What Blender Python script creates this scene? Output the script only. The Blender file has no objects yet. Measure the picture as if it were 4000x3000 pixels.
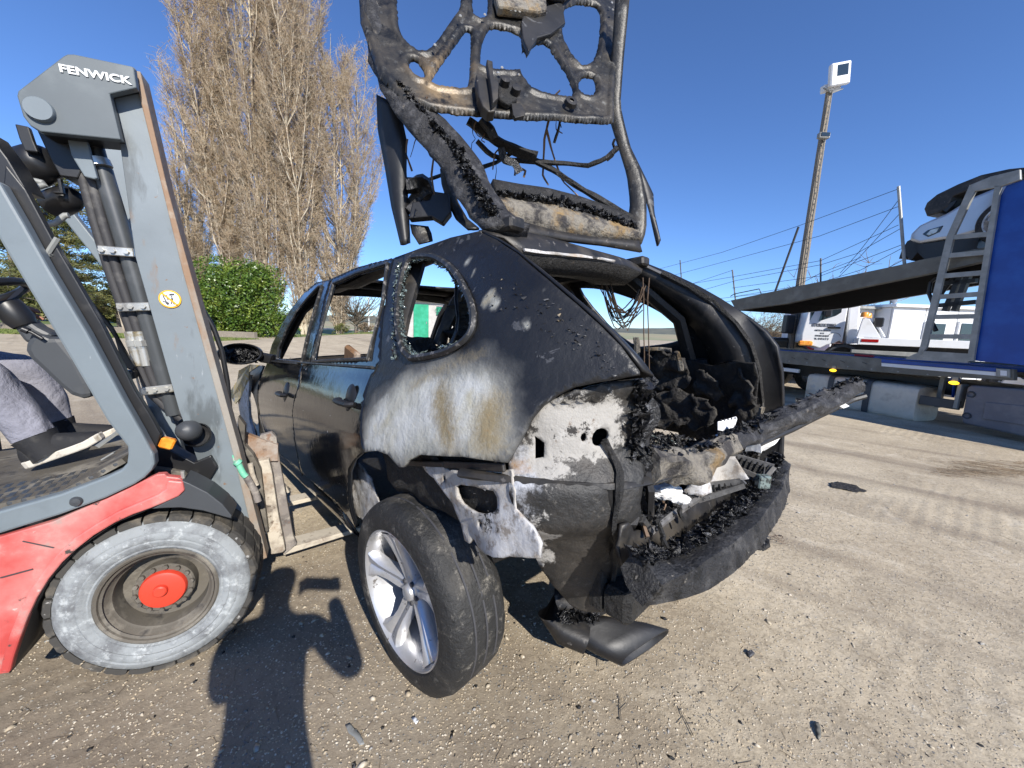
import bpy, bmesh, math, random
import numpy as np
from math import sin, cos, pi, radians, atan2, sqrt, exp, hypot
from mathutils import Vector, Matrix, noise
from mathutils.geometry import delaunay_2d_cdt
SC = bpy.context.scene
COL = SC.collection
rnd = random.Random(7)

# ------------------------------------------------------------------ camera, world, sun
H = 1.42                                   # eye height of the photographer's phone
F = 1447.0                                 # focal length in photo pixels (4000 wide)
PITCH, ROLL = radians(8.6), radians(2.2)
_r0 = Vector((1, 0, 0)); _f0 = Vector((0, cos(PITCH), -sin(PITCH))); _u0 = Vector((0, sin(PITCH), cos(PITCH)))
_r1 = _r0*cos(ROLL) + _u0*sin(ROLL); _u1 = -_r0*sin(ROLL) + _u0*cos(ROLL)
CAMP = Vector((0, 0, H))
cd = bpy.data.cameras.new('camera'); cam = bpy.data.objects.new('camera', cd); COL.objects.link(cam)
cd.sensor_width = 36; cd.lens = F/4000*36; cd.clip_start = 0.05; cd.clip_end = 3000
m = Matrix((_r1, _u1, -_f0)).transposed().to_4x4(); m.translation = CAMP
cam.matrix_world = m; SC.camera = cam

SUN_EL, SUN_AZ = radians(33.5), radians(29.6)     # light travels forward and to the left
w = bpy.data.worlds.new('World'); SC.world = w; w.use_nodes = True
nt = w.node_tree; bg = nt.nodes['Background']
sky = nt.nodes.new('ShaderNodeTexSky'); sky.sky_type = 'NISHITA'; sky.sun_disc = False
sky.sun_elevation = SUN_EL; sky.sun_rotation = pi - SUN_AZ; sky.altitude = 250
sky.air_density = 0.85; sky.dust_density = 0.0; sky.ozone_density = 3.5
hue = nt.nodes.new('ShaderNodeMix'); hue.data_type = 'RGBA'; hue.blend_type = 'MULTIPLY'; hue.inputs[0].default_value = 1; hue.inputs[7].default_value = (.71, .89, 1.17, 1)
nt.links.new(sky.outputs[0], hue.inputs[6]); nt.links.new(hue.outputs[2], bg.inputs[0]); bg.inputs[1].default_value = 0.118
sl = bpy.data.lights.new('sun', 'SUN'); sl.energy = 5.0; sl.angle = radians(0.53); sl.color = (1, .95, .87)
so = bpy.data.objects.new('sun', sl); COL.objects.link(so)
SUND = Vector((-sin(SUN_AZ)*cos(SUN_EL), cos(SUN_AZ)*cos(SUN_EL), -sin(SUN_EL)))
so.rotation_euler = SUND.to_track_quat('-Z', 'Y').to_euler(); so.location = (6, -8, 12)
SC.view_settings.view_transform = 'Standard'; SC.view_settings.look = 'None'
SC.view_settings.gamma = 1; SC.view_settings.use_curve_mapping = False
SC.view_settings.exposure = 0.5
SC.render.engine = 'CYCLES'; SC.cycles.max_bounces = 6; SC.cycles.use_denoising = True
SC.cycles.transparent_max_bounces = 12

# ------------------------------------------------------------------ measuring the photograph
def ray(u, v):
    return _f0 + _r1*((u-2000)/F) - _u1*((v-1500)/F)
def at_z(u, v, z=0.0):
    r = ray(u, v); return CAMP + r*((z-H)/r.z)
def at_y(u, v, y):
    r = ray(u, v); return CAMP + r*(y/r.y)
def D(pts):                                # points read off a 2212-wide view -> photo pixels
    return [(a*4000/2212, b*4000/2212) for a, b in pts]
def Z(off, s, pts):                        # points read off an enlarged crop -> photo pixels
    return [(off[0]+a*s, off[1]+b*s) for a, b in pts]

# ------------------------------------------------------------------ object helpers
class Fr:
    """a thing: an Empty at its base; everything under it is built in its own coordinates"""
    def __init__(s, name, M, label=None, cat=None, group=None):
        s.M = M; s.I = M.inverted()
        e = bpy.data.objects.new(name, None); e.empty_display_size = .2; COL.objects.link(e); e.matrix_world = M
        s.e = e
        tag(e, label, cat, group)
    def hit(s, u, v, g):
        """where the sight line through a photo pixel meets the surface g(p)=0 of this thing"""
        o = s.I @ CAMP; d = (s.I.to_3x3() @ ray(u, v)).normalized()
        t0, f0 = .1, g(o + d*.1); t = .1
        while t < 60:
            t1 = t + .04*(1+t*.1); f1 = g(o + d*t1)
            if (f0 < 0) != (f1 < 0):
                a, b = t, t1
                for _ in range(30):
                    c = (a+b)/2
                    if (g(o+d*c) < 0) == (f0 < 0): a = c
                    else: b = c
                return o + d*((a+b)/2)
            t, f0 = t1, f1
        return None
    def pl(s, u, v, p0, n):
        """same for a plane"""
        o = s.I @ CAMP; d = s.I.to_3x3() @ ray(u, v); n = Vector(n)
        return o + d*((Vector(p0)-o).dot(n)/d.dot(n))
def tag(o, label=None, cat=None, group=None, kind=None):
    if label: o['label'] = label
    if cat: o['category'] = cat
    if group: o['group'] = group
    if kind: o['kind'] = kind
    return o
def put(name, me, mat, parent=None, M=None, smooth=False):
    o = bpy.data.objects.new(name, me); COL.objects.link(o)
    if mat:
        for mm in (mat if isinstance(mat, (list, tuple)) else [mat]): me.materials.append(mm)
    if parent is not None: o.parent = parent.e if isinstance(parent, Fr) else parent
    if M is not None: o.matrix_world = M
    if smooth: me.polygons.foreach_set('use_smooth', [True]*len(me.polygons))
    return o
def orient(a, b):
    d = (Vector(b)-Vector(a)); q = d.to_track_quat('Z', 'Y'); return q.to_matrix()
class MB:
    def __init__(s): s.v = []; s.f = []; s.m = []; s.mi = 0
    def add(s, vs, fs):
        n = len(s.v); s.v += [tuple(p) for p in vs]; s.f += [tuple(i+n for i in f) for f in fs]; s.m += [s.mi]*len(fs); return s
    def box(s, c, size, R=None, bev=0.0):
        x, y, z = [k/2 for k in size]; c = Vector(c)
        if bev <= 0:
            vs = [Vector((i*x, j*y, k*z)) for i in (-1, 1) for j in (-1, 1) for k in (-1, 1)]
            fs = [(0,1,3,2),(4,6,7,5),(0,4,5,1),(2,3,7,6),(0,2,6,4),(1,5,7,3)]
        else:
            b = bev; vs = []; idx = {}
            for i in (-1, 1):
                for j in (-1, 1):
                    for k in (-1, 1):
                        for ax in range(3):
                            p = [i*(x-b), j*(y-b), k*(z-b)]; p[ax] = (i*x, j*y, k*z)[ax]
                            idx[(i, j, k, ax)] = len(vs); vs.append(Vector(p))
            fs = []
            for ax in range(3):
                o1, o2 = [a for a in range(3) if a != ax]
                for sg in (-1, 1):
                    q = []
                    for a, bb in ((-1,-1),(1,-1),(1,1),(-1,1)):
                        t = [0,0,0]; t[ax] = sg; t[o1] = a; t[o2] = bb; q.append(idx[(*t, ax)])
                    fs.append(q)
            for ax in range(3):
                o1, o2 = [a for a in range(3) if a != ax]
                for a in (-1, 1):
                    for bb in (-1, 1):
                        t0 = [0,0,0]; t1 = [0,0,0]; t0[ax] = -1; t1[ax] = 1
                        for t in (t0, t1): t[o1] = a; t[o2] = bb
                        fs.append([idx[(*t0, o1)], idx[(*t1, o1)], idx[(*t1, o2)], idx[(*t0, o2)]])
            for i in (-1, 1):
                for j in (-1, 1):
                    for k in (-1, 1): fs.append([idx[(i,j,k,0)], idx[(i,j,k,1)], idx[(i,j,k,2)]])
        if R is not None: vs = [R @ p for p in vs]
        return s.add([p+c for p in vs], fs)
    def bar(s, a, b, wx, wy, up=(0, 0, 1), bev=0.0):
        a, b = Vector(a), Vector(b); z = (b-a).normalized(); x = Vector(up).cross(z)
        if x.length < 1e-4: x = Vector((1, 0, 0)).cross(z)
        x.normalize(); y = z.cross(x)
        return s.box((a+b)/2, (wx, wy, (b-a).length), Matrix((x, y, z)).transposed(), bev)
    def tube(s, pts, r, n=8, caps=True, jit=0.0, flat=1.0, seed=0):
        pts = [Vector(p) for p in pts]; k = len(pts)
        rs = r if isinstance(r, (list, tuple)) else [r]*k
        vs = []; prev = None
        for i, p in enumerate(pts):
            t = (pts[min(i+1, k-1)]-pts[max(i-1, 0)])
            if t.length < 1e-9: t = Vector((0, 0, 1))
            t.normalize()
            if prev is None:
                x = t.orthogonal().normalized()
                if flat != 1.0:
                    x = Vector((0, 0, 1)).cross(t)
                    x = x.normalized() if x.length > 1e-3 else t.orthogonal().normalized()
            else:
                x = prev - t*prev.dot(t); x = x.normalized() if x.length > 1e-6 else t.orthogonal().normalized()
            prev = x; y = t.cross(x)
            for j in range(n):
                a = 2*pi*j/n; rr = rs[i]
                if jit: rr *= 1 + jit*noise.noise(Vector((p.x*9+seed, p.y*9+cos(a)*1.3, p.z*9+sin(a)*1.3)))*2
                vs.append(p + x*(cos(a)*rr) + y*(sin(a)*rr*flat))
        fs = [(i*n+j, i*n+(j+1)%n, (i+1)*n+(j+1)%n, (i+1)*n+j) for i in range(k-1) for j in range(n)]
        if caps: fs += [tuple(range(n))[::-1], tuple((k-1)*n+j for j in range(n))]
        return s.add(vs, fs)
    def lathe(s, prof, n=32, M=None, close=False, a0=0, a1=2*pi):
        """profile (r, h) about the local Z axis of M"""
        M = M or Matrix(); vs = []; full = abs(a1-a0-2*pi) < 1e-6; k = len(prof); N = n if full else n+1
        for i in range(N):
            a = a0+(a1-a0)*i/n
            for r, h in prof: vs.append(M @ Vector((cos(a)*r, sin(a)*r, h)))
        fs = []
        for i in range(n):
            i2 = (i+1) % N
            for j in range(k-1 if not close else k):
                j2 = (j+1) % k; fs.append((i*k+j, i2*k+j, i2*k+j2, i*k+j2))
        return s.add(vs, fs)
    def prism(s, poly, fn, t):
        """flat outline poly [(a,b)] placed by fn(a,b,depth); depth 0..t"""
        n = len(poly); vs = [fn(a, b, 0) for a, b in poly]+[fn(a, b, t) for a, b in poly]
        fs = [tuple(range(n)), tuple(range(2*n-1, n-1, -1))]+[(i, (i+1) % n+0, n+(i+1) % n, n+i) for i in range(n)]
        return s.add(vs, fs)
    def build(s, name, mat, parent=None, smooth=False, M=None, bevel=0.0, sub=0, kind=None, tri=False):
        me = bpy.data.meshes.new(name); me.from_pydata(s.v, [], s.f); 
        bm = bmesh.new(); bm.from_mesh(me); bmesh.ops.recalc_face_normals(bm, faces=bm.faces); bm.to_mesh(me); bm.free()
        if isinstance(mat, (list, tuple)): me.polygons.foreach_set('material_index', s.m)
        o = put(name, me, mat, parent, M, smooth)
        if smooth:
            try: me.set_sharp_from_angle(angle=radians(38))
            except Exception: pass
        if bevel:
            b = o.modifiers.new('b', 'BEVEL'); b.width = bevel; b.segments = 2; b.limit_method = 'ANGLE'; b.angle_limit = radians(40)
        if sub:
            b = o.modifiers.new('s', 'SUBSURF'); b.levels = b.render_levels = sub
        if kind: o['kind'] = kind
        return o
def pip(x, y, P):
    c = False; j = len(P)-1
    for i in range(len(P)):
        xi, yi = P[i]; xj, yj = P[j]
        if (yi > y) != (yj > y) and x < (xj-xi)*(y-yi)/(yj-yi)+xi: c = not c
        j = i
    return c
def smooth_poly(P, it=1, closed=True):
    for _ in range(it):
        Q = []; n = len(P)
        for i in range(n if closed else n-1):
            a, b = P[i], P[(i+1) % n]
            Q += [(a[0]*.75+b[0]*.25, a[1]*.75+b[1]*.25), (a[0]*.25+b[0]*.75, a[1]*.25+b[1]*.75)]
        P = Q
    return P
def resample(P, d, rag=0.0, seed=0):
    Q = []; n = len(P)
    for i in range(n):
        a, b = P[i], P[(i+1) % n]; L = hypot(b[0]-a[0], b[1]-a[1]); k = max(1, int(L/d+.5))
        for j in range(k):
            t = j/k; x = a[0]+(b[0]-a[0])*t; y = a[1]+(b[1]-a[1])*t
            if rag:
                x += rag*noise.noise(Vector((x*31, y*31, seed)))*1.5; y += rag*noise.noise(Vector((x*31+9, y*31, seed+5)))*1.5
            Q.append((x, y))
    return Q
def sheet(name, outline, holes, fn, d, mat, parent=None, thick=.004, rag=0, ragh=0, rim=1, smooth=True, attr=None, bump=0.0, bscale=20., mat_rim=None, off=0):
    """a pressed sheet-metal panel: outline and holes in a 2D domain, bent onto fn(a,b)->point, given thickness"""
    P = resample(outline, d, rag); HS = [resample(h, d*.7, ragh, 3) for h in holes]
    vs = []; es = []
    for L in [P]+HS:
        n0 = len(vs); vs += [Vector(p) for p in L]; es += [(n0+i, n0+(i+1) % len(L)) for i in range(len(L))]
    xs = [p[0] for p in P]; ys = [p[1] for p in P]
    x = min(xs)+d*.5; row = 0
    while x < max(xs):
        y = min(ys)+d*(.3 if row % 2 else .8)
        while y < max(ys):
            if pip(x, y, P) and not any(pip(x, y, h) for h in HS): vs.append(Vector((x, y)))
            y += d
        x += d*.87; row += 1
    V, E, Fc, _, _, _ = delaunay_2d_cdt(vs, es, [], 0, 1e-6)
    out = []
    for f in Fc:
        c = sum((V[i] for i in f), Vector((0, 0)))/3
        if pip(c.x, c.y, P) and not any(pip(c.x, c.y, h) for h in HS): out.append(tuple(f))
    W = [Vector(fn(p.x, p.y)) for p in V]
    if bump: W = [p + Vector((noise.noise(p*bscale), noise.noise(p*bscale+Vector((7, 1, 2))), noise.noise(p*bscale+Vector((1, 9, 4)))))*bump for p in W]
    me = bpy.data.meshes.new(name); me.from_pydata([tuple(p) for p in W], [], out)
    bm = bmesh.new(); bm.from_mesh(me); bmesh.ops.delete(bm, geom=[q for q in bm.verts if not q.link_faces], context='VERTS')
    bmesh.ops.recalc_face_normals(bm, faces=bm.faces); bm.to_mesh(me); bm.free()
    if attr:
        A = me.color_attributes.new('burn', 'FLOAT_COLOR', 'POINT'); buf = []
        for q in me.vertices: buf += list(attr(q.co))
        A.data.foreach_set('color', buf)
    o = put(name, me, mat, parent, None, smooth)
    if thick:
        s = o.modifiers.new('t', 'SOLIDIFY'); s.thickness = thick; s.offset = off
        if mat_rim: me.materials.append(mat_rim); s.material_offset_rim = 1
    return o
def frame_at(loc, rz=0.0, ry=0.0, rx=0.0):
    return Matrix.Translation(loc) @ Matrix.Rotation(rz, 4, 'Z') @ Matrix.Rotation(ry, 4, 'Y') @ Matrix.Rotation(rx, 4, 'X')
def axis_frame(c, n, up=(0, 0, 1)):
    n = Vector(n).normalized(); x = Vector(up).cross(n); x = x.normalized() if x.length > 1e-4 else n.orthogonal().normalized()
    y = n.cross(x); M = Matrix((x, y, n)).transposed().to_4x4(); M.translation = Vector(c); return M
def copy_tree(o, parent=None):
    c = o.copy(); COL.objects.link(c)
    if parent is not None: c.parent = parent
    for ch in list(o.children): copy_tree(ch, c)
    return c
CARM = frame_at((0.2106, 2.006, H-1.2536), radians(133.19), radians(4.24), radians(-.37))
def SW(x, z):
    if z < .7: w = .958 - .08*((.7-z)/.5)**2
    elif z < 1.06: w = .958 - .088*((z-.7)/.36)**2
    else:
        k = min(1, max(0, x/1.2)); dz = z-1.06; w = .87 - (.27-.10*k)*dz - (.38-.10*k)*dz*dz
    w += .012*exp(-(x/.5)**2-((z-.75)/.25)**2)
    t = max(0, -.45-x); w -= .45*t*t
    t = max(0, x-3.0); w -= .14*t*t
    return w
# ------------------------------------------------------------------ procedural materials
class NB:
    def __init__(s, name):
        s.mat = bpy.data.materials.new(name); s.mat.use_nodes = True; s.t = s.mat.node_tree
        s.b = s.t.nodes['Principled BSDF']; s.tc = s.t.nodes.new('ShaderNodeTexCoord'); s.co = s.tc.outputs['Object']
    def n(s, ty, **k):
        o = s.t.nodes.new(ty)
        for a, v in k.items(): setattr(o, a, v)
        return o
    def l(s, a, b): s.t.links.new(a, b)
    def val(s, sock, v):
        if hasattr(v, 'is_output') or isinstance(v, bpy.types.NodeSocket): s.l(v, sock)
        else: sock.default_value = v
    def noise(s, scale, detail=5, rough=.6, dist=0., co=None, stretch=None, kind='n'):
        if kind == 'v':
            o = s.n('ShaderNodeTexVoronoi'); o.inputs['Scale'].default_value = scale; out = o.outputs['Distance']
        elif kind == 've':
            o = s.n('ShaderNodeTexVoronoi', feature='DISTANCE_TO_EDGE'); o.inputs['Scale'].default_value = scale; out = o.outputs['Distance']
        else:
            o = s.n('ShaderNodeTexNoise'); o.inputs['Scale'].default_value = scale; o.inputs['Detail'].default_value = detail
            o.inputs['Roughness'].default_value = rough; o.inputs['Distortion'].default_value = dist; out = o.outputs[0]
        c = co or s.co
        if stretch:
            mp = s.n('ShaderNodeMapping'); mp.inputs['Scale'].default_value = stretch; s.l(c, mp.inputs[0]); c = mp.outputs[0]
        s.l(c, o.inputs['Vector']); return out
    def rng(s, x, lo, hi, a=0., b=1., clamp=True):
        o = s.n('ShaderNodeMapRange', clamp=clamp); s.l(x, o.inputs[0])
        for i, q in enumerate((lo, hi, a, b)): o.inputs[i+1].default_value = q
        return o.outputs[0]
    def math(s, op, a, b=0.):
        o = s.n('ShaderNodeMath', operation=op); s.val(o.inputs[0], a); s.val(o.inputs[1], b); return o.outputs[0]
    def mix(s, f, a, b):
        o = s.n('ShaderNodeMix', data_type='RGBA'); s.val(o.inputs[0], f)
        for i, q in ((6, a), (7, b)):
            if isinstance(q, (tuple, list)): o.inputs[i].default_value = (*q, 1)
            else: s.l(q, o.inputs[i])
        return o.outputs[2]
    def mixf(s, f, a, b):
        o = s.n('ShaderNodeMix', data_type='FLOAT'); s.val(o.inputs[0], f); s.val(o.inputs[2], a); s.val(o.inputs[3], b); return o.outputs[0]
def layered(name, base, layers=(), rough=.6, metal=0., bump=None, vary=.12, vscale=3., spec=.5, coat=0., trans=0., emit=None, co=None, bump2=None):
    """base colour with soft variation, then layers dict(c, s, lo, hi, [d, w, st, kind], [a=channel, amp], [r], [m])"""
    B = NB(name)
    if co: B.co = B.tc.outputs[co]
    f = B.rng(B.noise(vscale, 6), .3, .7)
    col = B.mix(f, tuple(max(0, k*(1-vary)) for k in base), tuple(min(1, k*(1+vary)) for k in base))
    R, Me = rough, metal; at = None
    for L in layers:
        ns = B.noise(L.get('s', 8), L.get('d', 6), L.get('w', .6), L.get('dist', 0), stretch=L.get('st'), kind=L.get('kind', 'n'))
        if 'a' in L:
            if at is None:
                at = B.n('ShaderNodeVertexColor', layer_name='burn'); sp = B.n('ShaderNodeSeparateColor'); B.l(at.outputs[0], sp.inputs[0]); at = sp
            v = B.math('ADD', at.outputs[L['a']], B.math('MULTIPLY', B.math('SUBTRACT', ns, .5), L.get('amp', 1.)))
            f = B.rng(v, L.get('lo', .45), L.get('hi', .6))
        else: f = B.rng(ns, L['lo'], L['hi'])
        if 'k' in L: f = B.math('MULTIPLY', f, L['k'])
        col = B.mix(f, col, L['c'])
        if 'r' in L: R = B.mixf(f, R, L['r'])
        if 'm' in L: Me = B.mixf(f, Me, L['m'])
    B.l(col, B.b.inputs['Base Color']) if not isinstance(col, tuple) else None
    B.val(B.b.inputs['Roughness'], R); B.val(B.b.inputs['Metallic'], Me)
    B.b.inputs['Specular IOR Level'].default_value = spec
    if coat: B.b.inputs['Coat Weight'].default_value = coat; B.b.inputs['Coat Roughness'].default_value = .05
    if trans: B.b.inputs['Transmission Weight'].default_value = trans
    if emit: B.b.inputs['Emission Color'].default_value = (*emit[0], 1); B.b.inputs['Emission Strength'].default_value = emit[1]
    prev = None
    for bp in (bump, bump2):
        if not bp: continue
        sc, st, dist = bp[:3]; k = bp[3] if len(bp) > 3 else 'n'
        h = B.noise(sc, 6, .65, kind=k); bn = B.n('ShaderNodeBump'); bn.inputs['Strength'].default_value = st; bn.inputs['Distance'].default_value = dist
        B.l(h, bn.inputs['Height'])
        if prev is not None: B.l(prev, bn.inputs['Normal'])
        prev = bn.outputs[0]
    if prev is not None: B.l(prev, B.b.inputs['Normal'])
    return B.mat
M = {}
blk = (.016, .016, .017)
flake = dict(c=(.075, .075, .078), s=9, lo=.64, hi=.66, d=5, dist=1.2)
M['soot'] = layered('sooty matt paint', (.010, .010, .011), [dict(c=(.024, .023, .023), s=3, lo=.42, hi=.72), dict(c=(.045, .042, .04), s=24, lo=.6, hi=.7, k=.5), flake], rough=.48, bump=(26, .25, .004), bump2=(160, .25, .001))
M['body'] = layered('burnt quarter panel', (.011, .011, .012), [
    dict(c=(.026, .026, .027), s=2.4, lo=.45, hi=.7, r=.5), flake,
    dict(c=(.13, .13, .125), a=0, s=7, amp=.7, lo=.25, hi=.65, r=.7, d=4, w=.55),
    dict(c=(.38, .375, .33), a=0, s=6, amp=.7, lo=.45, hi=.9, r=.75, d=5, w=.6),
    dict(c=(.50, .505, .485), a=0, s=5, amp=1.6, lo=.78, hi=1.15, r=.8, d=9, w=.65), dict(c=(.36, .33, .23), a=0, s=3.5, amp=2.4, lo=1.1, hi=1.4, d=6, k=.8),
    dict(c=(.24, .195, .115), a=1, s=48, amp=1.2, lo=.3, hi=.85, r=.8, d=9, w=.85),
    dict(c=(.27, .155, .05), a=1, s=75, amp=2.4, lo=1.0, hi=1.25, d=9, w=.9),
    dict(c=(.10, .095, .09), a=0, s=70, amp=2.0, lo=1.25, hi=1.5, d=6, w=.8, k=.7)], rough=.40, bump=(60, .3, .004), bump2=(6, .5, .03))
M['gloss'] = layered('glossy black door paint', (.008, .009, .011), [dict(c=(.06, .055, .05), s=2.6, lo=.62, hi=.8, k=.4, r=.4), dict(c=(.3, .3, .3), s=30, lo=.745, hi=.76, d=2, r=.6)], rough=.09, spec=.6, bump=(5, .16, .015))
M['char'] = layered('charred black', (.015, .014, .013), [dict(c=(.045, .042, .04), s=30, lo=.55, hi=.7), dict(c=(.16, .13, .09), s=12, lo=.68, hi=.76, k=.5)], rough=.62, bump=(45, .9, .02), bump2=(170, .7, .006))
M['charsmooth'] = layered('smoked metal', (.02, .019, .019), [dict(c=(.058, .05, .04), s=6, lo=.48, hi=.66), dict(c=(.12, .11, .1), s=26, lo=.64, hi=.68, d=6), dict(c=(.01, .01, .01), s=9, lo=.55, hi=.66)], rough=.5, metal=.1, bump=(40, .35, .005))
M['crust'] = layered('oily char crust', (.01, .01, .011), [dict(c=(.13, .13, .135), s=55, lo=.58, hi=.66, r=.25)], rough=.32, bump=(90, .8, .01))
M['hatch'] = layered('smoked hatch panel', (.017, .017, .017), [
    dict(c=(.055, .048, .038), s=4, lo=.44, hi=.6, d=9, w=.7), dict(c=(.19, .135, .075), a=0, s=9, amp=1.3, lo=.45, hi=.95, d=9, w=.75),
    dict(c=(.16, .16, .15), s=22, lo=.57, hi=.68, k=.8, d=9, w=.75), dict(c=(.008, .008, .008), s=7, lo=.53, hi=.62, d=9, w=.7)], rough=.42, metal=.2, bump=(34, .5, .006), bump2=(150, .4, .002))
M['ash'] = layered('burnt bare steel with ash', (.40, .375, .34), [dict(c=(.52, .52, .53), s=3.5, lo=.45, hi=.6, d=9, w=.7), dict(c=(.20, .165, .13), s=20, lo=.5, hi=.6, k=.8, d=9, w=.75), dict(c=(.33, .2, .09), s=4.2, lo=.6, hi=.7, k=.8),
    dict(c=(.04, .038, .036), s=6.5, lo=.62, hi=.64, d=10, w=.75)], rough=.75, bump=(50, .6, .005))
M['corner'] = layered('burnt corner metal', (.018, .0175, .017), [dict(c=(.05, .044, .038), s=6, lo=.45, hi=.65, d=9, w=.7),
    dict(c=(.11, .1, .085), s=34, lo=.58, hi=.68, k=.7, d=8, w=.75),
    dict(c=(.34, .325, .30), a=0, s=14, amp=1.3, lo=.48, hi=.56, r=.8, d=9, w=.75),
    dict(c=(.50, .49, .46), a=0, s=10, amp=1.5, lo=.85, hi=1.15, r=.8, d=9, w=.75),
    dict(c=(.15, .11, .08), a=0, s=46, amp=2.0, lo=1.0, hi=1.2, d=7, w=.7), dict(c=(.035, .032, .03), a=0, s=9, amp=2.4, lo=1.13, hi=1.17, d=10, w=.75),
    dict(c=(.42, .43, .46), a=1, s=13, amp=1.4, lo=.5, hi=.75, d=9, w=.75), dict(c=(.26, .15, .06), a=2, s=14, amp=1.2, lo=.5, hi=.8, d=8, w=.75)], rough=.5, bump=(35, .7, .008), bump2=(120, .5, .002))
M['rust'] = layered('rusty orange brown steel', (.22, .12, .06), [dict(c=(.35, .33, .3), s=6, lo=.5, hi=.7), dict(c=(.1, .06, .04), s=20, lo=.55, hi=.7)], rough=.85, bump=(60, .4, .004))
M['tyre'] = layered('rubber tyre', (.018, .018, .018), [dict(c=(.12, .11, .095), s=5, lo=.5, hi=.7, k=.6, d=8), dict(c=(.26, .24, .205), s=18, lo=.55, hi=.66, k=.7, d=10, w=.85)], rough=.6, bump=(90, .8, .006), bump2=(12, .6, .02))
M['tyredirty'] = layered('dusty industrial tyre', (.245, .26, .265), [dict(c=(.13, .135, .14), s=7, lo=.47, hi=.6, d=9, w=.7), dict(c=(.42, .44, .44), s=26, lo=.55, hi=.66, k=.8, w=.7), dict(c=(.09, .09, .09), s=12, lo=.62, hi=.66, d=9, w=.75), dict(c=(.24, .2, .15), s=3, lo=.62, hi=.74)], rough=.85, bump=(60, .45, .005), bump2=(14, .4, .012))
M['tread'] = layered('worn muddy tread', (.045, .042, .037), [dict(c=(.17, .145, .11), s=9, lo=.5, hi=.7), dict(c=(.3, .29, .27), s=40, lo=.66, hi=.72)], rough=.85, bump=(60, .5, .005))
M['alloy'] = layered('scuffed alloy', (.62, .62, .63), [dict(c=(.33, .32, .3), s=5, lo=.48, hi=.66, r=.5, m=.4), dict(c=(.1, .09, .08), s=24, lo=.63, hi=.68, r=.7, m=0)], rough=.36, metal=.7, bump=(20, .12, .004))
M['fgrey'] = layered('blue grey forklift paint', (.15, .178, .195), [dict(c=(.095, .112, .12), s=2.2, lo=.55, hi=.68, k=.7), dict(c=(.30, .33, .34), s=14, lo=.69, hi=.74, st=(5, 5, 1), k=.7), dict(c=(.2, .12, .07), s=20, lo=.72, hi=.75)], rough=.42, bump=(60, .12, .002))
M['fmast'] = layered('scuffed mast paint', (.165, .192, .208), [dict(c=(.075, .085, .088), s=5, lo=.53, hi=.6, st=(1.2, 1, .35), k=.8, d=8), dict(c=(.2, .13, .08), s=6, lo=.62, hi=.7, st=(2, 1, .5), k=.7), dict(c=(.34, .36, .37), s=13, lo=.66, hi=.72, st=(6, 6, .7), k=.8), dict(c=(.19, .11, .06), s=30, lo=.69, hi=.72)], rough=.45, bump=(80, .15, .002))
M['fplate'] = layered('grey head plate', (.085, .102, .112), [dict(c=(.12, .14, .148), s=6, lo=.5, hi=.7)], rough=.5, bump=(90, .1, .001))
M['fedge'] = layered('rusty mast edge', (.26, .235, .2), [dict(c=(.24, .15, .09), s=6, lo=.42, hi=.55, st=(1, 1, .4)), dict(c=(.35, .3, .24), s=14, lo=.56, hi=.68, k=.6)], rough=.7, bump=(60, .4, .003))
M['fred'] = layered('faded red forklift paint', (.45, .062, .055), [dict(c=(.55, .20, .18), s=3, lo=.42, hi=.62, d=8), dict(c=(.33, .25, .22), s=6, lo=.53, hi=.66, k=.85, d=9, w=.75), dict(c=(.06, .05, .045), s=18, lo=.63, hi=.67, d=8), dict(c=(.5, .46, .42), s=22, lo=.68, hi=.73, k=.8)], rough=.45, bump=(20, .15, .004))
M['hubred'] = layered('red hub paint', (.58, .05, .025), [dict(c=(.22, .12, .07), s=14, lo=.66, hi=.7), dict(c=(.68, .12, .07), s=5, lo=.5, hi=.7)], rough=.42)
M['dirtmetal'] = layered('greasy dusty steel', (.10, .088, .07), [dict(c=(.26, .235, .19), s=6, lo=.5, hi=.64, d=8), dict(c=(.045, .04, .035), s=12, lo=.52, hi=.64)], rough=.75, bump=(50, .45, .004))
M['plasticdark'] = layered('dark grey plastic', (.045, .049, .054), [dict(c=(.1, .1, .1), s=9, lo=.6, hi=.75, k=.5)], rough=.5, bump=(200, .1, .001))
M['black'] = layered('black rubber or plastic', (.012, .012, .013), [dict(c=(.07, .065, .06), s=8, lo=.6, hi=.75, k=.6)], rough=.4, bump=(80, .1, .002))
M['hose'] = layered('rubber hose', (.035, .034, .036), [dict(c=(.1, .095, .09), s=12, lo=.55, hi=.7)], rough=.65)
M['zinc'] = layered('zinc plated steel', (.55, .54, .5), [dict(c=(.35, .28, .16), s=20, lo=.55, hi=.68), dict(c=(.3, .3, .3), s=8, lo=.55, hi=.7)], rough=.35, metal=.7)
M['mud'] = layered('dried pale mud on steel', (.46, .41, .33), [dict(c=(.24, .2, .16), s=9, lo=.5, hi=.66), dict(c=(.13, .1, .08), s=24, lo=.6, hi=.7), dict(c=(.27, .17, .1), s=6, lo=.6, hi=.72, k=.8)], rough=.9, bump=(40, .6, .006))
M['muddark'] = layered('muddy worn shank', (.21, .185, .165), [dict(c=(.4, .36, .3), s=12, lo=.5, hi=.68, d=8), dict(c=(.09, .08, .075), s=9, lo=.56, hi=.66), dict(c=(.2, .12, .08), s=18, lo=.62, hi=.7)], rough=.75, bump=(45, .7, .006))
M['galv'] = layered('galvanised steel', (.25, .255, .24), [dict(c=(.36, .36, .34), s=5, lo=.45, hi=.7), dict(c=(.14, .14, .12), s=3, lo=.6, hi=.75, k=.7)], rough=.55, metal=.25, bump=(30, .1, .004))
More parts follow.
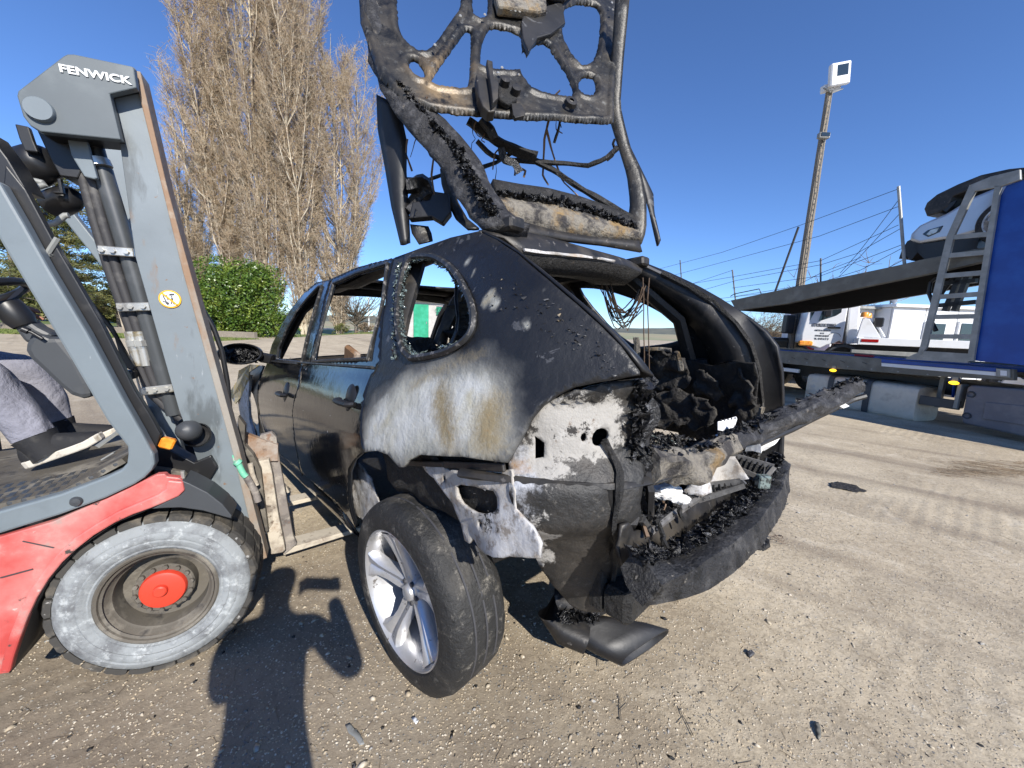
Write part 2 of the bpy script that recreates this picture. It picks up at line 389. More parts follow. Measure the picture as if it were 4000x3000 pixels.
M['galvdark'] = layered('dirty galvanised beam', (.135, .13, .11), [dict(c=(.21, .205, .18), s=3.5, lo=.48, hi=.7), dict(c=(.08, .075, .06), s=7, lo=.58, hi=.74, k=.7)], rough=.6, metal=.15)
M['blue'] = layered('blue truck paint', (.004, .05, .30), [dict(c=(.01, .075, .36), s=3, lo=.45, hi=.7)], rough=.35)
M['white'] = layered('white paint', (.74, .75, .76), [dict(c=(.6, .6, .58), s=3, lo=.55, hi=.8)], rough=.35, vary=.04)
M['whitewall'] = layered('white cladding', (.72, .73, .73), [dict(c=(.62, .61, .58), s=1.5, lo=.5, hi=.8)], rough=.6, vary=.04)
M['steeltank'] = layered('dented dull alloy tank', (.62, .56, .46), [dict(c=(.38, .32, .25), s=3, lo=.5, hi=.7), dict(c=(.47, .46, .43), s=6, lo=.6, hi=.7)], rough=.5, metal=.15, bump=(5, .5, .04))
M['boxgrey'] = layered('grey plastic locker', (.15, .145, .16), [dict(c=(.22, .21, .21), s=3, lo=.5, hi=.7)], rough=.55)
M['silver'] = layered('silver car paint', (.5, .53, .57), [], rough=.3, metal=.45, vary=.05)
M['glass'] = layered('dark glass', (.02, .03, .035), [], rough=.04, spec=.8)
M['amber'] = layered('amber lens', (.75, .22, .015), [dict(c=(.9, .4, .05), s=20, lo=.4, hi=.6)], rough=.15, coat=.5)
M['amberlit'] = layered('lit amber marker', (.8, .4, .01), [], rough=.2, emit=((1, .55, .02), 2.2))
M['redlens'] = layered('red lens', (.3, .01, .01), [], rough=.2)
M['concrete'] = layered('old concrete', (.21, .18, .14), [dict(c=(.18, .155, .12), s=6, lo=.5, hi=.7), dict(c=(.4, .36, .29), s=20, lo=.58, hi=.7)], rough=.85, bump=(30, .5, .01))
M['bark'] = layered('pale poplar bark', (.50, .44, .34), [dict(c=(.25, .18, .13), s=2, lo=.5, hi=.62), dict(c=(.55, .49, .38), s=5, lo=.55, hi=.7)], rough=.9)
M['twig'] = layered('brown poplar twigs', (.46, .36, .245), [dict(c=(.28, .205, .13), s=.7, lo=.5, hi=.6), dict(c=(.56, .49, .38), s=1.6, lo=.5, hi=.66)], rough=.9)
M['barkdark'] = layered('grey bark', (.19, .165, .13), [dict(c=(.1, .085, .07), s=6, lo=.45, hi=.65)], rough=.9, bump=(20, .5, .03))
M['leaf'] = layered('glossy laurel leaves', (.08, .14, .018), [dict(c=(.25, .30, .045), s=1.3, lo=.5, hi=.62), dict(c=(.03, .07, .012), s=2.6, lo=.5, hi=.62), dict(c=(.34, .3, .05), s=5, lo=.66, hi=.7)], rough=.38)
M['needle'] = layered('olive conifer needles', (.10, .11, .028), [dict(c=(.22, .20, .06), s=.9, lo=.45, hi=.62), dict(c=(.045, .065, .02), s=1.4, lo=.5, hi=.6)], rough=.7)
M['drybush'] = layered('dry scrub', (.22, .16, .10), [dict(c=(.12, .09, .06), s=2, lo=.45, hi=.6)], rough=.9)
M['grass'] = layered('short grass', (.10, .15, .03), [dict(c=(.2, .2, .06), s=3, lo=.45, hi=.65)], rough=.8)
M['hill'] = layered('far wooded hills', (.09, .10, .085), [dict(c=(.14, .14, .11), s=.02, lo=.45, hi=.6)], rough=1)
M['field'] = layered('far field', (.25, .26, .14), [dict(c=(.33, .27, .16), s=.02, lo=.45, hi=.55)], rough=1)
M['green'] = layered('green painted metal door', (.03, .32, .17), [dict(c=(.05, .4, .24), s=3, lo=.45, hi=.7)], rough=.45, bump=(4, .4, .05))
M['render'] = layered('grey wall render', (.48, .46, .43), [dict(c=(.34, .33, .31), s=2, lo=.5, hi=.75)], rough=.85)
M['cloth'] = layered('pale grey lilac work trousers', (.225, .225, .265), [dict(c=(.16, .16, .19), s=9, lo=.5, hi=.7)], rough=.85, bump=(9, .7, .03), bump2=(16, .5, .015))
M['blackcloth'] = layered('black cloth', (.012, .012, .014), [dict(c=(.04, .038, .035), s=20, lo=.55, hi=.75)], rough=.8, bump=(60, .4, .004))
M['sole'] = layered('dirty white sole', (.55, .51, .44), [dict(c=(.3, .26, .2), s=30, lo=.52, hi=.66)], rough=.8)
M['skin'] = layered('skin', (.30, .14, .09), [], rough=.5, vary=.1)
M['charbeam'] = layered('flaking charred beam', (.030, .030, .032), [dict(c=(.085, .083, .082), s=16, lo=.5, hi=.64), dict(c=(.008, .008, .008), s=22, lo=.55, hi=.62), dict(c=(.24, .22, .19), s=45, lo=.66, hi=.7)], rough=.5, bump=(38, 1., .02), bump2=(130, 1., .01))
M['charlit'] = layered('grey charred trim', (.03, .027, .025), [dict(c=(.08, .07, .055), s=16, lo=.5, hi=.7), dict(c=(.015, .014, .013), s=14, lo=.52, hi=.64)], rough=.7, bump=(40, 1., .02))
M['scorch'] = layered('yellow grey scorched panel', (.36, .30, .17), [dict(c=(.5, .36, .12), s=5, lo=.48, hi=.6, d=8), dict(c=(.4, .4, .38), s=8, lo=.52, hi=.62, d=8), dict(c=(.05, .045, .04), s=7, lo=.56, hi=.64, d=9, w=.7)], rough=.7, bump=(30, .5, .004))
M['fcyl'] = layered('grey cylinder paint', (.055, .06, .064), [dict(c=(.09, .095, .1), s=6, lo=.5, hi=.7)], rough=.4)
M['peeled'] = layered('peeled paint flakes', (.035, .034, .035), [dict(c=(.2, .2, .2), s=30, lo=.52, hi=.6), dict(c=(.25, .2, .13), s=14, lo=.6, hi=.66)], rough=.5)
M['underdeck'] = layered('black underside shade', (.012, .012, .012), [], rough=1., spec=.03)  # shade below the upper deck put into the colour: near black, no sheen
M['foam'] = layered('scorched foam', (.24, .215, .175), [dict(c=(.27, .18, .08), s=7, lo=.5, hi=.62), dict(c=(.04, .036, .035), s=9, lo=.47, hi=.58, d=9, w=.7), dict(c=(.09, .085, .085), s=30, lo=.5, hi=.7, k=.6)], rough=.85, bump=(45, 1., .02), bump2=(160, .6, .006))
M['charpipe'] = layered('blistered charred insulation', (.028, .027, .028), [dict(c=(.10, .098, .10), s=24, lo=.5, hi=.68), dict(c=(.22, .19, .15), s=14, lo=.66, hi=.74)], rough=.55, bump=(42, 1., .022), bump2=(150, .8, .006))
M['wool'] = layered('white burnt padding', (.80, .79, .77), [dict(c=(.45, .38, .27), s=10, lo=.6, hi=.72)], rough=.9, bump=(30, .6, .01))
M['wire'] = layered('bare copper brown wire', (.15, .10, .065), [], rough=.6, metal=.3)
M['wiresteel'] = layered('dark steel wire', (.04, .04, .042), [], rough=.5)
M['gasket'] = layered('dark seal', (.02, .02, .02), [dict(c=(.16, .15, .14), s=40, lo=.55, hi=.65)], rough=.5)
M['lip'] = layered('grey pinch weld lip', (.13, .125, .12), [dict(c=(.26, .25, .24), s=30, lo=.5, hi=.7), dict(c=(.03, .03, .03), s=7, lo=.55, hi=.7)], rough=.5, metal=.2)
M['orange'] = layered('orange yellow sticker', (.80, .38, .01), [], rough=.4)
M['sticker'] = layered('white sticker', (.75, .76, .76), [], rough=.4, vary=.03)
M['letter'] = layered('off white lettering', (.66, .68, .68), [], rough=.4, vary=.05)
M['print'] = layered('black print', (.05, .05, .055), [], rough=.5)
M['mint'] = layered('mint green fitting', (.16, .5, .33), [dict(c=(.4, .42, .36), s=30, lo=.52, hi=.66)], rough=.6)
M['crumb'] = layered('crazed safety glass crumbs', (.17, .215, .205), [dict(c=(.03, .035, .035), s=80, lo=.45, hi=.6)], rough=.15, spec=.8)
M['reddebris'] = layered('red strap', (.5, .02, .03), [], rough=.5)
def ground_mat():
    B = NB('gravelly packed earth')
    big = B.rng(B.noise(.35, 5), .35, .68); mid = B.rng(B.noise(1.7, 7, .65), .38, .66); fin = B.noise(38, 8, .75)
    c = B.mix(big, (.56, .475, .34), (.45, .37, .26)); c = B.mix(B.math('MULTIPLY', mid, .55), c, (.24, .19, .13))
    c = B.mix(B.math('MULTIPLY', B.rng(B.noise(2.3, 6, .6, 1.5), .56, .72), .75), c, (.63, .55, .42))
    c = B.mix(B.math('MULTIPLY', B.rng(fin, .45, .7), .45), c, (.62, .54, .41)); c = B.mix(B.math('MULTIPLY', B.rng(fin, .5, .3), .5), c, (.12, .095, .07))
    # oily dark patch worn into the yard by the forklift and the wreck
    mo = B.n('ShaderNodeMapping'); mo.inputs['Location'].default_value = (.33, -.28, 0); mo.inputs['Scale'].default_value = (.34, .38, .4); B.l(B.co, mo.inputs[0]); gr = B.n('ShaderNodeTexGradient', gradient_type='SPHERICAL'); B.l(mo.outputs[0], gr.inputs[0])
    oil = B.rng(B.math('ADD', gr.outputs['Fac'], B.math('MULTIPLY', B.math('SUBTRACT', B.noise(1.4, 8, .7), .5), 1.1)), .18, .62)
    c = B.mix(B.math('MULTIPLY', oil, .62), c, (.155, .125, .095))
    # coarse wheel tracks running across the yard
    mp = B.n('ShaderNodeMapping'); mp.inputs['Rotation'].default_value = (0, 0, radians(38)); B.l(B.co, mp.inputs[0])
    tr = B.noise(1.0, 4, .5, co=mp.outputs[0], stretch=(.12, 1.5, 1)); c = B.mix(B.math('MULTIPLY', B.rng(tr, .53, .66), .65), c, (.19, .15, .11))
    st = B.n('ShaderNodeTexVoronoi'); st.inputs['Scale'].default_value = 75; B.l(B.co, st.inputs['Vector'])
    hs = B.n('ShaderNodeSeparateColor'); B.l(st.outputs['Color'], hs.inputs[0])
    f = B.math('MULTIPLY', B.rng(st.outputs['Distance'], .34, .26), B.rng(hs.outputs[0], .62, .66))
    sc_ = B.mix(B.rng(hs.outputs[1], 0, 1), (.42, .33, .2), (.6, .57, .5)); sc_ = B.mix(B.rng(hs.outputs[2], .7, .8), sc_, (.16, .17, .18)); c = B.mix(B.math('MULTIPLY', f, .8), c, sc_)
    sep = B.n('ShaderNodeSeparateXYZ'); B.l(B.co, sep.inputs[0])
    B.l(c, B.b.inputs['Base Color']); B.b.inputs['Roughness'].default_value = .92; B.b.inputs['Specular IOR Level'].default_value = .25
    b1 = B.n('ShaderNodeBump'); b1.inputs['Strength'].default_value = .8; b1.inputs['Distance'].default_value = .012; B.l(B.noise(9, 9, .7), b1.inputs['Height'])
    b2 = B.n('ShaderNodeBump'); b2.inputs['Strength'].default_value = .8; b2.inputs['Distance'].default_value = .005; B.l(B.math('ADD', B.noise(60, 8, .8), f), b2.inputs['Height']); B.l(b1.outputs[0], b2.inputs['Normal'])
    # herringbone tyre print
    mp2 = B.n('ShaderNodeMapping'); mp2.inputs['Rotation'].default_value = (0, 0, radians(52)); B.l(B.co, mp2.inputs[0])
    wv = B.n('ShaderNodeTexWave', bands_direction='X'); wv.inputs['Scale'].default_value = 3.2; wv.inputs['Distortion'].default_value = 2.2; wv.inputs['Detail'].default_value = 3; B.l(mp2.outputs[0], wv.inputs['Vector'])
    wm = B.math('MULTIPLY', wv.outputs[1], B.rng(B.noise(.55, 2), .5, .62)); b3 = B.n('ShaderNodeBump'); b3.inputs['Strength'].default_value = .22; b3.inputs['Distance'].default_value = .01; B.l(wm, b3.inputs['Height']); B.l(b2.outputs[0], b3.inputs['Normal'])
    B.l(b3.outputs[0], B.b.inputs['Normal']); return B.mat
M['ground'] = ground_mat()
# ------------------------------------------------------------------ ground, far country
def axis(c0, lo, hi, d0, g, far):
    out = []; x = lo
    a = list(np.arange(lo, hi+1e-6, d0)); d = d0; x = hi
    r = []
    while x < far: d *= g; x += d; r.append(x)
    d = d0; x = lo; l = []
    while x > -far: d *= g; x -= d; l.append(x)
    return np.array(l[::-1]+a+r)
gx = axis(0, -4.2, 6.0, .045, 1.10, 1500); gy = axis(0, -1.0, 6.5, .045, 1.10, 1500)
def terr(x, y):
    k = min(1, max(0, (y-13)/12)); k = k*k*(3-2*k); a = min(1, max(0, (x+17)/5)); b = min(1, max(0, (9-x)/5)); return .52*k*a*b
def ghill(x, y):
    d = hypot(x, y); k = min(1, max(0, (9-d)/3))
    h = .012*noise.noise(Vector((x*.9, y*.9, 0))) + k*.005*noise.noise(Vector((x*5, y*5, 3)))
    return (h-.006)*min(1, 40/(d+1))+terr(x, y)
vs = [(x, y, ghill(x, y)) for y in gy for x in gx]; nx = len(gx)
fs = [(j*nx+i, j*nx+i+1, (j+1)*nx+i+1, (j+1)*nx+i) for j in range(len(gy)-1) for i in range(nx-1)]
me = bpy.data.meshes.new('ground'); me.from_pydata(vs, [], fs)
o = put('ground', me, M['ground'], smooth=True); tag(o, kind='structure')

def np_mesh(name, V, Fc, mat, parent=None, kind=None, smooth=False, n=4):
    me = bpy.data.meshes.new(name); me.vertices.add(len(V)); me.vertices.foreach_set('co', np.asarray(V, np.float32).ravel())
    Fc = np.asarray(Fc, np.int32); me.loops.add(Fc.size); me.loops.foreach_set('vertex_index', Fc.ravel())
    me.polygons.add(len(Fc)); me.polygons.foreach_set('loop_start', np.arange(len(Fc), dtype=np.int32)*Fc.shape[1])
    me.update(calc_edges=True); me.validate()
    o = put(name, me, mat, parent, smooth=smooth)
    if kind: o['kind'] = kind
    return o
def leaves(P, size, rng, up=.4, asp=.45, droop=0.):
    """diamond leaves at points P"""
    n = len(P); a = rng.normal(size=(n, 3)); a[:, 2] = a[:, 2]*(1-up)-droop; a /= np.linalg.norm(a, axis=1)[:, None]
    b = rng.normal(size=(n, 3)); b -= a*np.sum(a*b, 1)[:, None]; b /= np.linalg.norm(b, axis=1)[:, None]
    s = size*rng.uniform(.6, 1.35, size=(n, 1)); V = np.empty((n, 4, 3))
    V[:, 0] = P; V[:, 1] = P+a*s*.5+b*s*asp*.5; V[:, 2] = P+a*s; V[:, 3] = P+a*s*.5-b*s*asp*.5
    return V.reshape(-1, 3), np.arange(n*4).reshape(-1, 4)
def ribs(segs):
    """3-sided tapering sticks: list of (points k x 3, radii k)"""
    V = []; Fc = []; n0 = 0
    for P, R in segs:
        P = np.asarray(P, float); k = len(P); t = np.gradient(P, axis=0); t /= np.linalg.norm(t, axis=1)[:, None]+1e-9
        h = np.array([.31, .83, .2]); x = np.cross(t, h); x /= np.linalg.norm(x, axis=1)[:, None]+1e-9; y = np.cross(t, x); R = np.asarray(R)[:, None]
        ring = [P+R*(x*cos(a)+y*sin(a)) for a in (0, 2.1, 4.2)]
        V.append(np.stack(ring, 1).reshape(-1, 3))
        i = np.arange(k-1)[:, None]*3+n0
        for j in range(3): Fc.append(np.hstack([i+j, i+(j+1) % 3, i+3+(j+1) % 3, i+3+j]))
        n0 += 3*k
    return np.vstack(V), np.vstack(Fc)

def poplar(seed, h, w, loc, label, nl=95, lean=0):
    R = np.random.default_rng(seed)
    T = Fr('poplar_tree', Matrix.Translation(loc), label, 'tree', 'bare poplars behind the car')
    big = []; twig = []
    tops = []
    ns = 3
    for q in range(ns):
        a = R.uniform(0, 6.28); k = 14; z = np.linspace(0, h*R.uniform(.82, 1.0) if q else h, k); s = z/h
        x = np.cumsum(R.normal(0, .10, k))+w*.16*q*np.sin(s*2.2)*cos(a)+lean*s*h*.05; y = np.cumsum(R.normal(0, .10, k))+w*.16*q*np.sin(s*2.2)*sin(a)
        P = np.stack([x, y, z], 1); big.append((P, .30*(1-s*.93)/(1+.45*q))); tops.append(P)
    for i in range(nl):
        P0 = tops[R.integers(ns)]; s0 = R.uniform(.015, .9)**1.1; idx = s0*(len(P0)-1); b = P0[int(idx)]; a = R.uniform(0, 6.28)
        L = h*R.uniform(.2, .42)*(1-s0*.55); k = 9; t = np.linspace(0, 1, k)
        wid = w*.5*min(1, .42+1.5*s0)*min(1, (1.12-s0)*1.8)*R.uniform(.45, 1.05)
        x = b[0]+cos(a)*wid*t**.55+np.cumsum(R.normal(0, .05, k)); y = b[1]+sin(a)*wid*t**.55+np.cumsum(R.normal(0, .05, k)); z = b[2]+L*t
        Q = np.stack([x, y, z], 1); Q[0] = b; big.append((Q, .085*(1-t*.85)*(1.25-s0*.6)))
        for j in range(int(34+L*6)):
            u = R.uniform(.08, 1); ii = u*(k-1); c = Q[int(ii)]+(Q[min(k-1, int(ii)+1)]-Q[int(ii)])*(ii % 1)
            a2 = a+R.normal(0, 1.3); l2 = R.uniform(.5, 1.7); kk = 5; tt = np.linspace(0, 1, kk)[:, None]
            W = c+np.array([cos(a2)*.55, sin(a2)*.55, 1.])*tt*l2*np.array([1, 1, .8])+np.cumsum(R.normal(0, .05, (kk, 3)), 0); W[0] = c
            twig.append((W, .018*(1-tt[:, 0]*.7)))
            for _ in range(3):
                v = R.integers(1, kk); e = W[v]; dd = R.normal(0, 1, 3); dd[2] = abs(dd[2])*.9; dd /= np.linalg.norm(dd); l3 = R.uniform(.2, .6)
                twig.append((np.array([e, e+dd*l3*.5+R.normal(0, .04, 3), e+dd*l3]), np.array([.014, .011, .007])))
    V, Fc = ribs(big); np_mesh('trunk', V, Fc, M['bark'], T)
    V, Fc = ribs(twig); np_mesh('crown', V, Fc, M['twig'], T, kind='stuff')
    return T
def U(u, v, y): return at_y(u*4000/2212, v*4000/2212, y)
def G(u, v, z=0): return at_z(u*4000/2212, v*4000/2212, z)
def px_x(u, y): p = U(u, 700, y); return p.x
poplar(3, 22, 4.2, (px_x(432, 38), 38, 0), 'slim bare poplar at the left end of the row, right behind the forklift mast', 70)
poplar(5, 31, 5.0, (px_x(512, 36), 36, 0), 'tall bare poplar second from the left, rising over the laurel bush', 110)
poplar(8, 38, 7.0, (px_x(585, 35), 35, 0), 'tallest and widest bare poplar in the middle of the row', 130)
poplar(13, 38, 6.8, (px_x(660, 36), 36, 0), 'tall bare poplar just left of the raised tailgate', 105, lean=0)
poplar(21, 27, 7.0, (px_x(730, 37), 37, 0), 'lower bare poplar at the right end of the row, above the car roof', 95)

def bush(name, loc, w, d, h, n, size, mat, label, cat, group=None, seed=1, lumps=64):
    R = np.random.default_rng(seed); T = Fr(name, Matrix.Translation(loc), label, cat, group)
    P = []
    for i in range(lumps):
        a = R.uniform(0, 6.28); r = R.uniform(0, .8)**.6; z = R.uniform(.08, .82); k = sqrt(max(.05, 1-(z-.35)**2/.5))
        c = np.array([cos(a)*r*w*.5*k, sin(a)*r*d*.5*k, z*h*(1.05-.38*r*r)]); rr = R.uniform(.06, .23)*min(w, h*1.2)
        q = R.normal(size=(n//lumps, 3)); q /= np.linalg.norm(q, axis=1)[:, None]; q *= R.uniform(.75, 1.06, size=(len(q), 1))
        P.append(c+q*rr*np.array([1.1, 1, .95]))
    P = np.vstack(P); P = P[P[:, 2] > .03]; V, Fc = leaves(P, size, R, up=.2)
    np_mesh('foliage', V, Fc, mat, T, kind='stuff')
    S = []
    for i in range(14):
        a = R.uniform(0, 6.28); e = np.array([cos(a)*w*.33, sin(a)*d*.33, h*R.uniform(.4, .8)]); S.append((np.array([[e[0]*.1, e[1]*.1, 0], e*.5+R.normal(0, .1, 3), e]), np.array([.06, .04, .015])))
    V, Fc = ribs(S); np_mesh('stem', V, Fc, M['barkdark'], T)
    return T
b = U(515, 724, 29); bush('laurel_bush', (b.x, 29, 0), 7.9, 5.5, 6.1, 70000, .21, M['leaf'], 'big glossy green laurel bush between the forklift mast and the burnt car', 'bush')

def conifer(loc, h, w, seed, label, nb=70):
    R = np.random.default_rng(seed); T = Fr('conifer_tree', Matrix.Translation(loc), label, 'tree', 'conifers behind the forklift')
    k = 8; z = np.linspace(0, h, k); P = np.stack([np.cumsum(R.normal(0, .08, k)), np.cumsum(R.normal(0, .08, k)), z], 1); B = [(P, .26*(1-z/h*.9))]; L = []
    for i in range(nb):
        s = R.uniform(.13, .98); a = R.uniform(0, 6.28); b0 = np.array([0, 0, s*h]); ln = w*.5*(1.15-s)*R.uniform(.55, 1.1); t = np.linspace(0, 1, 6)[:, None]
        d = np.array([cos(a), sin(a), 0]); Q = b0+d*ln*t+np.array([0, 0, 1.])*(ln*.28*t-ln*.34*t*t)+np.cumsum(R.normal(0, .03, (6, 3)), 0); B.append((Q, .05*(1-t[:, 0]*.8)))
        for j in range(9):
            u = R.uniform(.2, 1); c = Q[int(u*5)]; e = c+d*.4*R.uniform(-.2, 1)+R.normal(0, .38, 3)*np.array([1, 1, .35]); B.append((np.array([c, e]), np.array([.016, .006])))
            m_ = 46; q = c+(e-c)*R.uniform(.1, 1.15, (m_, 1))+R.normal(0, .15, (m_, 3))*np.array([1, 1, .6]); L.append(q)
    V, Fc = ribs([(p, r) for p, r in B]); np_mesh('trunk', V, Fc, M['barkdark'], T)
    V, Fc = leaves(np.vstack(L), .26, R, asp=.16); np_mesh('needles', V, Fc, M['needle'], T, kind='stuff')
conifer((px_x(40, 26), 26, 0), 10.5, 8.5, 1, 'olive green conifer at the far left edge, seen under the grey mast frame')
conifer((px_x(150, 28), 28, 0), 12.5, 9.0, 2, 'tall conifer seen between the two grey forklift frames', 95)
conifer((px_x(262, 32), 32, 0), 9.5, 8.0, 4, 'lower conifer directly behind the hydraulic hoses')
for u, y, s_, lb in ((70, 48, 3, 'dark evergreen shrub far behind the driver, left of the steering column'), (190, 50, 5, 'dark evergreen shrub far behind the hydraulic cylinder'), (335, 48, 7, 'dark evergreen shrub half hidden by the grey mast')):
    bush('evergreen_shrub', (px_x(u, y), y, 0), 10, 5, 5.5, 14000, .42, M['needle'], lb, 'shrub', 'dark shrubs along the far edge of the yard', s_, 30)

# grass, low wall and verge at the far left; grass by the shed
def strip(name, pts, z, mat, kind='structure', d=0):
    if d: o = sheet(name, pts, [], lambda x, y: Vector((x, y, terr(x, y)+z+.02)), d, mat, None, thick=0); tag(o, kind=kind); return o
    me = bpy.data.meshes.new(name); me.from_pydata([(*p, z) for p in pts], [], [tuple(range(len(pts)))]); o = put(name, me, mat); tag(o, kind=kind); return o
strip('verge', [(-48, 21), (-17, 21.5), (-16, 25), (-48, 25)], .012, M['grass'])
strip('lawn', [(-17.5, 30), (-2, 33), (-2, 60), (-30, 60), (-30, 38)], .02, M['grass'], d=1.5)
strip('far_lawn', [(-90, 33), (-30, 36), (-30, 60), (-90, 60)], .012, M['grass'])
strip('far_field', [(-300, 78), (200, 78), (500, 800), (-900, 800)], .016, M['field'])
def grass_tufts(name, x0, x1, y0, y1, n, h, label, seed):
    R = np.random.default_rng(seed); P = np.stack([R.uniform(x0, x1, n), R.uniform(y0, y1, n), np.zeros(n)], 1); P[:, 2] = [terr(p[0], p[1]) for p in P]
    a = R.uniform(0, 6.28, n); w_ = .03; V = np.empty((n, 3, 3)); dx = np.stack([np.cos(a), np.sin(a), a*0], 1)*w_
    V[:, 0] = P-dx; V[:, 1] = P+dx; V[:, 2] = P+np.stack([R.normal(0, .05, n), R.normal(0, .05, n), h*R.uniform(.4, 1.2, n)], 1)
    o = np_mesh(name, V.reshape(-1, 3), np.arange(n*3).reshape(-1, 3), M['grass'], kind='stuff'); tag(o, label, 'grass')
grass_tufts('grass', -46, -17, 21, 25, 26000, .12, 'ragged short grass strip at the far left edge of the yard', 3)
grass_tufts('grass', -17, -4, 30, 42, 26000, .12, 'short green grass in front of the shed beyond the car', 4)
k = MB()
for i in range(7): k.box((-44+i*4.0, 26, .22), (3.96, .35, .44), bev=.02)
wl = Fr('low_wall', Matrix.Translation((0, 0, 0)), 'low pale concrete wall behind the grass at the far left', 'wall')
for i in range(7): MB().box((-44+i*4.0, 26, .22), (3.96, .35, .44), bev=.02).build('block', M['concrete'], wl)
# far hills
def hills(name, y, hh, seed, x0=-1400, x1=1400):
    vs = []; fs = []; n = 90
    for i in range(n+1):
        x = x0+(x1-x0)*i/n; h = hh*(.55+.6*noise.noise(Vector((x*.0022+seed, seed, 0)))+.1*noise.noise(Vector((x*.02, seed, 2))))
        vs += [(x, y, -3), (x, y+60, h*.8), (x, y+160, h), (x, y+420, -3)]
    for i in range(n):
        for j in range(3): fs.append((i*4+j, i*4+4+j, i*4+5+j, i*4+1+j))
    me = bpy.data.meshes.new(name); me.from_pydata(vs, [], fs); o = put(name, me, M['hill'], smooth=True); tag(o, kind='structure')
hills('hills', 950, 34, 2)

# ------------------------------------------------------------------ shed with the green door, seen through the windows
def shed():
    y = 26.0; a = U(868, 640, y); b = U(1030, 640, y); zt = U(930, 652, y).z; c = Vector((0, 0, 0))
    zt -= terr(a.x+2, y); Z0 = terr(a.x+2, y); S = Fr('garden_shed', Matrix.Translation((a.x, y, Z0)), 'low rendered shed with a green metal door, seen through the car window', 'shed')
    L = b.x-a.x+5; MB().box((L/2, 1.6, zt/2), (L, 3.2, zt)).build('wall', M['render'], S)
    MB().box((L/2, 1.5, zt+.06), (L+.3, 3.6, .12)).build('roof', M['concrete'], S)
    def sx(u): return U(u, 680, y).x-a.x
    d0, d1 = sx(894), sx(926); zt2 = U(910, 657, y).z-Z0
    dr = MB().box(((d0+d1)/2, -.04, zt2/2), (d1-d0, .06, zt2-.04)); d = dr.build('door', M['green'], S); d['label'] = 'green sheet metal door'
    MB().box((d1-.12, -.09, zt2*.45), (.05, .06, .14)).build('handle', M['galv'], d)
    w0, w1 = sx(943), sx(962); z0, z1 = U(950, 682, y).z-Z0, U(950, 662, y).z-Z0
    wn = MB().box(((w0+w1)/2, -.01, (z0+z1)/2), (w1-w0, .06, z1-z0)).build('window', M['glass'], S)
    g = MB()
    for i in range(8): x = w0+(w1-w0)*(i+.5)/8; g.bar((x, -.09, z0+.05), (x, -.09, z1-.05), .025, .025)
    for z in (z0+.1, z1-.1): g.bar((w0, -.09, z), (w1, -.09, z), .03, .03)
    for i in range(3):
        x = w0+(w1-w0)*(i+.5)/3; g.tube([(x+.16*cos(t), -.1, (z1-.25)+.14*sin(t)) for t in np.linspace(0, 6.28, 10)], .014, 5)
    g.build('window_grille', M['green'], wn)
    s0, s1 = sx(988), sx(1030)
    for i in range(7): MB().box((s0+(i+.5)*.32, -.06, z1*.5), (.28, .05, z1*.96)).build('shutter_board', M['green'], S)
shed()
def baretree(name, loc, h, w, seed, label, n=60, group=None, r=.22, cat='tree'):
    R = np.random.default_rng(seed); T = Fr(name, Matrix.Translation(loc), label, cat, group); B = []; W = []
    P = np.array([[0, 0, 0], [.05, 0, h*.2], [0, .1, h*.36]]); B.append((P, np.array([r, r*.8, r*.65])))
    for i in range(n):
        a = R.uniform(0, 6.28); t = np.linspace(0, 1, 6)[:, None]; e = np.array([cos(a)*w*.5, sin(a)*w*.5, 0])*R.uniform(.4, 1); z0 = h*R.uniform(.18, .4)
        Q = np.array([0, 0, z0])+e*t+np.array([0, 0, 1])*(h-z0)*R.uniform(.3, 1)*t**1.2+np.cumsum(R.normal(0, .05*w*.2, (6, 3)), 0); B.append((Q, r*.3*(1-.85*t[:, 0])))
        for j in range(16):
            c = Q[R.integers(1, 6)]; d = R.normal(0, 1, 3); d[2] = abs(d[2]); d /= np.linalg.norm(d); l = w*.11*R.uniform(.5, 1.4)
            W.append((np.array([c, c+d*l*.5+R.normal(0, .05*l, 3), c+d*l]), np.array([.014, .01, .006])*max(1, r*4)))
    V, Fc = ribs(B); np_mesh('trunk', V, Fc, M['barkdark'], T); V, Fc = ribs(W); np_mesh('crown', V, Fc, M['drybush'], T, kind='stuff')
baretree('bare_tree', (px_x(768, 38), 38, terr(px_x(768, 38), 38)), 5.2, 7.5, 2, 'small wide bare tree seen through the rear door window', 40)
bush('garden_shrub', (px_x(738, 34), 34, terr(px_x(738, 34), 34)), 1.3, 1.3, 1.15, 1800, .12, M['needle'], 'round clipped shrub on the lawn, seen through the rear door window', 'shrub', lumps=14)
bush('garden_shrub', (px_x(790, 35), 35, terr(px_x(790, 35), 35)), 1.6, 1.5, 1.1, 1800, .12, M['drybush'], 'brownish low shrub on the lawn beside the seat silhouette', 'shrub', lumps=14)
T = Fr('lamp_post', Matrix.Translation((px_x(797, 45), 45, terr(px_x(797, 45), 45))), 'thin white post on the far lawn, seen through the car', 'post'); MB().tube([(0, 0, 0), (0, 0, 4.2)], .07, 8).build('pole', M['white'], T); MB().box((0, 0, 4.25), (.3, .3, .14), bev=.02).build('cap', M['white'], T)
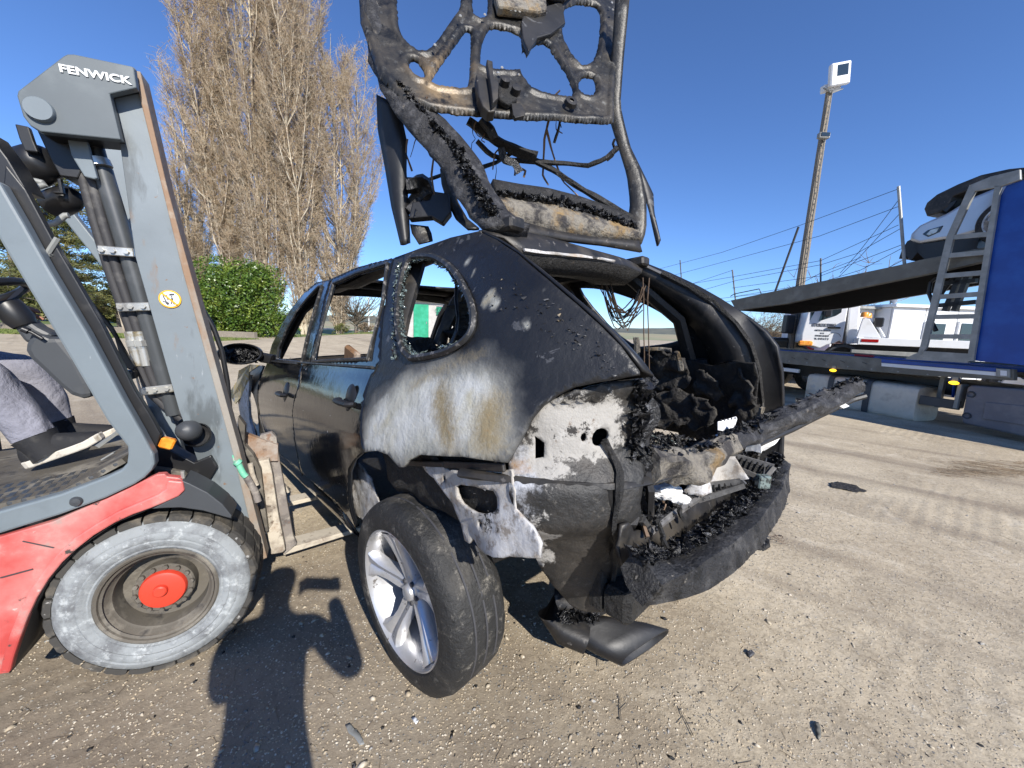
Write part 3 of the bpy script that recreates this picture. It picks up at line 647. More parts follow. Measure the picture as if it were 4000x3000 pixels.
# ------------------------------------------------------------------ right-hand side: pole, cabins, tow truck, transporter
def pole():
    y = 13.0; b = U(1716, 700, y); t = U(1781, 188, y)
    T = Fr('utility_pole', Matrix.Translation((b.x, y, 0)), 'tall perforated concrete pole carrying a pair of floodlights', 'pole')
    h = t.z; k = MB(); w0, w1 = .235, .14; vs = []; fs = []
    n = 26
    for i in range(n+1):
        z = h*i/n; w_ = w0+(w1-w0)*i/n; vs += [(-w_/2, -w_/2.6, z), (w_/2, -w_/2.6, z), (w_/2, w_/2.6, z), (-w_/2, w_/2.6, z)]
    for i in range(n):
        for j in range(4): fs.append((i*4+j, i*4+(j+1) % 4, i*4+4+(j+1) % 4, i*4+4+j))
    k.add(vs, fs+[(n*4, n*4+1, n*4+2, n*4+3)]); k.build('shaft', M['concrete'], T)
    for i in range(30):
        z = h*.42+i*h*.0185; MB().box((0, -(w0+(w1-w0)*z/h)/2.6-.004, z), (.035, .012, .05), bev=.004).build('climbing_hole', M['print'], T)
    f = Fr('floodlight', Matrix.Translation((b.x+.02, y-.12, h)), 'big white square floodlight on top of the concrete pole', 'floodlight')
    R = Matrix.Rotation(radians(-12), 3, 'Y') @ Matrix.Rotation(radians(8), 3, 'X')
    MB().box((.03, -.12, .22), (.60, .16, .60), R, bev=.03).build('housing', M['white'], f)
    MB().box((0.05, -.205, .30), (.35, .02, .30), R, bev=.008).build('lens', M['glass'], f)
    MB().box((-.0, .12, -.02), (.52, .2, .2), R, bev=.02).build('ballast_box', M['white'], f)
    MB().tube([(-.3, 0, -.1), (0, .02, -.22), (.3, 0, -.1)], .02, 6).build('bracket', M['galv'], f)
    z = U(1757, 300, y).z
    f = Fr('floodlight', Matrix.Translation((b.x, y-.2, z)), 'small grey floodlight halfway up the concrete pole', 'floodlight')
    MB().box((-.12, 0, 0), (.34, .14, .17), bev=.02).build('housing', M['galv'], f); MB().box((-.12, -.08, .01), (.27, .02, .11), bev=.004).build('lens', M['glass'], f)
    MB().tube([(0, .1, -.2), (-.05, .02, -.1)], .02, 6).build('bracket', M['galv'], f)
    MB().tube([(b.x-.02*i % .05, y-.135, h-.2-i*(h-1)/14) for i in range(15)], .014, 5).build('cable', M['wiresteel']); bpy.data.objects['cable']['label'] = 'thin dark cable running down the concrete pole'; bpy.data.objects['cable']['category'] = 'cable'
    # transformer box low on the pole
    T2 = Fr('meter_box', Matrix.Translation((b.x-.28, y-.1, 1.9)), 'dark box strapped to the foot of the concrete pole', 'box'); MB().box((0, 0, 0), (.28, .25, .62), bev=.03).build('case', M['black'], T2); MB().bar((-.13, -.02, .2), (.5, -.02, .2), .03, .02).build('strap', M['galv'], T2)
    for i, yy in enumerate((19, 22)):
        baretree('bare_shrub', (px_x((1790, 1872)[i], yy), yy, 0), (4.9, 3.6)[i], (4.6, 2.6)[i], 31+i, ('leafless shrub with dry seed clusters behind the concrete pole', 'leafless shrub top showing beside the tow truck roof')[i], (42, 26)[i], r=.1, cat='shrub')
pole()
for i, (u, y, h) in enumerate(((1640, 30, 3.2), (1668, 36, 3.6))):
    baretree('bare_shrub', (px_x(u, y), y, 0), h, 6, 41+i, ('brown leafless scrub low at the left of the concrete pole', 'brown leafless scrub further back beside the pole')[i], 60, r=.12, cat='shrub')

def cabins():
    y = 15.5; x0 = U(1925, 700, y).x; z1 = U(2000, 665, y).z
    S = Fr('site_cabin', Matrix.Translation((x0, y, 0)), 'long white modular site cabin behind the tow truck', 'cabin')
    L = 12.0
    def X(u): return U(u, 700, y).x-x0
    panels = 9; pw = L/panels
    for i in range(panels): MB().box((pw*(i+.5), .04, z1/2), (pw-.03, .08, z1-.02), bev=.006).build('wall_panel', M['whitewall'], S)
    MB().box((L/2, 2.0, z1/2-.01), (L-.02, 3.8, z1-.03)).build('wall', M['whitewall'], S)
    MB().box((L/2, 1.9, z1+.05), (L+.15, 4.1, .12), bev=.01).build('roof', M['white'], S)
    for u0, u1 in ((1995, 2042), (2068, 2112)):
        a, b = X(u0), X(u1); zt, zb = U(u0, 694, y).z, U(u0, 742, y).z
        w_ = MB().box(((a+b)/2, -.03, (zt+zb)/2), (b-a, .1, zt-zb), bev=.01).build('window_frame', M['white'], S)
        MB().box(((a+b)/2, -.09, (zt+zb)/2), (b-a-.16, .03, zt-zb-.16)).build('pane', M['glass'], w_)
    # open-fronted second cabin to the left, set back
    y2 = 16.2; xa = U(1800, 700, y2).x; z2 = U(1880, 668, y2).z
    S2 = Fr('site_cabin', Matrix.Translation((xa, y2, 0)), 'second pale cabin with a plain door, set back left of the long one', 'cabin'); L2 = x0-xa-.1
    MB().box((L2/2, 1.5, z2/2), (L2, 3, z2)).build('wall', M['whitewall'], S2); MB().box((L2/2, 1.4, z2+.05), (L2+.1, 3.3, .1)).build('roof', M['galv'], S2)
    d = MB().box((L2-.75, -.03, 1.05), (.85, .05, 2.05), bev=.01).build('door', M['white'], S2); MB().box((L2-.45, -.075, 1.0), (.14, .04, .03)).build('handle', M['black'], d)
    # dish
    b = U(1898, 640, y+.3); T = Fr('satellite_dish', Matrix.Translation((x0+.1, y+.3, z1+.1)), 'white satellite dish on the corner of the long cabin roof', 'satellite dish')
    zc = b.z-z1-.1; MB().tube([(0, 0, -.1), (0, 0, zc)], .025, 6).build('mast', M['galv'], T)
    D_ = axis_frame((-.05, -.05, zc+.05), (.9, -.35, .35)); MB().lathe([(.0, -.06), (.2, -.045), (.36, 0), (.37, .01), (.2, -.03), (.0, -.045)], 24, D_).build('reflector', M['white'], T, smooth=True)
    MB().tube([(-.03, -.02, zc-.25), (.28, -.12, zc-.16), (.62, -.26, zc+.05)], .014, 6).build('feed_arm', M['galv'], T); MB().tube([(.62, -.26, zc+.05), (.56, -.24, zc+.1)], .04, 8).build('feed_head', M['plasticdark'], T)
cabins()

def text_obj(name, body, size, Mx, mat, parent=None, ext=.002, align='LEFT', sx=1.0, bold=0.0, sub=None):
    cu = bpy.data.curves.new(name, 'FONT'); cu.body = body; cu.size = size; cu.extrude = ext; cu.align_x = align; cu.offset = bold; cu.space_character = 1.02
    t = bpy.data.objects.new(name, cu); COL.objects.link(t)
    dg = bpy.context.evaluated_depsgraph_get(); me = bpy.data.meshes.new_from_object(t.evaluated_get(dg)); bpy.data.objects.remove(t)
    for q in me.vertices: q.co.x *= sx
    me.materials.clear(); o = put(name, me, mat, parent); o.matrix_local = Mx; return o

def towtruck():
    y = 11.6; x0 = U(1728, 700, y).x; O = Vector((x0, y, 0))
    T = Fr('tow_truck', frame_at(O, radians(-31)), 'white flatbed tow truck with lettered door and amber lamps', 'truck')
    def P(u, v): h = T.pl(u*4000/2212, v*4000/2212, (0, 0, 0), (0, 1, 0)); return (h.x, h.z)
    def X(u): return P(u, 700)[0]
    pr = lambda dy: (lambda a, b, d: (a, dy+d, b))
    Wd = 2.1
    top = P(1850, 640)[1]+.02
    cab = [P(1731, 740), P(1732, 722), P(1738, 700), P(1748, 665)]; a = P(1771, 640)
    cab += [(a[0]+.1, top), (X(1826), top), (X(1826), P(1826, 742)[1]), P(1814, 736), P(1800, 742), P(1785, 745), P(1770, 752)]
    MB().prism([(p[0], p[1]) for p in cab], pr(0), Wd).build('cab', M['white'], T, bevel=.03)
    win = [P(1768, 694), P(1779, 664), (P(1779, 664)[0]+.14, top-.12), (X(1815)-.1, top-.12), (X(1815)-.02, top-.2), (X(1813), P(1813, 675)[1]), P(1806, 682)]
    MB().prism(win, pr(-.012), .03).build('side_window', M['glass'], T)
    fw = [P(1750, 692), P(1764, 666), (P(1764, 666)[0]+.08, top-.14), (P(1758, 666)[0]+.02, top-.12), P(1752, 668)]
    MB().prism(fw, pr(-.01), .03).build('windscreen_edge', M['glass'], T)
    mz = P(1788, 672); MB().box((mz[0]+.0, -.14, mz[1]), (.17, .1, .34), bev=.03).build('mirror', M['black'], T)
    MB().prism([P(1829, 744), (X(1829), top+.0), (X(1846), top+.02), (X(1853), top-.08), P(1853, 742)], pr(.1), Wd-.2).build('rear_fairing', M['white'], T, bevel=.03)
    # fender arch + wheel
    c = P(1818, 772); R_ = abs(X(1850)-X(1790))/2
    MB().lathe([(R_*.98, 0), (R_*1.22, 0), (R_*1.22, .5), (R_*.98, .5)], 20, Matrix.Translation((c[0], .45, c[1])) @ Matrix.Rotation(pi/2, 4, 'X'), close=True, a0=-.15, a1=pi+.1).build('fender', M['plasticdark'], T)
    for xx in (c[0], c[0]+3.4):
        wh = MB().lathe([(.2, .0), (.42, .0), (.47, .04), (.47, .24), (.42, .28), (.2, .28)], 24, Matrix.Translation((xx, .36, .47)) @ Matrix.Rotation(pi/2, 4, 'X'), close=True).build('wheel', M['tyre'], T, smooth=True)
        MB().lathe([(.0, -.02), (.12, .0), (.2, .04), (.24, .0)], 16, Matrix.Translation((xx, .10, .47)) @ Matrix.Rotation(pi/2, 4, 'X')).build('rim', M['white'], wh, smooth=True)
    bl = P(1740, 740); MB().box((bl[0], .05, bl[1]-.02), (.34, .22, .15), bev=.03).build('indicator_lamp', M['amber'], T)
    h = P(1801, 708); MB().box((h[0]+.0, -.03, h[1]), (.3, .04, .05), bev=.01).build('door_handle', M['black'], T)
    # deck
    dz0, dz1 = P(1880, 745)[1], P(1880, 735)[1]; xd = X(1852); L = 6.2
    MB().box((xd+L/2, .6, P(1900, 738)[1]), (L, 1.9, .16), bev=.01).build('deck', M['white'], T)
    MB().box((xd+L/2, -.37, P(1900, 738)[1]), (L, .05, .20), bev=.008).build('deck_rail', M['white'], T)
    MB().box((xd+L/2-.4, .4, P(1900, 752)[1]-.05), (L, .5, .25)).build('chassis', M['black'], T)
    for q in range(2): MB().box((xd+.9+q*2.6, -.3, P(1900, 762)[1]-.02), (2.0, .12, .16), bev=.01).build('side_guard', M['galv'], T)
    e = P(1880, 736); MB().box((e[0]-.1, -.403, e[1]), (.36, .014, .08), bev=.004).build('red_badge', M['redlens'], T)
    # headboard crane with amber beacons
    A = [P(1845, 727), P(1858, 688), P(1872, 690), P(1896, 730)]; MB().prism(A, pr(-.3), .1).build('headboard', M['white'], T, bevel=.01)
    MB().prism([(p[0], p[1]) for p in A], pr(1.4), .1).build('headboard', M['white'], T, bevel=.01)
    for u in (1862, 1881):
        q = P(u, 686); MB().lathe([(0, .15), (.07, .14), (.09, .1), (.1, 0), (0, 0)], 14, Matrix.Translation((q[0], -.25+(u-1862)*.03, q[1]))).build('beacon', M['amber'], T, smooth=True)
    q = P(1893, 697); MB().box((q[0], -.2, q[1]), (.2, .16, .26), bev=.03).build('work_lamp', M['black'], T)
    MB().tube([(P(1876, 694)[0], -.1, P(1876, 694)[1]), (P(1890, 712)[0], -.1, P(1890, 712)[1]), (P(1905, 722)[0], -.1, P(1905, 722)[1])], .035, 6).build('winch_arm', M['galv'], T)
    MB().tube([(P(1893, 706)[0], -.15, P(1893, 706)[1]), (P(1906, 728)[0], -.15, P(1906, 728)[1])], .03, 6).build('winch_arm', M['white'], T)
    # lettering on the door
    a = P(1752, 704); lines = [('AUTO BOURGOGNE DEPANNAGE', .125, 0, .92), ('4 RUE DE LA GRANDE FIN', .062, -.13, 1.0), ('21121', .05, -.21, 1.0), ('FONTAINE LES DIJON', .058, -.29, 1.0), ('TEL : 03 80 54 27 53', .07, -.385, 1.0)]
    w_ = X(1806)-X(1752)
    for i, (s, sz, dz, sx) in enumerate(lines):
        t = text_obj('lettering', s, sz, Matrix(), M['print'], T, align='CENTER', bold=.001); xs = [q.co.x for q in t.data.vertices]; cur = max(xs)-min(xs)
        tgt = w_*(.98, .66, .16, .55, .58)[i]; k = tgt/cur
        t.matrix_local = Matrix.Translation((a[0]+w_*.5, -.004, a[1]-.02+dz)) @ Matrix.Rotation(pi/2, 4, 'X') @ Matrix.Diagonal((k, 1.15, 1, 1))
    q = P(1763, 727); MB().tube([(q[0]+.42+.15*cos(t), -.004, q[1]-.02+.15*sin(t)) for t in np.linspace(.3, 2.85, 10)], .007, 4).build('round_emblem', M['print'], T)
towtruck()

def transporter():
    A = G(1690, 768, 1.0)
    B = G(2140, 806, 1.0); d = (B-A); d.z = 0; d.normalize(); n = Vector((d.y, -d.x, 0))          # d: along the truck, n: away from the near side
    if n.x < 0: n = -n
    Mx = Matrix((d, n, Vector((0, 0, 1)))).transposed().to_4x4(); Mx.translation = Vector((A.x, A.y, 0))
    T = Fr('car_transporter', Mx, 'galvanised double deck car transporter truck with ladder and blue side panel', 'truck')
    def P(u, v, dy=0): h = T.pl(u*4000/2212, v*4000/2212, (0, dy, 0), (0, 1, 0)); return (h.x, h.z)
    pr = lambda dy: (lambda a, b, dd: (a, dy+dd, b))
    P1 = lambda u, v: P(u, v, -.14)
    zt = P(1720, 758)[1]; zb = P(1720, 786)[1]
    # lower deck: side rail and ribbed floor
    rail = [P(1684, 757), P(1800, 766), P(2000, 783), P(2190, 798), P(2190, 822), P(2000, 812), P(1800, 796), P(1684, 784)]
    rail = [(rail[0][0]-2.6, rail[0][1])]+rail+[(rail[-1][0]-2.6, rail[-1][1])]
    MB().prism(rail, pr(0), .10).build('side_rail', M['galvdark'], T, bevel=.008)
    MB().prism([(a, b) for a, b in rail], pr(2.35), .10).build('side_rail', M['galvdark'], T)
    x0 = rail[0][0]; x1 = P(2190, 800)[0]; zf = zt-.06
    MB().box(((x0+x1)/2, 1.2, zf-.06), (x1-x0, 2.3, .05)).build('deck_floor', M['black'], T)
    for i in range(34): MB().box((x0+1.6+(x1-x0-1.6)*i/34, .62, zf-.015), (.05, .62, .03)).build('deck_slat', M['blue'], T)
    for yy in (.32, .93, 1.5, 2.1): MB().box(((x0+x1)/2, yy, zf), (x1-x0, .05, .07)).build('track_rail', M['blue' if yy < 1 else 'galvdark'], T)
    st = [P(1908, 774), P(2110, 793), P(2110, 799), P(1908, 780)]; MB().prism([P(1905, 776), P(2152, 795), P(2152, 803), P(1905, 783)], pr(-.012), .01).build('blue_stripe', M['blue'], T)
    MB().prism([P(1905, 784), P(2152, 804), P(2152, 812), P(1905, 791)], pr(-.012), .01).build('white_stripe', M['white'], T)
    MB().prism([P(2154, 796), P(2184, 798), P(2184, 816), P(2154, 813)], pr(-.03), .03).build('lamp_bezel', M['galv'], T, bevel=.004); MB().prism([P(2164, 800), P(2178, 801), P(2178, 812), P(2164, 811)], pr(-.04), .02).build('marker_lens', M['white'], T)
    for u in (1710, 1737, 1775, 1815, 1862): a_, b_ = P(u, 774+(u-1720)*.07); MB().bar((a_, -.004, b_+.02), (a_+.09, -.004, b_-.015), .012, .006).build('tie_slot', M['black'], T)
    for i in range(14): MB().lathe([(0, .006), (.014, .004), (.016, 0)], 8, Matrix.Translation((x0+1.2+i*.42, -.0, zb+.05)) @ Matrix.Rotation(pi/2, 4, 'X')).build('rail_bolt', M['galv'], T)
    # upper deck beam (front end up)
    beam = [P(1578, 649), P(1700, 623), P(1850, 592), P(1940, 573), P(1985, 562), P(2030, 553), P(2120, 535), P(2230, 520), P(2230, 560), P(2120, 566), P(2042, 584), P(1980, 597), P(1900, 613), P(1776, 639), P(1700, 656), P(1590, 671)]
    MB().prism(beam, pr(0), .12).build('upper_deck_beam', M['galvdark'], T, bevel=.008)
    und = [P(1600, 668), P(1860, 635), P(2040, 592), P(2230, 556), P(2230, 575), P(2040, 612), P(1860, 652), P(1620, 690)]
    ub = [P(1590, 671), P(1700, 656), P(1776, 639), P(1900, 613), P(1980, 597), P(2042, 584), P(2120, 566), P(2230, 560)]
    def wd(u, v, v2, z): return T.pl(u*4000/2212, v2*4000/2212, (0, 0, z), (0, 0, 1)).y
    print('deck depth', 0)
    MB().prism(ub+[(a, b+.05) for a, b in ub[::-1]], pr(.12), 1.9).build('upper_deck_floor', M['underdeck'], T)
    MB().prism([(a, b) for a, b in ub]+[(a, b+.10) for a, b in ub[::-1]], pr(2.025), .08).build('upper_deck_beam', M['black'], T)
    # wire fence on the deck
    posts = [(1574, 580, 1577, 645), (1640, 530, 1642, 642), (1772, 531, 1772, 592), (1941, 403, 1955, 572)]
    tops = []
    for i, (a, b, c, e) in enumerate(((1469, 562, 1472, 600), (1582, 583, 1590, 656), (1773, 558, 1773, 622), (1941, 403, 1955, 574))):
        p, q = P(a, b, .06), P(c, e, .06); MB().tube([(q[0], .06, q[1]-.03), (p[0], .06, p[1])], .018 if i < 3 else .026, 8).build('fence_post', M['plasticdark' if i < 3 else 'galv'], T); tops.append((p, q))
    p, q = P(1725, 490, .06), P(1673, 634, .06); MB().tube([(q[0], .06, q[1]), (p[0], .06, p[1])], .024, 8).build('leaning_prop', M['wiresteel'], T)
    wires = [[(1390, 590), (1560, 545), (1725, 488), (1941, 408)], [(1390, 612), (1600, 556), (1770, 510), (1941, 446)], [(1390, 640), (1500, 612), (1582, 598), (1773, 563), (1941, 486)], [(1500, 632), (1590, 606), (1773, 572), (1850, 548), (1945, 494)],
             [(1582, 622), (1700, 606), (1773, 596), (1950, 528)], [(1590, 640), (1773, 610), (1860, 583), (1953, 534)], [(1510, 650), (1700, 628), (1773, 590), (1860, 556)], [(1941, 432), (1890, 500), (1855, 545), (1815, 590)], [(1943, 462), (1860, 552), (1812, 598)], [(1550, 655), (1720, 628), (1860, 608), (1955, 560)], [(1400, 655), (1474, 620), (1582, 584)]]
    for W in wires:
        pts = []
        for a, b in W: q = P(a, b, .06); pts.append((q[0], .06, q[1]))
        MB().tube(pts, .0055, 5).build('fence_wire', M['wiresteel'], T)
    q = [P(1578, 640, .06), P(1586, 635, .06), P(1640, 624, .06), P(1644, 634, .06)]; MB().tube([(a, .06, b) for a, b in q], .012, 6).build('ramp_stop', M['wiresteel'], T)
    # ladder: two plate stiles and rungs cut out of one plate
    oL = [P(2130, 395), P(2205, 372), P(2206, 392), P(2150, 432), P(2092, 776), P(1960, 776), P(1984, 768), P(2000, 745), P(2048, 520)]
    wins = [[(2092, 414), (2112, 402), (2136, 398), (2122, 440), (2072, 505)], [(2058, 512), (2098, 502), (2090, 540), (2052, 545)]]
    stile1 = [(2118, 400), (2048, 512), (1997, 758)]; stile2 = [(2178, 402), (2128, 512), (2088, 758)]
    MB().prism([P1(2096, 400), P1(2140, 382), P1(2205, 366), P1(2206, 388), P1(2162, 404), P1(2106, 414)], pr(-.16), .05).build('ladder_head', M['galv'], T, bevel=.01)
    MB().prism([P1(2096, 400), P1(2108, 412), P1(2062, 510), P1(2046, 512)], pr(-.16), .05).build('stile', M['galv'], T)
    MB().prism([P1(2046, 512), P1(2062, 510), P1(2003, 750), P1(1990, 768), P1(1982, 770), P1(1990, 745)], pr(-.16), .05).build('stile', M['galv'], T)
    MB().prism([P1(2150, 402), P1(2163, 402), P1(2104, 780), P1(2090, 780)], pr(-.16), .05).build('stile', M['galv'], T)
    for (a, b), (c, e) in (((2056, 508), (2140, 500)), ((2043, 548), (2128, 540)), ((2032, 592), (2122, 584)), ((2022, 637), (2116, 630)), ((2011, 680), (2108, 678)), ((2001, 722), (2104, 722))):
        p, q = P1(a, b), P1(c, e); MB().prism([p, q, (q[0], q[1]-.075), (p[0], p[1]-.075)], pr(-.155), .04).build('rung', M['galv'], T)
    MB().prism([P1(1958, 773), P1(1992, 758), P1(2092, 764), P1(2092, 784), P1(1958, 776)], pr(-.155), .04).build('ladder_foot', M['galv'], T)
    # blue side panel
    MB().prism([P1(2150, 436), P1(2170, 400), P1(2230, 380), P1(2290, 380), P1(2250, 795), P1(2186, 787), P1(2089, 778)], pr(-.10), .09).build('blue_panel', M['blue'], T, bevel=.01)
    MB().box((P(2240, 700)[0]+.6, 1.2, 1.9), (.7, 2.3, 2.4)).build('front_mast', M['black'], T)
    cx = P(2240, 700)[0]
    MB().prism([(cx+1.1, .7), (cx+3.0, .55), (cx+3.15, 1.9), (cx+2.9, 3.15), (cx+1.1, 3.3)], pr(.05), 2.3).build('cab', M['blue'], T, bevel=.05)
    MB().prism([(cx+1.9, 1.8), (cx+2.9, 1.8), (cx+2.75, 2.6), (cx+1.9, 2.6)], pr(.03), .04).build('cab_window', M['glass'], T)
    # hydraulics under the upper deck
    hp = [(2060, 600), (2040, 625), (2020, 655), (2010, 690), (2022, 715)]
    MB().tube([(P(a, b, .5)[0], .5, P(a, b, .5)[1]) for a, b in hp], .035, 8).build('hydraulic_hose', M['black'], T)
    for a in (((2078, 590), (2042, 672)), ((2095, 588), (2062, 672)), ((2042, 612), (2110, 606)), ((2030, 660), (2110, 652))):
        MB().bar((P(*a[0], .5)[0], .5, P(*a[0], .5)[1]), (P(*a[1], .5)[0], .5, P(*a[1], .5)[1]), .09, .07).build('scissor_arm', M['black'], T)
    hp = [(1922, 600), (1910, 610), (1906, 632), (1915, 655), (1924, 662)]; 
    MB().tube([(P(a+100, b, .2)[0]-.0, .2, P(a+100, b, .2)[1]) for a, b in hp], .03, 8).build('hydraulic_hose', M['black'], T)
    # chassis, tanks, lockers
    MB().box(((x0+x1)/2, 1.2, zb-.2), (x1-x0, .9, .26)).build('chassis', M['black'], T)
    tl, br = P(1737, 808), P(1962, 905); z1 = P(1737, 805)[1]; z0 = P(1860, 893)[1]; xa, xb = P(1735, 840)[0], P(1978, 840)[0]
    tk = MB()
    c_ = (z0+z1)/2; hh = (z1-z0)/2; prof = [(cos(t), sin(t)) for t in np.linspace(0, 2*pi, 33)[:-1]]; prof = [(abs(a)**.28*(1 if a > 0 else -1), abs(b)**.28*(1 if b > 0 else -1)) for a, b in prof]
    N = len(prof); vs = []; xs = np.linspace(xa, xb, 24)
    for x in xs:
        e = 1 if xa+.05 < x < xb-.05 else .93
        for a, b in prof: vs.append((x, .42+a*.36*e, c_+b*hh*e+.012*noise.noise(Vector((x*4, a*3, b*3)))))
    fs = [(i*N+j, i*N+(j+1) % N, (i+1)*N+(j+1) % N, (i+1)*N+j) for i in range(len(xs)-1) for j in range(N)]+[tuple(range(N)), tuple((len(xs)-1)*N+j for j in range(N))]
    tk.add(vs, fs); t_ = tk.build('fuel_tank', M['steeltank'], T, smooth=True)
    for f in (.27, .62):
        x = xa+(xb-xa)*f; MB().lathe([(1.03, -.05), (1.05, -.05), (1.05, .05), (1.03, .05)], 4, Matrix(), close=True)
        vs = []
        for dx in (-.05, .05):
            for k_ in (1.03, 1.07):
                for a, b in prof: vs.append((x+dx, .42+a*.36*k_, c_+b*hh*k_))
        fs = []
        for r0, r1 in ((0, 1), (1, 3), (3, 2), (2, 0)): fs += [(r0*N+j, r0*N+(j+1) % N, r1*N+(j+1) % N, r1*N+j) for j in range(N)]
        MB().add(vs, fs).build('tank_strap', M['plasticdark'], t_, smooth=True)
    for u, v in ((1801, 800), (2062, 827)):
        p = P(u, v); o = MB().lathe([(0, -.035), (.035, -.03), (.045, 0), (0, 0)], 12, Matrix.Translation((p[0], -.02, p[1])) @ Matrix.Rotation(pi/2, 4, 'X') @ Matrix.Diagonal((1.5, .7, -1, 1))); o.build('side_marker', M['amberlit'], T, smooth=True)
        MB().box((p[0], .0, p[1]+.05), (.07, .02, .1)).build('marker_bracket', M['galv'], T)
    for i, (u, v) in enumerate(((1895, 796), (1926, 800), (1950, 802))): pass
    # bracket zone between tank and locker
    p, q = P(1980, 853), P(2060, 895); MB().box(((p[0]+q[0])/2, .12, (p[1]+q[1])/2+.03), (q[0]-p[0], .05, .16), bev=.008).build('bracket_plate', M['plasticdark'], T)
    p = P(2056, 850); MB().box((p[0]+.05, .14, p[1]-.04), (.05, .2, .42), bev=.008).build('bracket_post', M['galv'], T)
    p = P(1995, 840); MB().box((p[0], .5, p[1]), (.06, .08, .7)).build('bracket_post', M['galv'], T)
    p = P(2023, 822); MB().lathe([(0, .02), (.07, .02), (.07, -.02), (0, -.02)], 14, Matrix.Translation((p[0], .5, p[1])) @ Matrix.Rotation(pi/2, 4, 'X')).build('filler_cap', M['blue'], T)
    MB().tube([(p[0], .5, p[1]-.06), (p[0]+.02, .5, p[1]-.3)], .02, 6).build('filler_pipe', M['blue'], T)
    # moulded locker at the right
    bx = [P(2078, 838), P(2100, 826), P(2300, 850), P(2290, 975), P(2068, 920), P(2070, 905)]
    bx = [P(2084, 838), P(2092, 832), P(2300, 848), P(2290, 962), P(2075, 915), P(2072, 905)]
    lk = MB().prism(bx, pr(.05), .6).build('storage_locker', M['boxgrey'], T, bevel=.03)
    MB().prism([P(2125, 868), P(2290, 885), P(2290, 932), P(2118, 905)], pr(.03), .03).build('locker_lid', M['boxgrey'], lk, bevel=.012)
    for u, v in ((2094, 852), (2085, 898)):
        p = P(u, v); MB().lathe([(.035, -.015), (.05, -.02), (.055, 0)], 12, Matrix.Translation((p[0], .045, p[1])) @ Matrix.Rotation(-pi/2, 4, 'X')).build('latch_recess', M['plasticdark'], lk)
    # rear lamps and plate, wheels
    p = P(1700, 800); MB().box((p[0]-.1, .2, p[1]), (.5, .06, .09), bev=.008).build('plate_holder', M['white'], T)
    for xx in (x0+1.0, x0+2.0, x1+1.6):
        for yy in (.1, 1.9):
            wz = MB().lathe([(.17, 0), (.36, 0), (.40, .04), (.40, .26), (.36, .3), (.17, .3)], 28, Matrix.Translation((xx, yy+.3, .40)) @ Matrix.Rotation(pi/2, 4, 'X'), close=True).build('wheel', M['tyre'], T, smooth=True)
    # silver car on the upper deck, nose to the left
    C = Fr('silver_car', Mx @ Matrix.Translation((0, .20, 0)), 'crashed silver car with crumpled bonnet parked on the upper deck of the transporter', 'car')
    def Q(u, v): h = C.pl(u*4000/2212, v*4000/2212, (0, 0, 0), (0, 1, 0)); return (h.x, h.z)
    bodyP = [Q(1962, 520), Q(1966, 505), Q(1985, 486), Q(2010, 474), Q(2040, 462), Q(2100, 425), Q(2160, 400), Q(2250, 380), Q(2330, 372), Q(2330, 470), Q(2240, 455), Q(2225, 425), Q(2190, 420), Q(2165, 432), Q(2140, 455), Q(2125, 480), Q(2115, 500), Q(2070, 512), Q(2010, 522), Q(1985, 526)]
    Wc = 1.75
    def carfn(dy): 
        return lambda a, b, dd: (a, dy+dd, b)
    MB().prism(bodyP, carfn(0), Wc).build('body', M['silver'], C, bevel=.05)
    low = [Q(1975, 528), Q(2010, 524), Q(2070, 514), Q(2116, 500), Q(2108, 535), Q(2090, 545), Q(2030, 556), Q(1995, 560), Q(1980, 545)]
    MB().prism(low, carfn(.03), Wc-.1).build('underbody', M['black'], C)
    hood = [Q(1997, 452), Q(2003, 438), Q(2025, 420), Q(2070, 398), Q(2120, 378), Q(2180, 365), Q(2230, 360), Q(2230, 372), Q(2160, 388), Q(2110, 405), Q(2060, 425), Q(2050, 445), Q(2030, 460), Q(2003, 468)]
    MB().prism(hood, carfn(-.02), Wc-.1).build('bonnet', M['charsmooth'], C, bevel=.02)
    MB().prism([Q(1993, 506), Q(2005, 497), Q(2038, 487), Q(2030, 501), Q(2005, 512)], carfn(-.015), .03).build('headlight', M['glass'], C, bevel=.008)
    MB().prism([Q(2003, 506), Q(2012, 497), Q(2030, 492), Q(2024, 502), Q(2008, 509)], carfn(-.02), .02).build('fog_lamp', M['zinc'], C)
    MB().prism([Q(2034, 452), Q(2050, 440), Q(2068, 432), Q(2060, 443), Q(2045, 458)], carfn(-.012), .03).build('headlight_hole', M['black'], C)
    wc = Q(2178, 475); wr = abs(Q(2178, 420)[1]-wc[1])*1.0
    wr = .36
    wh = MB().lathe([(wr*.7, 0), (wr*.93, 0), (wr, .03), (wr, .2), (wr*.93, .23), (wr*.7, .23)], 30, Matrix.Translation((wc[0], .20, wc[1])) @ Matrix.Rotation(pi/2, 4, 'X'), close=True).build('wheel', M['tyre'], C, smooth=True)
    rim = MB()
    for i in range(5):
        a = i*2*pi/5+.3; rim.bar((wc[0]+.03*cos(a), .0, wc[1]+.03*sin(a)), (wc[0]+wr*.7*cos(a), .0, wc[1]+wr*.7*sin(a)), .07, .03, up=(0, 1, 0))
    rim.lathe([(wr*.66, -.01), (wr*.72, -.01), (wr*.72, .1), (wr*.66, .1)], 30, Matrix.Translation((wc[0], .04, wc[1])) @ Matrix.Rotation(pi/2, 4, 'X'), close=True)
    rim.lathe([(0, .03), (.06, .02), (.07, -.02)], 12, Matrix.Translation((wc[0], .0, wc[1])) @ Matrix.Rotation(pi/2, 4, 'X')); rim.build('rim', M['alloy'], wh, smooth=False)
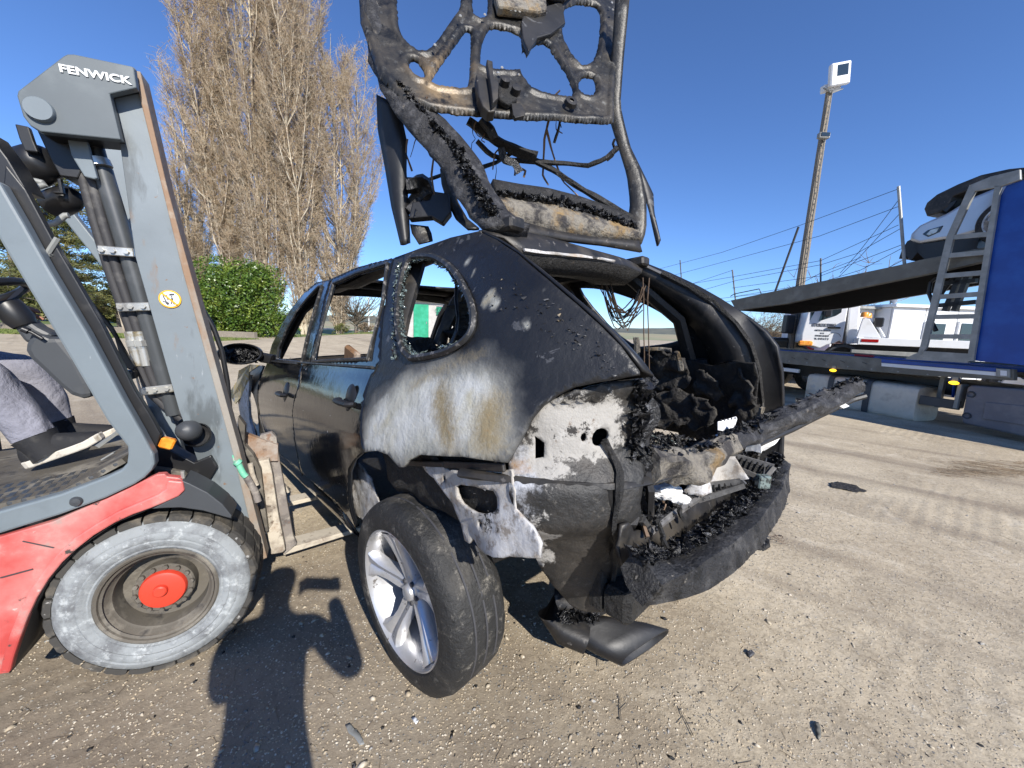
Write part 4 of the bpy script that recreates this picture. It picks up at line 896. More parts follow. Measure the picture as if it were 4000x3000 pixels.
    # ragged bumper shards at the nose
    R = random.Random(4); sh = [Q(1934, 558), Q(1940, 540), Q(1952, 520), Q(1962, 515), Q(1985, 525), Q(1978, 540), Q(1968, 552), Q(1960, 562), Q(1950, 552), Q(1942, 556)]
    MB().prism(sh, carfn(.1), .5).build('torn_bumper', M['black'], C)
    # small things on the lower deck
    s = Mx @ Matrix.Translation((P(1868, 762, .3)[0], .3, zf+.05)); o = MB().box((0, 0, 0), (.34, .07, .045), bev=.01).build('ratchet_strap', M['reddebris'], None); o.matrix_world = s; tag(o, 'red ratchet strap handle lying on the lower transporter deck', 'strap')
transporter()
# dark cars parked far left of the pole
for i, (u, y, z0, mat, lb) in enumerate(((1668, 13, 0, 'blue', 'dark blue parked car glimpsed left of the concrete pole'), (1690, 17, 0, 'redlens', 'dark red parked car glimpsed behind the concrete pole'))):
    x = px_x(u, y); C = Fr('parked_car', Matrix.Translation((x, y, 0)), lb, 'car')
    pf = [(-2, .3), (-2.05, .75), (-1.9, .95), (-1.1, 1.02), (-.5, 1.42), (.8, 1.45), (1.5, 1.05), (2.0, .95), (2.1, .4), (1.9, .3)]
    MB().prism(pf, lambda a, b, d: (a, d, b), 1.7).build('body', M['soot' if i == 0 else 'redlens'], C, bevel=.06)
    MB().prism([(-.95, 1.03), (-.45, 1.36), (.72, 1.38), (1.3, 1.05)], lambda a, b, d: (a, -.01+d, b), .03).build('window', M['glass'], C)
    for xx in (-1.25, 1.3): MB().lathe([(0, 0), (.31, 0), (.31, .2), (0, .2)], 20, Matrix.Translation((xx, .18, .31)) @ Matrix.Rotation(pi/2, 4, 'X')).build('wheel', M['tyre'], C)
# ------------------------------------------------------------------ the burnt car
CAR = Fr('burnt_car', CARM, 'burnt out dark estate car with open tailgate and missing windows', 'car')
gL = lambda p: p.y-SW(p.x, p.z)
gR = lambda p: p.y+SW(p.x, p.z)
def hs(P, g=gL): 
    out = []
    for u, v in P:
        h = CAR.hit(u, v, g)
        if h is not None: out.append((h.x, h.z))
    return out
SL = lambda off=0.: (lambda x, z: Vector((x, SW(x, z)-off, z)))
SR = lambda off=0.: (lambda x, z: Vector((x, -SW(x, z)+off, z)))
def sdist(x, z, P):
    d = 9; n = len(P)
    for i in range(n):
        ax, az = P[i]; bx, bz = P[(i+1) % n]; dx, dz = bx-ax, bz-az; t = max(0, min(1, ((x-ax)*dx+(z-az)*dz)/(dx*dx+dz*dz+1e-9)))
        d = min(d, hypot(x-ax-dx*t, z-az-dz*t))
    return d if pip(x, z, P) else -d
z5 = lambda P: Z((800, 900), .5877, P)
# outlines read from the photograph and carried to the car's own side surface (x forward, z up)
qwin = smooth_poly(hs(z5([(1325, 190), (1500, 160), (1620, 220), (1700, 310), (1770, 450), (1800, 560), (1790, 680), (1700, 770), (1550, 830), (1290, 860)])), 2)
rwin = hs([(1306, 1108), (1400, 1066), (1517, 1030), (1500, 1182), (1443, 1402), (1226, 1412)])
fwin = hs([(1085, 1404), (1092, 1360), (1122, 1290), (1164, 1215), (1209, 1160), (1250, 1118), (1260, 1118), (1235, 1200), (1200, 1330), (1183, 1415)])
fdoor_top = hs([(1045, 1410), (1062, 1345), (1090, 1290), (1130, 1215), (1185, 1145), (1240, 1100), (1291, 1090)])
cut_f = hs([(1291, 1090), (1250, 1270), (1211, 1416), (1179, 1430), (1170, 1500), (1150, 1560), (1144, 1610), (1147, 1664), (1164, 1781), (1185, 1872)])
cut_r = hs([(1537, 1008), (1485, 1408), (1441, 1494), (1417, 1593), (1411, 1687), (1423, 1768)])
rtop = hs([(1297, 1088), (1400, 1040), (1530, 1008)])
arch_f = hs([(1423, 1770), (1385, 1800), (1362, 1853), (1363, 1959), (1377, 2022), (1390, 2065)])
sill_top_r = [(.5, .36)]
quarter = hs([(1540, 1007)])+hs([(1640, 968), (1760, 925), (1872, 899)])+hs(D([(1075, 516), (1120, 545), (1185, 600), (1250, 655), (1300, 700), (1345, 745), (1386, 800), (1384, 812), (1340, 820), (1290, 828), (1240, 839), (1205, 855), (1175, 875), (1150, 905), (1130, 945), (1095, 1003), (1000, 990), (905, 985), (882, 997), (872, 1012), (862, 1012), (838, 985), (815, 976), (790, 978)]))+hs([(1423, 1770), (1411, 1687), (1417, 1593), (1441, 1494), (1487, 1408)])
def gap(P, e=.004):
    """pull an outline in a little so neighbouring panels leave a shut line"""
    c = []
    n = len(P); A = sum(P[i][0]*P[(i+1) % n][1]-P[(i+1) % n][0]*P[i][1] for i in range(n)); s = 1 if A > 0 else -1
    for i in range(n):
        a, b, d = P[i-1], P[i], P[(i+1) % n]; tx, tz = d[0]-a[0], d[1]-a[1]; L = hypot(tx, tz)+1e-9; c.append((b[0]-s*tz/L*e, b[1]+s*tx/L*e))
    return c
# burn stains on the quarter panel
whiteP = smooth_poly(hs(D([(780, 990), (786, 920), (800, 880), (835, 845), (870, 812), (925, 786), (985, 773), (1055, 775), (1092, 802), (1106, 850), (1116, 920), (1100, 1010), (900, 1010), (860, 1025)])), 2)
br1 = smooth_poly(hs(D([(950, 805), (975, 830), (990, 900), (1000, 985), (950, 985), (938, 920), (925, 870)])), 2)
br2 = smooth_poly(hs(D([(1085, 835), (1040, 850), (1020, 900), (1010, 985), (1085, 995), (1098, 920), (1100, 870)])), 2)
br3 = smooth_poly(hs(D([(880, 835), (930, 800), (1000, 770), (1040, 757), (1045, 766), (1000, 785), (930, 815), (890, 845)])), 1)
spots = [(hs(D([(a, b)]))[0], r) for a, b, r in ((1060, 638, .022), (1050, 650, .022), (1070, 655, .022), (1010, 565, .018), (1022, 590, .012), (1140, 700, .012), (1128, 690, .009), (1180, 620, .008))]
def quarter_attr(co):
    x, z = co.x, co.z; w_ = max(0, min(1, .5+sdist(x, z, whiteP)/.19)); k = 0
    for P in (br1, br2, br3): k = max(k, min(1, .45+sdist(x, z, P)/.11))
    for (c, r) in spots: d = hypot(x-c[0], z-c[1]); w_ = max(w_, min(.8, 1.1-d/r*.6)) if d < r*1.6 else w_
    for (c, r) in spots[:2]: d = hypot(x-c[0], z-c[1]); k = max(k, .8-d/r*.5) if d < r*1.4 else k
    return (max(0, w_), max(0, k), 0, 1)
q_ = sheet('quarter_panel', gap(quarter), [qwin], SL(), .022, M['body'], CAR, thick=.012, attr=quarter_attr, off=-1)
q_['label'] = 'rear quarter panel burnt white and ochre over the wheel'
fd_ = fdoor_top + cut_f[1:] + [(1.42, .34), (2.30, .32), (2.50, .42), (2.53, .75), (2.50, .95)]
fd = sheet('front_door', gap(fd_), [fwin], SL(), .03, M['gloss'], CAR, thick=.02, off=-1)
rd_ = rtop + cut_r[0:] + arch_f[1:] + [(.62, .34), (1.35, .34)] + cut_f[::-1][1:-1]
rd = sheet('rear_door', gap(rd_), [rwin], SL(), .03, M['gloss'], CAR, thick=.02, off=-1)
# raised dark window frames and the belt seal (parts of the doors)
def strip_on(name, P, r, mat, parent, off=-.006, flat=1.0, n=6, close=False):
    pts = [SL(off)(a, b) for a, b in P]
    if close: pts.append(pts[0])
    return MB().tube(pts, r, n, flat=flat).build(name, mat, parent, smooth=True)
strip_on('window_seal', fwin, .009, M['gasket'], fd, close=True); strip_on('window_seal', rwin, .010, M['gasket'], rd, close=True)
strip_on('belt_seal', [(x, 1.075) for x in np.linspace(1.42, 2.5, 8)], .007, M['gasket'], fd); strip_on('belt_seal', [(x, 1.083) for x in np.linspace(.18, 1.34, 8)], .007, M['gasket'], rd)
strip_on('window_seal', resample(qwin, .06), .013, M['gasket'], q_, close=True)
def handle(door, u, v, w_):
    c = CAR.hit(u, v, gL); x, z = c.x, c.z
    cup = MB().lathe([(0, .006), (.5, .008), (1, -.004), (1.12, -.012)], 20, axis_frame(SL(-.002)(x, z), (0, 1, .1)) @ Matrix.Diagonal((.058, .075, 1, 1))).build('handle_cup', M['black'], door, smooth=True)
    MB().tube([SL(-.012)(x+w_*.5, z+.004), SL(-.034)(x+w_*.38, z+.003), SL(-.036)(x, z), SL(-.034)(x-w_*.38, z), SL(-.012)(x-w_*.5, z)], [.013, .018, .019, .018, .013], 8, flat=.8).build('door_handle', M['soot'], door, smooth=True)
handle(rd, 1365, 1570, .20); handle(fd, 1115, 1539, .20)
# sills
def sillf(s):
    return lambda x, t: Vector((x, s*(.90-.05*(1-t)**2*1.6+.012*sin(t*3.1)), .335-.19*(1-t)))
sheet('sill', [(.52, 0), (2.45, 0), (2.42, 1), (.58, 1)], [], sillf(1), .12, M['gloss'], CAR, thick=.01)
sheet('sill', [(.52, 0), (2.45, 0), (2.42, 1), (.58, 1)], [], sillf(-1), .12, M['soot'], CAR, thick=.01)
# front wings, bonnet and nose
def arch_hole(cx, r, z0=.36): return [(cx+r*cos(t), z0+r*sin(t)) for t in np.linspace(-.35, pi+.35, 22)]
fw = [(2.54, .34), (2.54, 1.02), (2.9, 1.02), (3.4, .95), (3.66, .82), (3.74, .55), (3.72, .28), (3.30, .22)]
fa = [(2.54, .34)]+[(2.54, 1.03), (2.9, 1.02), (3.4, .94), (3.66, .8), (3.73, .5), (3.6, .25), (3.26, .25)]+[(2.87+.40*cos(t), .38+.40*sin(t)) for t in np.linspace(-.2, pi+.0, 14)][0:]
for s, fn, mt in ((1, SL(), M['hatch']), (-1, SR(), M['soot'])): sheet('front_wing', fa, [], fn, .06, mt, CAR, thick=.012)
pts = CAR
MB().prism([(3.6, -.82), (3.75, -.5), (3.8, 0), (3.75, .5), (3.6, .82), (3.4, .84), (3.4, -.84)], lambda a, b, d: (a, b, .22+d), .5).build('front_bumper', M['soot'], CAR, bevel=.03)
sheet('bonnet', [(2.45, -.72), (3.66, -.70), (3.70, .70), (2.45, .72)], [], lambda x, y: Vector((x, y, 1.08-.13*((x-2.45)/1.25)**2+.03*(1-(y/.7)**2))), .09, M['hatch'], CAR, thick=.01)
# torn wing edge bent outwards behind the mirror, scorched yellow and grey
tw = [CAR.hit(*p, lambda q: q.y-.99) for p in z5([(395, 895), (330, 890), (255, 930), (205, 1000), (168, 1095), (195, 1112), (228, 1150), (240, 1110), (285, 1010), (330, 940)])]
MB().prism([(p.x, p.z) for p in tw], lambda a, b, d: (a, .99+d+.03*sin(b*14), b), .008).build('torn_wing_edge', M['scorch'], CAR)
tw = [CAR.hit(*p, lambda q: q.y-.97) for p in z5([(235, 1140), (285, 1040), (318, 960), (306, 1100), (312, 1250), (350, 1390), (330, 1402), (290, 1330), (250, 1230)])]
MB().prism([(p.x, p.z) for p in tw], lambda a, b, d: (a, .97+d, b), .02).build('scorched_wing_strip', M['ash'], CAR)
# roof with the open sunroof; side rails are its rolled edge
rl = sorted(hs([(1205, 1128), (1240, 1100), (1291, 1090), (1400, 1040), (1535, 1008), (1640, 968), (1760, 925), (1872, 899)]), key=lambda p: p[0])
def rail(x):
    for (a, za), (b, zb) in zip(rl, rl[1:]):
        if x <= b: t = (x-a)/(b-a+1e-9); return za+(zb-za)*t
    return rl[-1][1]
RX0, RX1 = rl[0][0], rl[-1][0]
def rooff(x, s):
    ze = rail(x)-.006; ye = SW(x, ze)+.004; return Vector((x, ye*s, ze+.052*(1-abs(s)**4)))
sheet('roof', [(RX0, -1), (RX1, -1), (RX1, 1), (RX0, 1)], [smooth_poly([(.25, -.66), (1.5, -.66), (1.5, .66), (.25, .66)], 2)], rooff, .05, M['soot'], CAR, thick=.02, off=-1)
# inner roof frame round the opening
for s in (-1, 1): MB().tube([Vector((x, s*.52*1.0, rail(x)-.02)) for x in np.linspace(-.2, RX1-.1, 10)], .05, 8, flat=.6).build('inner_roof_rail', M['charsmooth'], CAR, smooth=True)
for x in (.12, 1.6): MB().tube([(x, y, rail(x)-.0) for y in np.linspace(-.54, .54, 6)], .045, 8, flat=.5).build('roof_cross_member', M['charsmooth'], CAR, smooth=True)
# windscreen pillars, header
for s in (1, -1):
    MB().tube([Vector((2.62, s*.80, 1.04)), Vector((2.35, s*.74, 1.26)), Vector((2.05, s*.67, 1.50)), Vector((RX1-.02, s*.60, rail(RX1)-.02))], [.05, .045, .045, .05], 8).build('windscreen_pillar', M['soot'], CAR, smooth=True)
MB().tube([Vector((RX1-.02, y, rail(RX1)+.02*(1-(y/.6)**2))) for y in np.linspace(-.6, .6, 7)], .045, 8).build('roof_header', M['soot'], CAR, smooth=True)
# right-hand flank: same outline mirrored, three openings
mirror_out = [(RX1, rail(RX1)-.01)]+[(x, rail(x)-.008) for x in np.linspace(RX1-.1, RX0, 14)]
rrq = [(CAR.hit(u*4000/2212, v*4000/2212, gR)) for u, v in ((1385, 575), (1430, 590), (1480, 612), (1530, 636), (1580, 662), (1620, 688), (1655, 716), (1680, 748), (1690, 800), (1692, 880), (1690, 990))]
rrp = [(p.x, p.z) for p in rrq]
outR = mirror_out+rrp[1:]+[(-.9, .5), (-.42, .4)]+[(.0+.42*cos(t), .38+.42*sin(t)) for t in np.linspace(pi, 0, 14)]+[(.5, .34), (2.5, .34), (2.52, 1.04), (2.2, 1.3)]
sheet('right_flank', outR, [gap(qwin, .02), gap(rwin, .01), [(2.32, 1.10), (2.12, 1.34), (1.86, 1.60), (1.72, 1.62), (1.46, 1.25), (1.38, 1.09)]], SR(), .05, M['soot'], CAR, thick=.02)
sheet('inner_right_trim', [(-.85, .60), (.1, .60), (.1, 1.02), (-.3, 1.06), (-.88, 1.05)], [], SR(.14), .06, M['char'], CAR, thick=.01, bump=.03, bscale=9)
sheet('inner_left_trim', [(-.70, .60), (.1, .60), (.1, 1.02), (-.3, 1.06), (-.70, 1.0)], [], SL(.10), .06, M['char'], CAR, thick=.01, bump=.03, bscale=9)
# inner pillars (seen through the windows), both sides
for s in (1, -1):
    for P, w_ in (([(1.36, 1.0), (1.44, 1.3), (1.50, 1.6)], .075), ([(.14, 1.0), (.2, 1.3), (.3, 1.6)], .09), ([(-.50, 1.0), (-.46, 1.3), (-.22, 1.56)], .085)):
        MB().tube([Vector((x, s*(SW(x, z)-.07), z)) for x, z in P], w_*.55, 7, flat=.6).build('inner_pillar', M['charsmooth'], CAR, smooth=True)
for s in (1, -1):
    MB().tube([Vector((x, s*(SW(x, 1.03)-.06), 1.03)) for x in np.linspace(-.6, 2.5, 9)], .05, 6).build('inner_belt_rail', M['char'], CAR)
# rear corner: one wrap-around surface, lamp recess pushed in, ledge standing proud
def kz(z):
    if z > 1.03: return .985
    if z > .86: return .955
    if z > .80: t = (.86-z)/.06; return .955+.05*t
    if z > .70: return 1.005
    if z > .64: t = (.70-z)/.06; return 1.005-.075*t
    return .93-.16*max(0, .64-z)/.35
def corner(y_, z, s=1, off=0):
    """y_ in radians round the corner (0 = straight back, ~1.3 = side)"""
    a = y_; k = kz(z); c, n_ = cos(a), sin(a); r = (c**4/.66**4+n_**4/.92**4)**-.25*k-off
    return Vector((-.30-r*c, s*r*n_, z))
def gC(p):
    x = -.30-p.x; k = kz(p.z); return (max(0, x)/.66)**4+(abs(p.y)/.92)**4-k**4
def hc(P):
    out = []
    for u, v in P:
        h = CAR.hit(u, v, gC)
        if h is not None: out.append((atan2(h.y, -.30-h.x), h.z))
    return out
cornP = hc(D([(1388, 816), (1340, 822), (1290, 830), (1240, 841), (1205, 857), (1175, 878), (1150, 908), (1130, 948), (1105, 990), (1103, 1030), (1108, 1080), (1130, 1120), (1150, 1180), (1168, 1215), (1185, 1240), (1205, 1268), (1232, 1300), (1262, 1312), (1300, 1312), (1340, 1300), (1352, 1270), (1360, 1210), (1372, 1150), (1375, 1085), (1385, 1000), (1386, 900)]))
whiteC = smooth_poly(hc(D([(1140, 930), (1165, 888), (1215, 860), (1325, 845), (1336, 900), (1330, 960), (1305, 985), (1270, 1000), (1215, 1008), (1180, 1030), (1110, 1035), (1120, 960)])), 1)
rustC = hc(D([(1100, 985), (1150, 985), (1150, 1030), (1100, 1030)])); blueC = hc(D([(1095, 985), (1125, 940), (1165, 985), (1165, 1120), (1125, 1150), (1098, 1060)]))
whC = hc(D([(1100, 1110), (1180, 1130), (1190, 1200), (1140, 1200)]))
def corner_attr(co):
    a, z = atan2(co.y, -.30-co.x), co.z
    w_ = max(.5+sdist(a, z, whiteC)/.2, .5+sdist(a, z, whC)/.22); bl = .5+sdist(a, z, blueC)/.2; ru = .5+sdist(a, z, rustC)/.1
    return (max(0, min(1, w_)), max(0, min(1, bl)), max(0, min(1, ru)), 1)
hole1 = [(c[0]+.028*cos(t), c[1]+.024*sin(t)) for c in hc(D([(1294, 943)])) for t in np.linspace(0, 6.28, 13)[:-1]]
hole2 = [(c[0]+.009*cos(t), c[1]+.012*sin(t)) for c in hc(D([(1255, 943)])) for t in np.linspace(0, 6.28, 9)[:-1]]
notch = hc(D([(1157, 940), (1178, 955), (1178, 985), (1158, 990)]))
cr = sheet('rear_corner_panel', cornP, [hole1, hole2, notch], lambda a, z: corner(a, z), .022, M['corner'], CAR, thick=.012, rag=.004, attr=corner_attr, bump=.006, bscale=14, off=1)
cr['label'] = 'bare burnt lamp recess and lower corner where the tail lamp was'
sheet('inner_corner_box', [(.86, .66), (1.2, .66), (1.2, 1.05), (.86, 1.05)], [], lambda a, z: corner(a, z, 1, .09), .05, M['char'], CAR, thick=.01, bump=.015, bscale=10)
# vertical folded edges and dents on the corner column
for a, z0, z1, r in ((.86, .45, .80, .012), (.72, .42, 1.02, .014), (.80, .48, .70, .02)):
    MB().tube([corner(a+.02*sin(z*9), z, 1, -.003) for z in np.linspace(z0, z1, 8)], r, 6, jit=.35).build('folded_seam', M['charsmooth'], cr, smooth=True)
MB().tube([corner(1.32-.72*t, .80+.015*sin(t*5), 1, -.002) for t in np.linspace(0, 1, 14)], .013, 6, jit=.3).build('ledge_crease', M['charsmooth'], cr, smooth=True)
# inner wheelhouse flange (rust and white), hanging between panel and wheel
gF = lambda p: p.y-.895
fl = hsF = []
for u, v in D([(905, 1002), (960, 1008), (1000, 1018), (1060, 1022), (1100, 1015), (1110, 1060), (1115, 1100), (1150, 1140), (1172, 1175), (1168, 1205), (1130, 1205), (1075, 1198), (1040, 1190), (1020, 1165), (1012, 1180), (1000, 1170), (985, 1120), (965, 1070), (940, 1035), (920, 1020)]):
    h = CAR.hit(u, v, gF); hsF.append((h.x, h.z))
fh = [[(lambda h: (h.x, h.z))(CAR.hit(u, v, gF)) for u, v in D(P)] for P in ([(989, 1041), (1045, 1052), (1072, 1066), (1076, 1108), (1040, 1112), (1005, 1095), (993, 1070)], [(957, 1024), (965, 1028), (964, 1042), (957, 1038)], [(1038, 1125), (1046, 1128), (1045, 1140), (1037, 1136)])]
sheet('wheelhouse_flange', hsF, [smooth_poly(p, 1) for p in fh], lambda x, z: Vector((x, .895+.012*sin(x*16)*sin(z*13), z)), .02, M['ash'], CAR, thick=.008, rag=.004, bump=.008, bscale=16)['label'] = 'white and rust coloured bare flange with a rectangular hole'
b0 = [(lambda h: h)(CAR.hit(u, v, gF)) for u, v in D([(882, 1000), (960, 1003), (1090, 1010)])]
MB().bar(b0[0], b0[1], .012, .02).bar(b0[1], b0[2], .012, .024).build('scorched_rail', M['charsmooth'], CAR, bevel=.004)
# wheel arch liner (deep black) and side of the arch
MB().lathe([(.47, -.30), (.47, .02), (.45, .03)], 26, Matrix.Translation((-.06, .86, .42)) @ Matrix.Rotation(-pi/2, 4, 'X'), a0=pi*1.22, a1=2*pi*.90).build('wheelhouse', M['char'], CAR, smooth=True)
p_ = [(lambda h: (h.x, h.z))(CAR.hit(u, v, lambda q: q.y-.86)) for u, v in D([(762, 1005), (775, 1000), (800, 1030), (815, 1075), (835, 1095), (812, 1110), (790, 1130), (768, 1110), (760, 1050)])]
sheet('wheelhouse_bracket', p_, [], lambda x, z: Vector((x, .86, z)), .03, M['ash'], CAR, thick=.006, bump=.01, bscale=20)
MB().box((.05, .55, .72), (.8, .03, .32)).build('inner_wheelhouse', M['char'], CAR)
MB().tube([(.2, .5, .3), (-.15, .70, .34), (-.15, .86, .38)], .03, 8).build('axle_arm', M['rust'], CAR, smooth=True)
MB().bar((-.35, .45, .33), (-.38, .85, .40), .05, .03).build('suspension_link', M['dirtmetal'], CAR, bevel=.006)
# boot: floor, seat backs, jambs
sheet('boot_floor', [(-.92, -.58), (.12, -.60), (.12, .60), (-.92, .62)], [], lambda x, y: Vector((x, y, .615+.02*noise.noise(Vector((x*5, y*5, 0))))), .06, M['char'], CAR, thick=.01)
MB().box((1.3, 0, .30), (2.4, 1.7, .03)).build('cabin_floor', M['char'], CAR)
MB().box((-.3, 0, .40), (1.1, 1.1, .03)).build('boot_pan', M['char'], CAR)
def seatback(x, y, w_, z0, h, lean, name='rear_seat_back'):
    n = 10; vs = []; fs = []
    R = random.Random(int(x*100+y*10))
    sheet(name, smooth_poly([(y-w_/2, z0), (y+w_/2, z0), (y+w_/2, z0+h*.85), (y+w_*.3, z0+h), (y-w_*.3, z0+h*.97), (y-w_/2, z0+h*.85)], 1), [], lambda a, z: Vector((x+lean*(z-z0)-.03*cos((a-y)/w_*3.1), a, z)), .05, M['char'], CAR, thick=.07, rag=.01, bump=.03, bscale=9)
seatback(.12, -.33, .52, .58, .60, .22); seatback(.12, .16, .40, .58, .52, .22)
seatback(1.25, .42, .46, .45, .62, -.12, 'front_seat_back'); seatback(1.25, -.42, .46, .45, .70, -.12, 'front_seat_back')
MB().tube([(1.12, -.50, 1.1), (1.10, -.50, 1.28), (1.10, -.36, 1.28), (1.12, -.36, 1.1)], .011, 6).build('headrest_hoop', M['black'], CAR)
MB().box((1.45, .52, .93), (.22, .05, .5), Matrix.Rotation(-.3, 3, 'Y'), bev=.015).build('seat_side_frame', M['rust'], CAR)
MB().tube([(2.35, y, .98+.03*noise.noise(Vector((y*6, 1, 1)))) for y in np.linspace(-.75, .75, 16)], .09, 8, jit=.5).build('melted_dashboard', M['char'], CAR)
for P, off in (([(1392, 768), (1420, 760), (1480, 764), (1490, 800), (1486, 836), (1450, 840), (1394, 832)], .20), ([(1398, 842), (1450, 842), (1500, 852), (1535, 868), (1548, 890), (1545, 925), (1398, 925)], .24), ([(1500, 800), (1530, 802), (1560, 835), (1560, 862), (1530, 862), (1500, 848)], .19), ([(1585, 800), (1625, 820), (1635, 900), (1600, 930), (1580, 900)], .16)):
    H_ = [CAR.hit(u*1.8083, v*1.8083, lambda p: p.y+SW(p.x, p.z)-off) for u, v in P]
    sheet('burnt_trim_pad', smooth_poly([(h.x, h.z) for h in H_], 1), [], SR(off), .02, M['charlit'], CAR, thick=.012, rag=.02, bump=.035, bscale=16)
# seat fabric remnants: ochre ragged strips
for (u, v, u2, v2, r) in ((1375, 730, 1378, 800, .018), (1378, 800, 1376, 870, .014), (1462, 760, 1470, 800, .016), (1395, 755, 1450, 757, .014), (1645, 880, 1630, 950, .016)):
    gq = (lambda p: p.y+SW(p.x, p.z)-.235)
    a, b = CAR.hit(u*1.8083, v*1.8083, gq), CAR.hit(u2*1.8083, v2*1.8083, gq)
    MB().tube([a.lerp(b, t) for t in np.linspace(0, 1, 6)], r*.8, 6, jit=.8, seed=u).build('burnt_padding', M['foam'], CAR)
# aperture lip running down the right side, along the sill and up the left jamb
def onR(P, off, g=None): return [CAR.hit(u*1.8083, v*1.8083, (lambda p: p.y+SW(p.x, p.z)-off)) for u, v in P]
lipR = onR([(1388, 572), (1430, 592), (1490, 622), (1540, 655), (1590, 700), (1622, 745), (1640, 800), (1648, 870), (1645, 950), (1634, 1008)], .07)
sillL = [CAR.hit(u*1.8083, v*1.8083, lambda p: p.x+.93) for u, v in ((1600, 1025), (1520, 1068), (1450, 1112), (1405, 1148), (1385, 1120), (1380, 1050), (1384, 980), (1386, 900), (1386, 822))]
MB().tube(lipR, .010, 6, jit=.15).build('aperture_lip', M['lip'], CAR, smooth=True)
MB().tube([lipR[-1]]+sillL[:5], .012, 6, jit=.2).build('sill_lip', M['lip'], CAR, smooth=True)
MB().tube([p+Vector((0, 0, .004)) for p in lipR[1:8]], .016, 6, jit=.4).build('door_seal_remains', M['char'], CAR, smooth=True)
# rear face of the right-hand pillar, between flank and lip
def loft(name, rows, mat, parent=CAR, thick=.008, smooth=True, bump=0.):
    k = len(rows[0]); vs = [tuple(p) for r in rows for p in r]; fs = [(i*k+j, i*k+j+1, (i+1)*k+j+1, (i+1)*k+j) for i in range(len(rows)-1) for j in range(k-1)]
    me = bpy.data.meshes.new(name); me.from_pydata(vs, [], fs); o = put(name, me, mat, parent, smooth=smooth)
    if thick: s_ = o.modifiers.new('t', 'SOLIDIFY'); s_.thickness = thick; s_.offset = 0
    return o
def rsp(P, n):
    P = [Vector(p) for p in P]; L = [0]
    for a, b in zip(P, P[1:]): L.append(L[-1]+(b-a).length)
    out = []
    for i in range(n):
        t = L[-1]*i/(n-1); j = 0
        while j < len(P)-2 and L[j+1] < t: j += 1
        out.append(P[j].lerp(P[j+1], (t-L[j])/(L[j+1]-L[j]+1e-9)))
    return out
A = rsp(rrq, 24); Bq = rsp(lipR, 24)
mid = [a.lerp(b, .5)+Vector((-.035, -.02, 0)) for a, b in zip(A, Bq)]; m2 = [a.lerp(b, .88)+Vector((.0, -.0, -.004)) for a, b in zip(A, Bq)]
loft('right_pillar_face', [A, mid, m2, Bq], M['soot'])
# inner return of the right pillar (into the car)
loft('right_inner_return', [Bq, [p+Vector((.10, .02, -.01)) for p in Bq], [p+Vector((.24, -.05, 0)) for p in Bq]], M['charsmooth'])
# left pillar: return behind the tapering edge
le = [SL(.004)(*q) for q in hs(D([(1045, 503), (1075, 516), (1120, 545), (1185, 600), (1250, 655), (1300, 700), (1345, 745), (1386, 800)]))]
le = rsp(le, 16); l2 = [p+Vector((.02, -.09, -.02)) for p in le]; loft('left_pillar_return', [le, l2, [p+Vector((.12, -.02, -.02)) for p in l2]], M['soot'])
jl = rsp([CAR.hit(u*1.8083, v*1.8083, gC) for u, v in ((1388, 818), (1386, 900), (1384, 1000), (1374, 1085), (1366, 1160))], 10)
loft('left_jamb', [jl, [p+Vector((.02, -.03, 0)) for p in jl], [p+Vector((.22, .22, 0)) for p in jl]], M['char'], bump=.01)
# roof rear header, drip rail with the pale zip-like seam
hp = [rooff(RX0+.01, s) for s in np.linspace(.98, -.98, 17)]
top = rsp([CAR.hit(u*1.8083, v*1.8083, lambda p: p.x+.36) for u, v in ((1128, 548), (1160, 553), (1230, 558), (1300, 566), (1350, 575), (1385, 590))], 17)
loft('roof_rear_header', [hp, [a.lerp(b, .5)+Vector((-.02, 0, .012)) for a, b in zip(hp, top)], top], M['charsmooth'])
loft('aperture_inner_header', [top, [p+Vector((.10, 0, -.05)) for p in top], [p+Vector((.3, 0, -.02)) for p in top]], M['char'])
MB().tube([p+Vector((-.012, 0, .012)) for p in top[:12]], .007, 6, jit=.5).build('pale_seam', M['ash'], CAR)
# sill panel below the aperture, ragged lower edge, and dark inner face
sp = [CAR.hit(u*1.8083, v*1.8083, lambda p: p.x+.945) for u, v in ((1350, 1140), (1385, 1150), (1405, 1158), (1450, 1124), (1520, 1080), (1600, 1036), (1632, 1018), (1634, 1040), (1560, 1085), (1545, 1110), (1500, 1130), (1440, 1170), (1400, 1180), (1375, 1215), (1345, 1232))]
sheet('rear_cross_panel', [(p.y, p.z) for p in sp], [], lambda y, z: Vector((-.945-.02*sin((z-.4)*18), y, z)), .035, M['charsmooth'], CAR, thick=.01, rag=.02, bump=.01, bscale=12)
MB().box((-.80, -.02, .50), (.04, 1.3, .26)).build('inner_rear_wall', M['char'], CAR)
MB().box((-.86, 0, .40), (.1, 1.25, .10), bev=.02).build('chassis_cross_tube', M['char'], CAR)
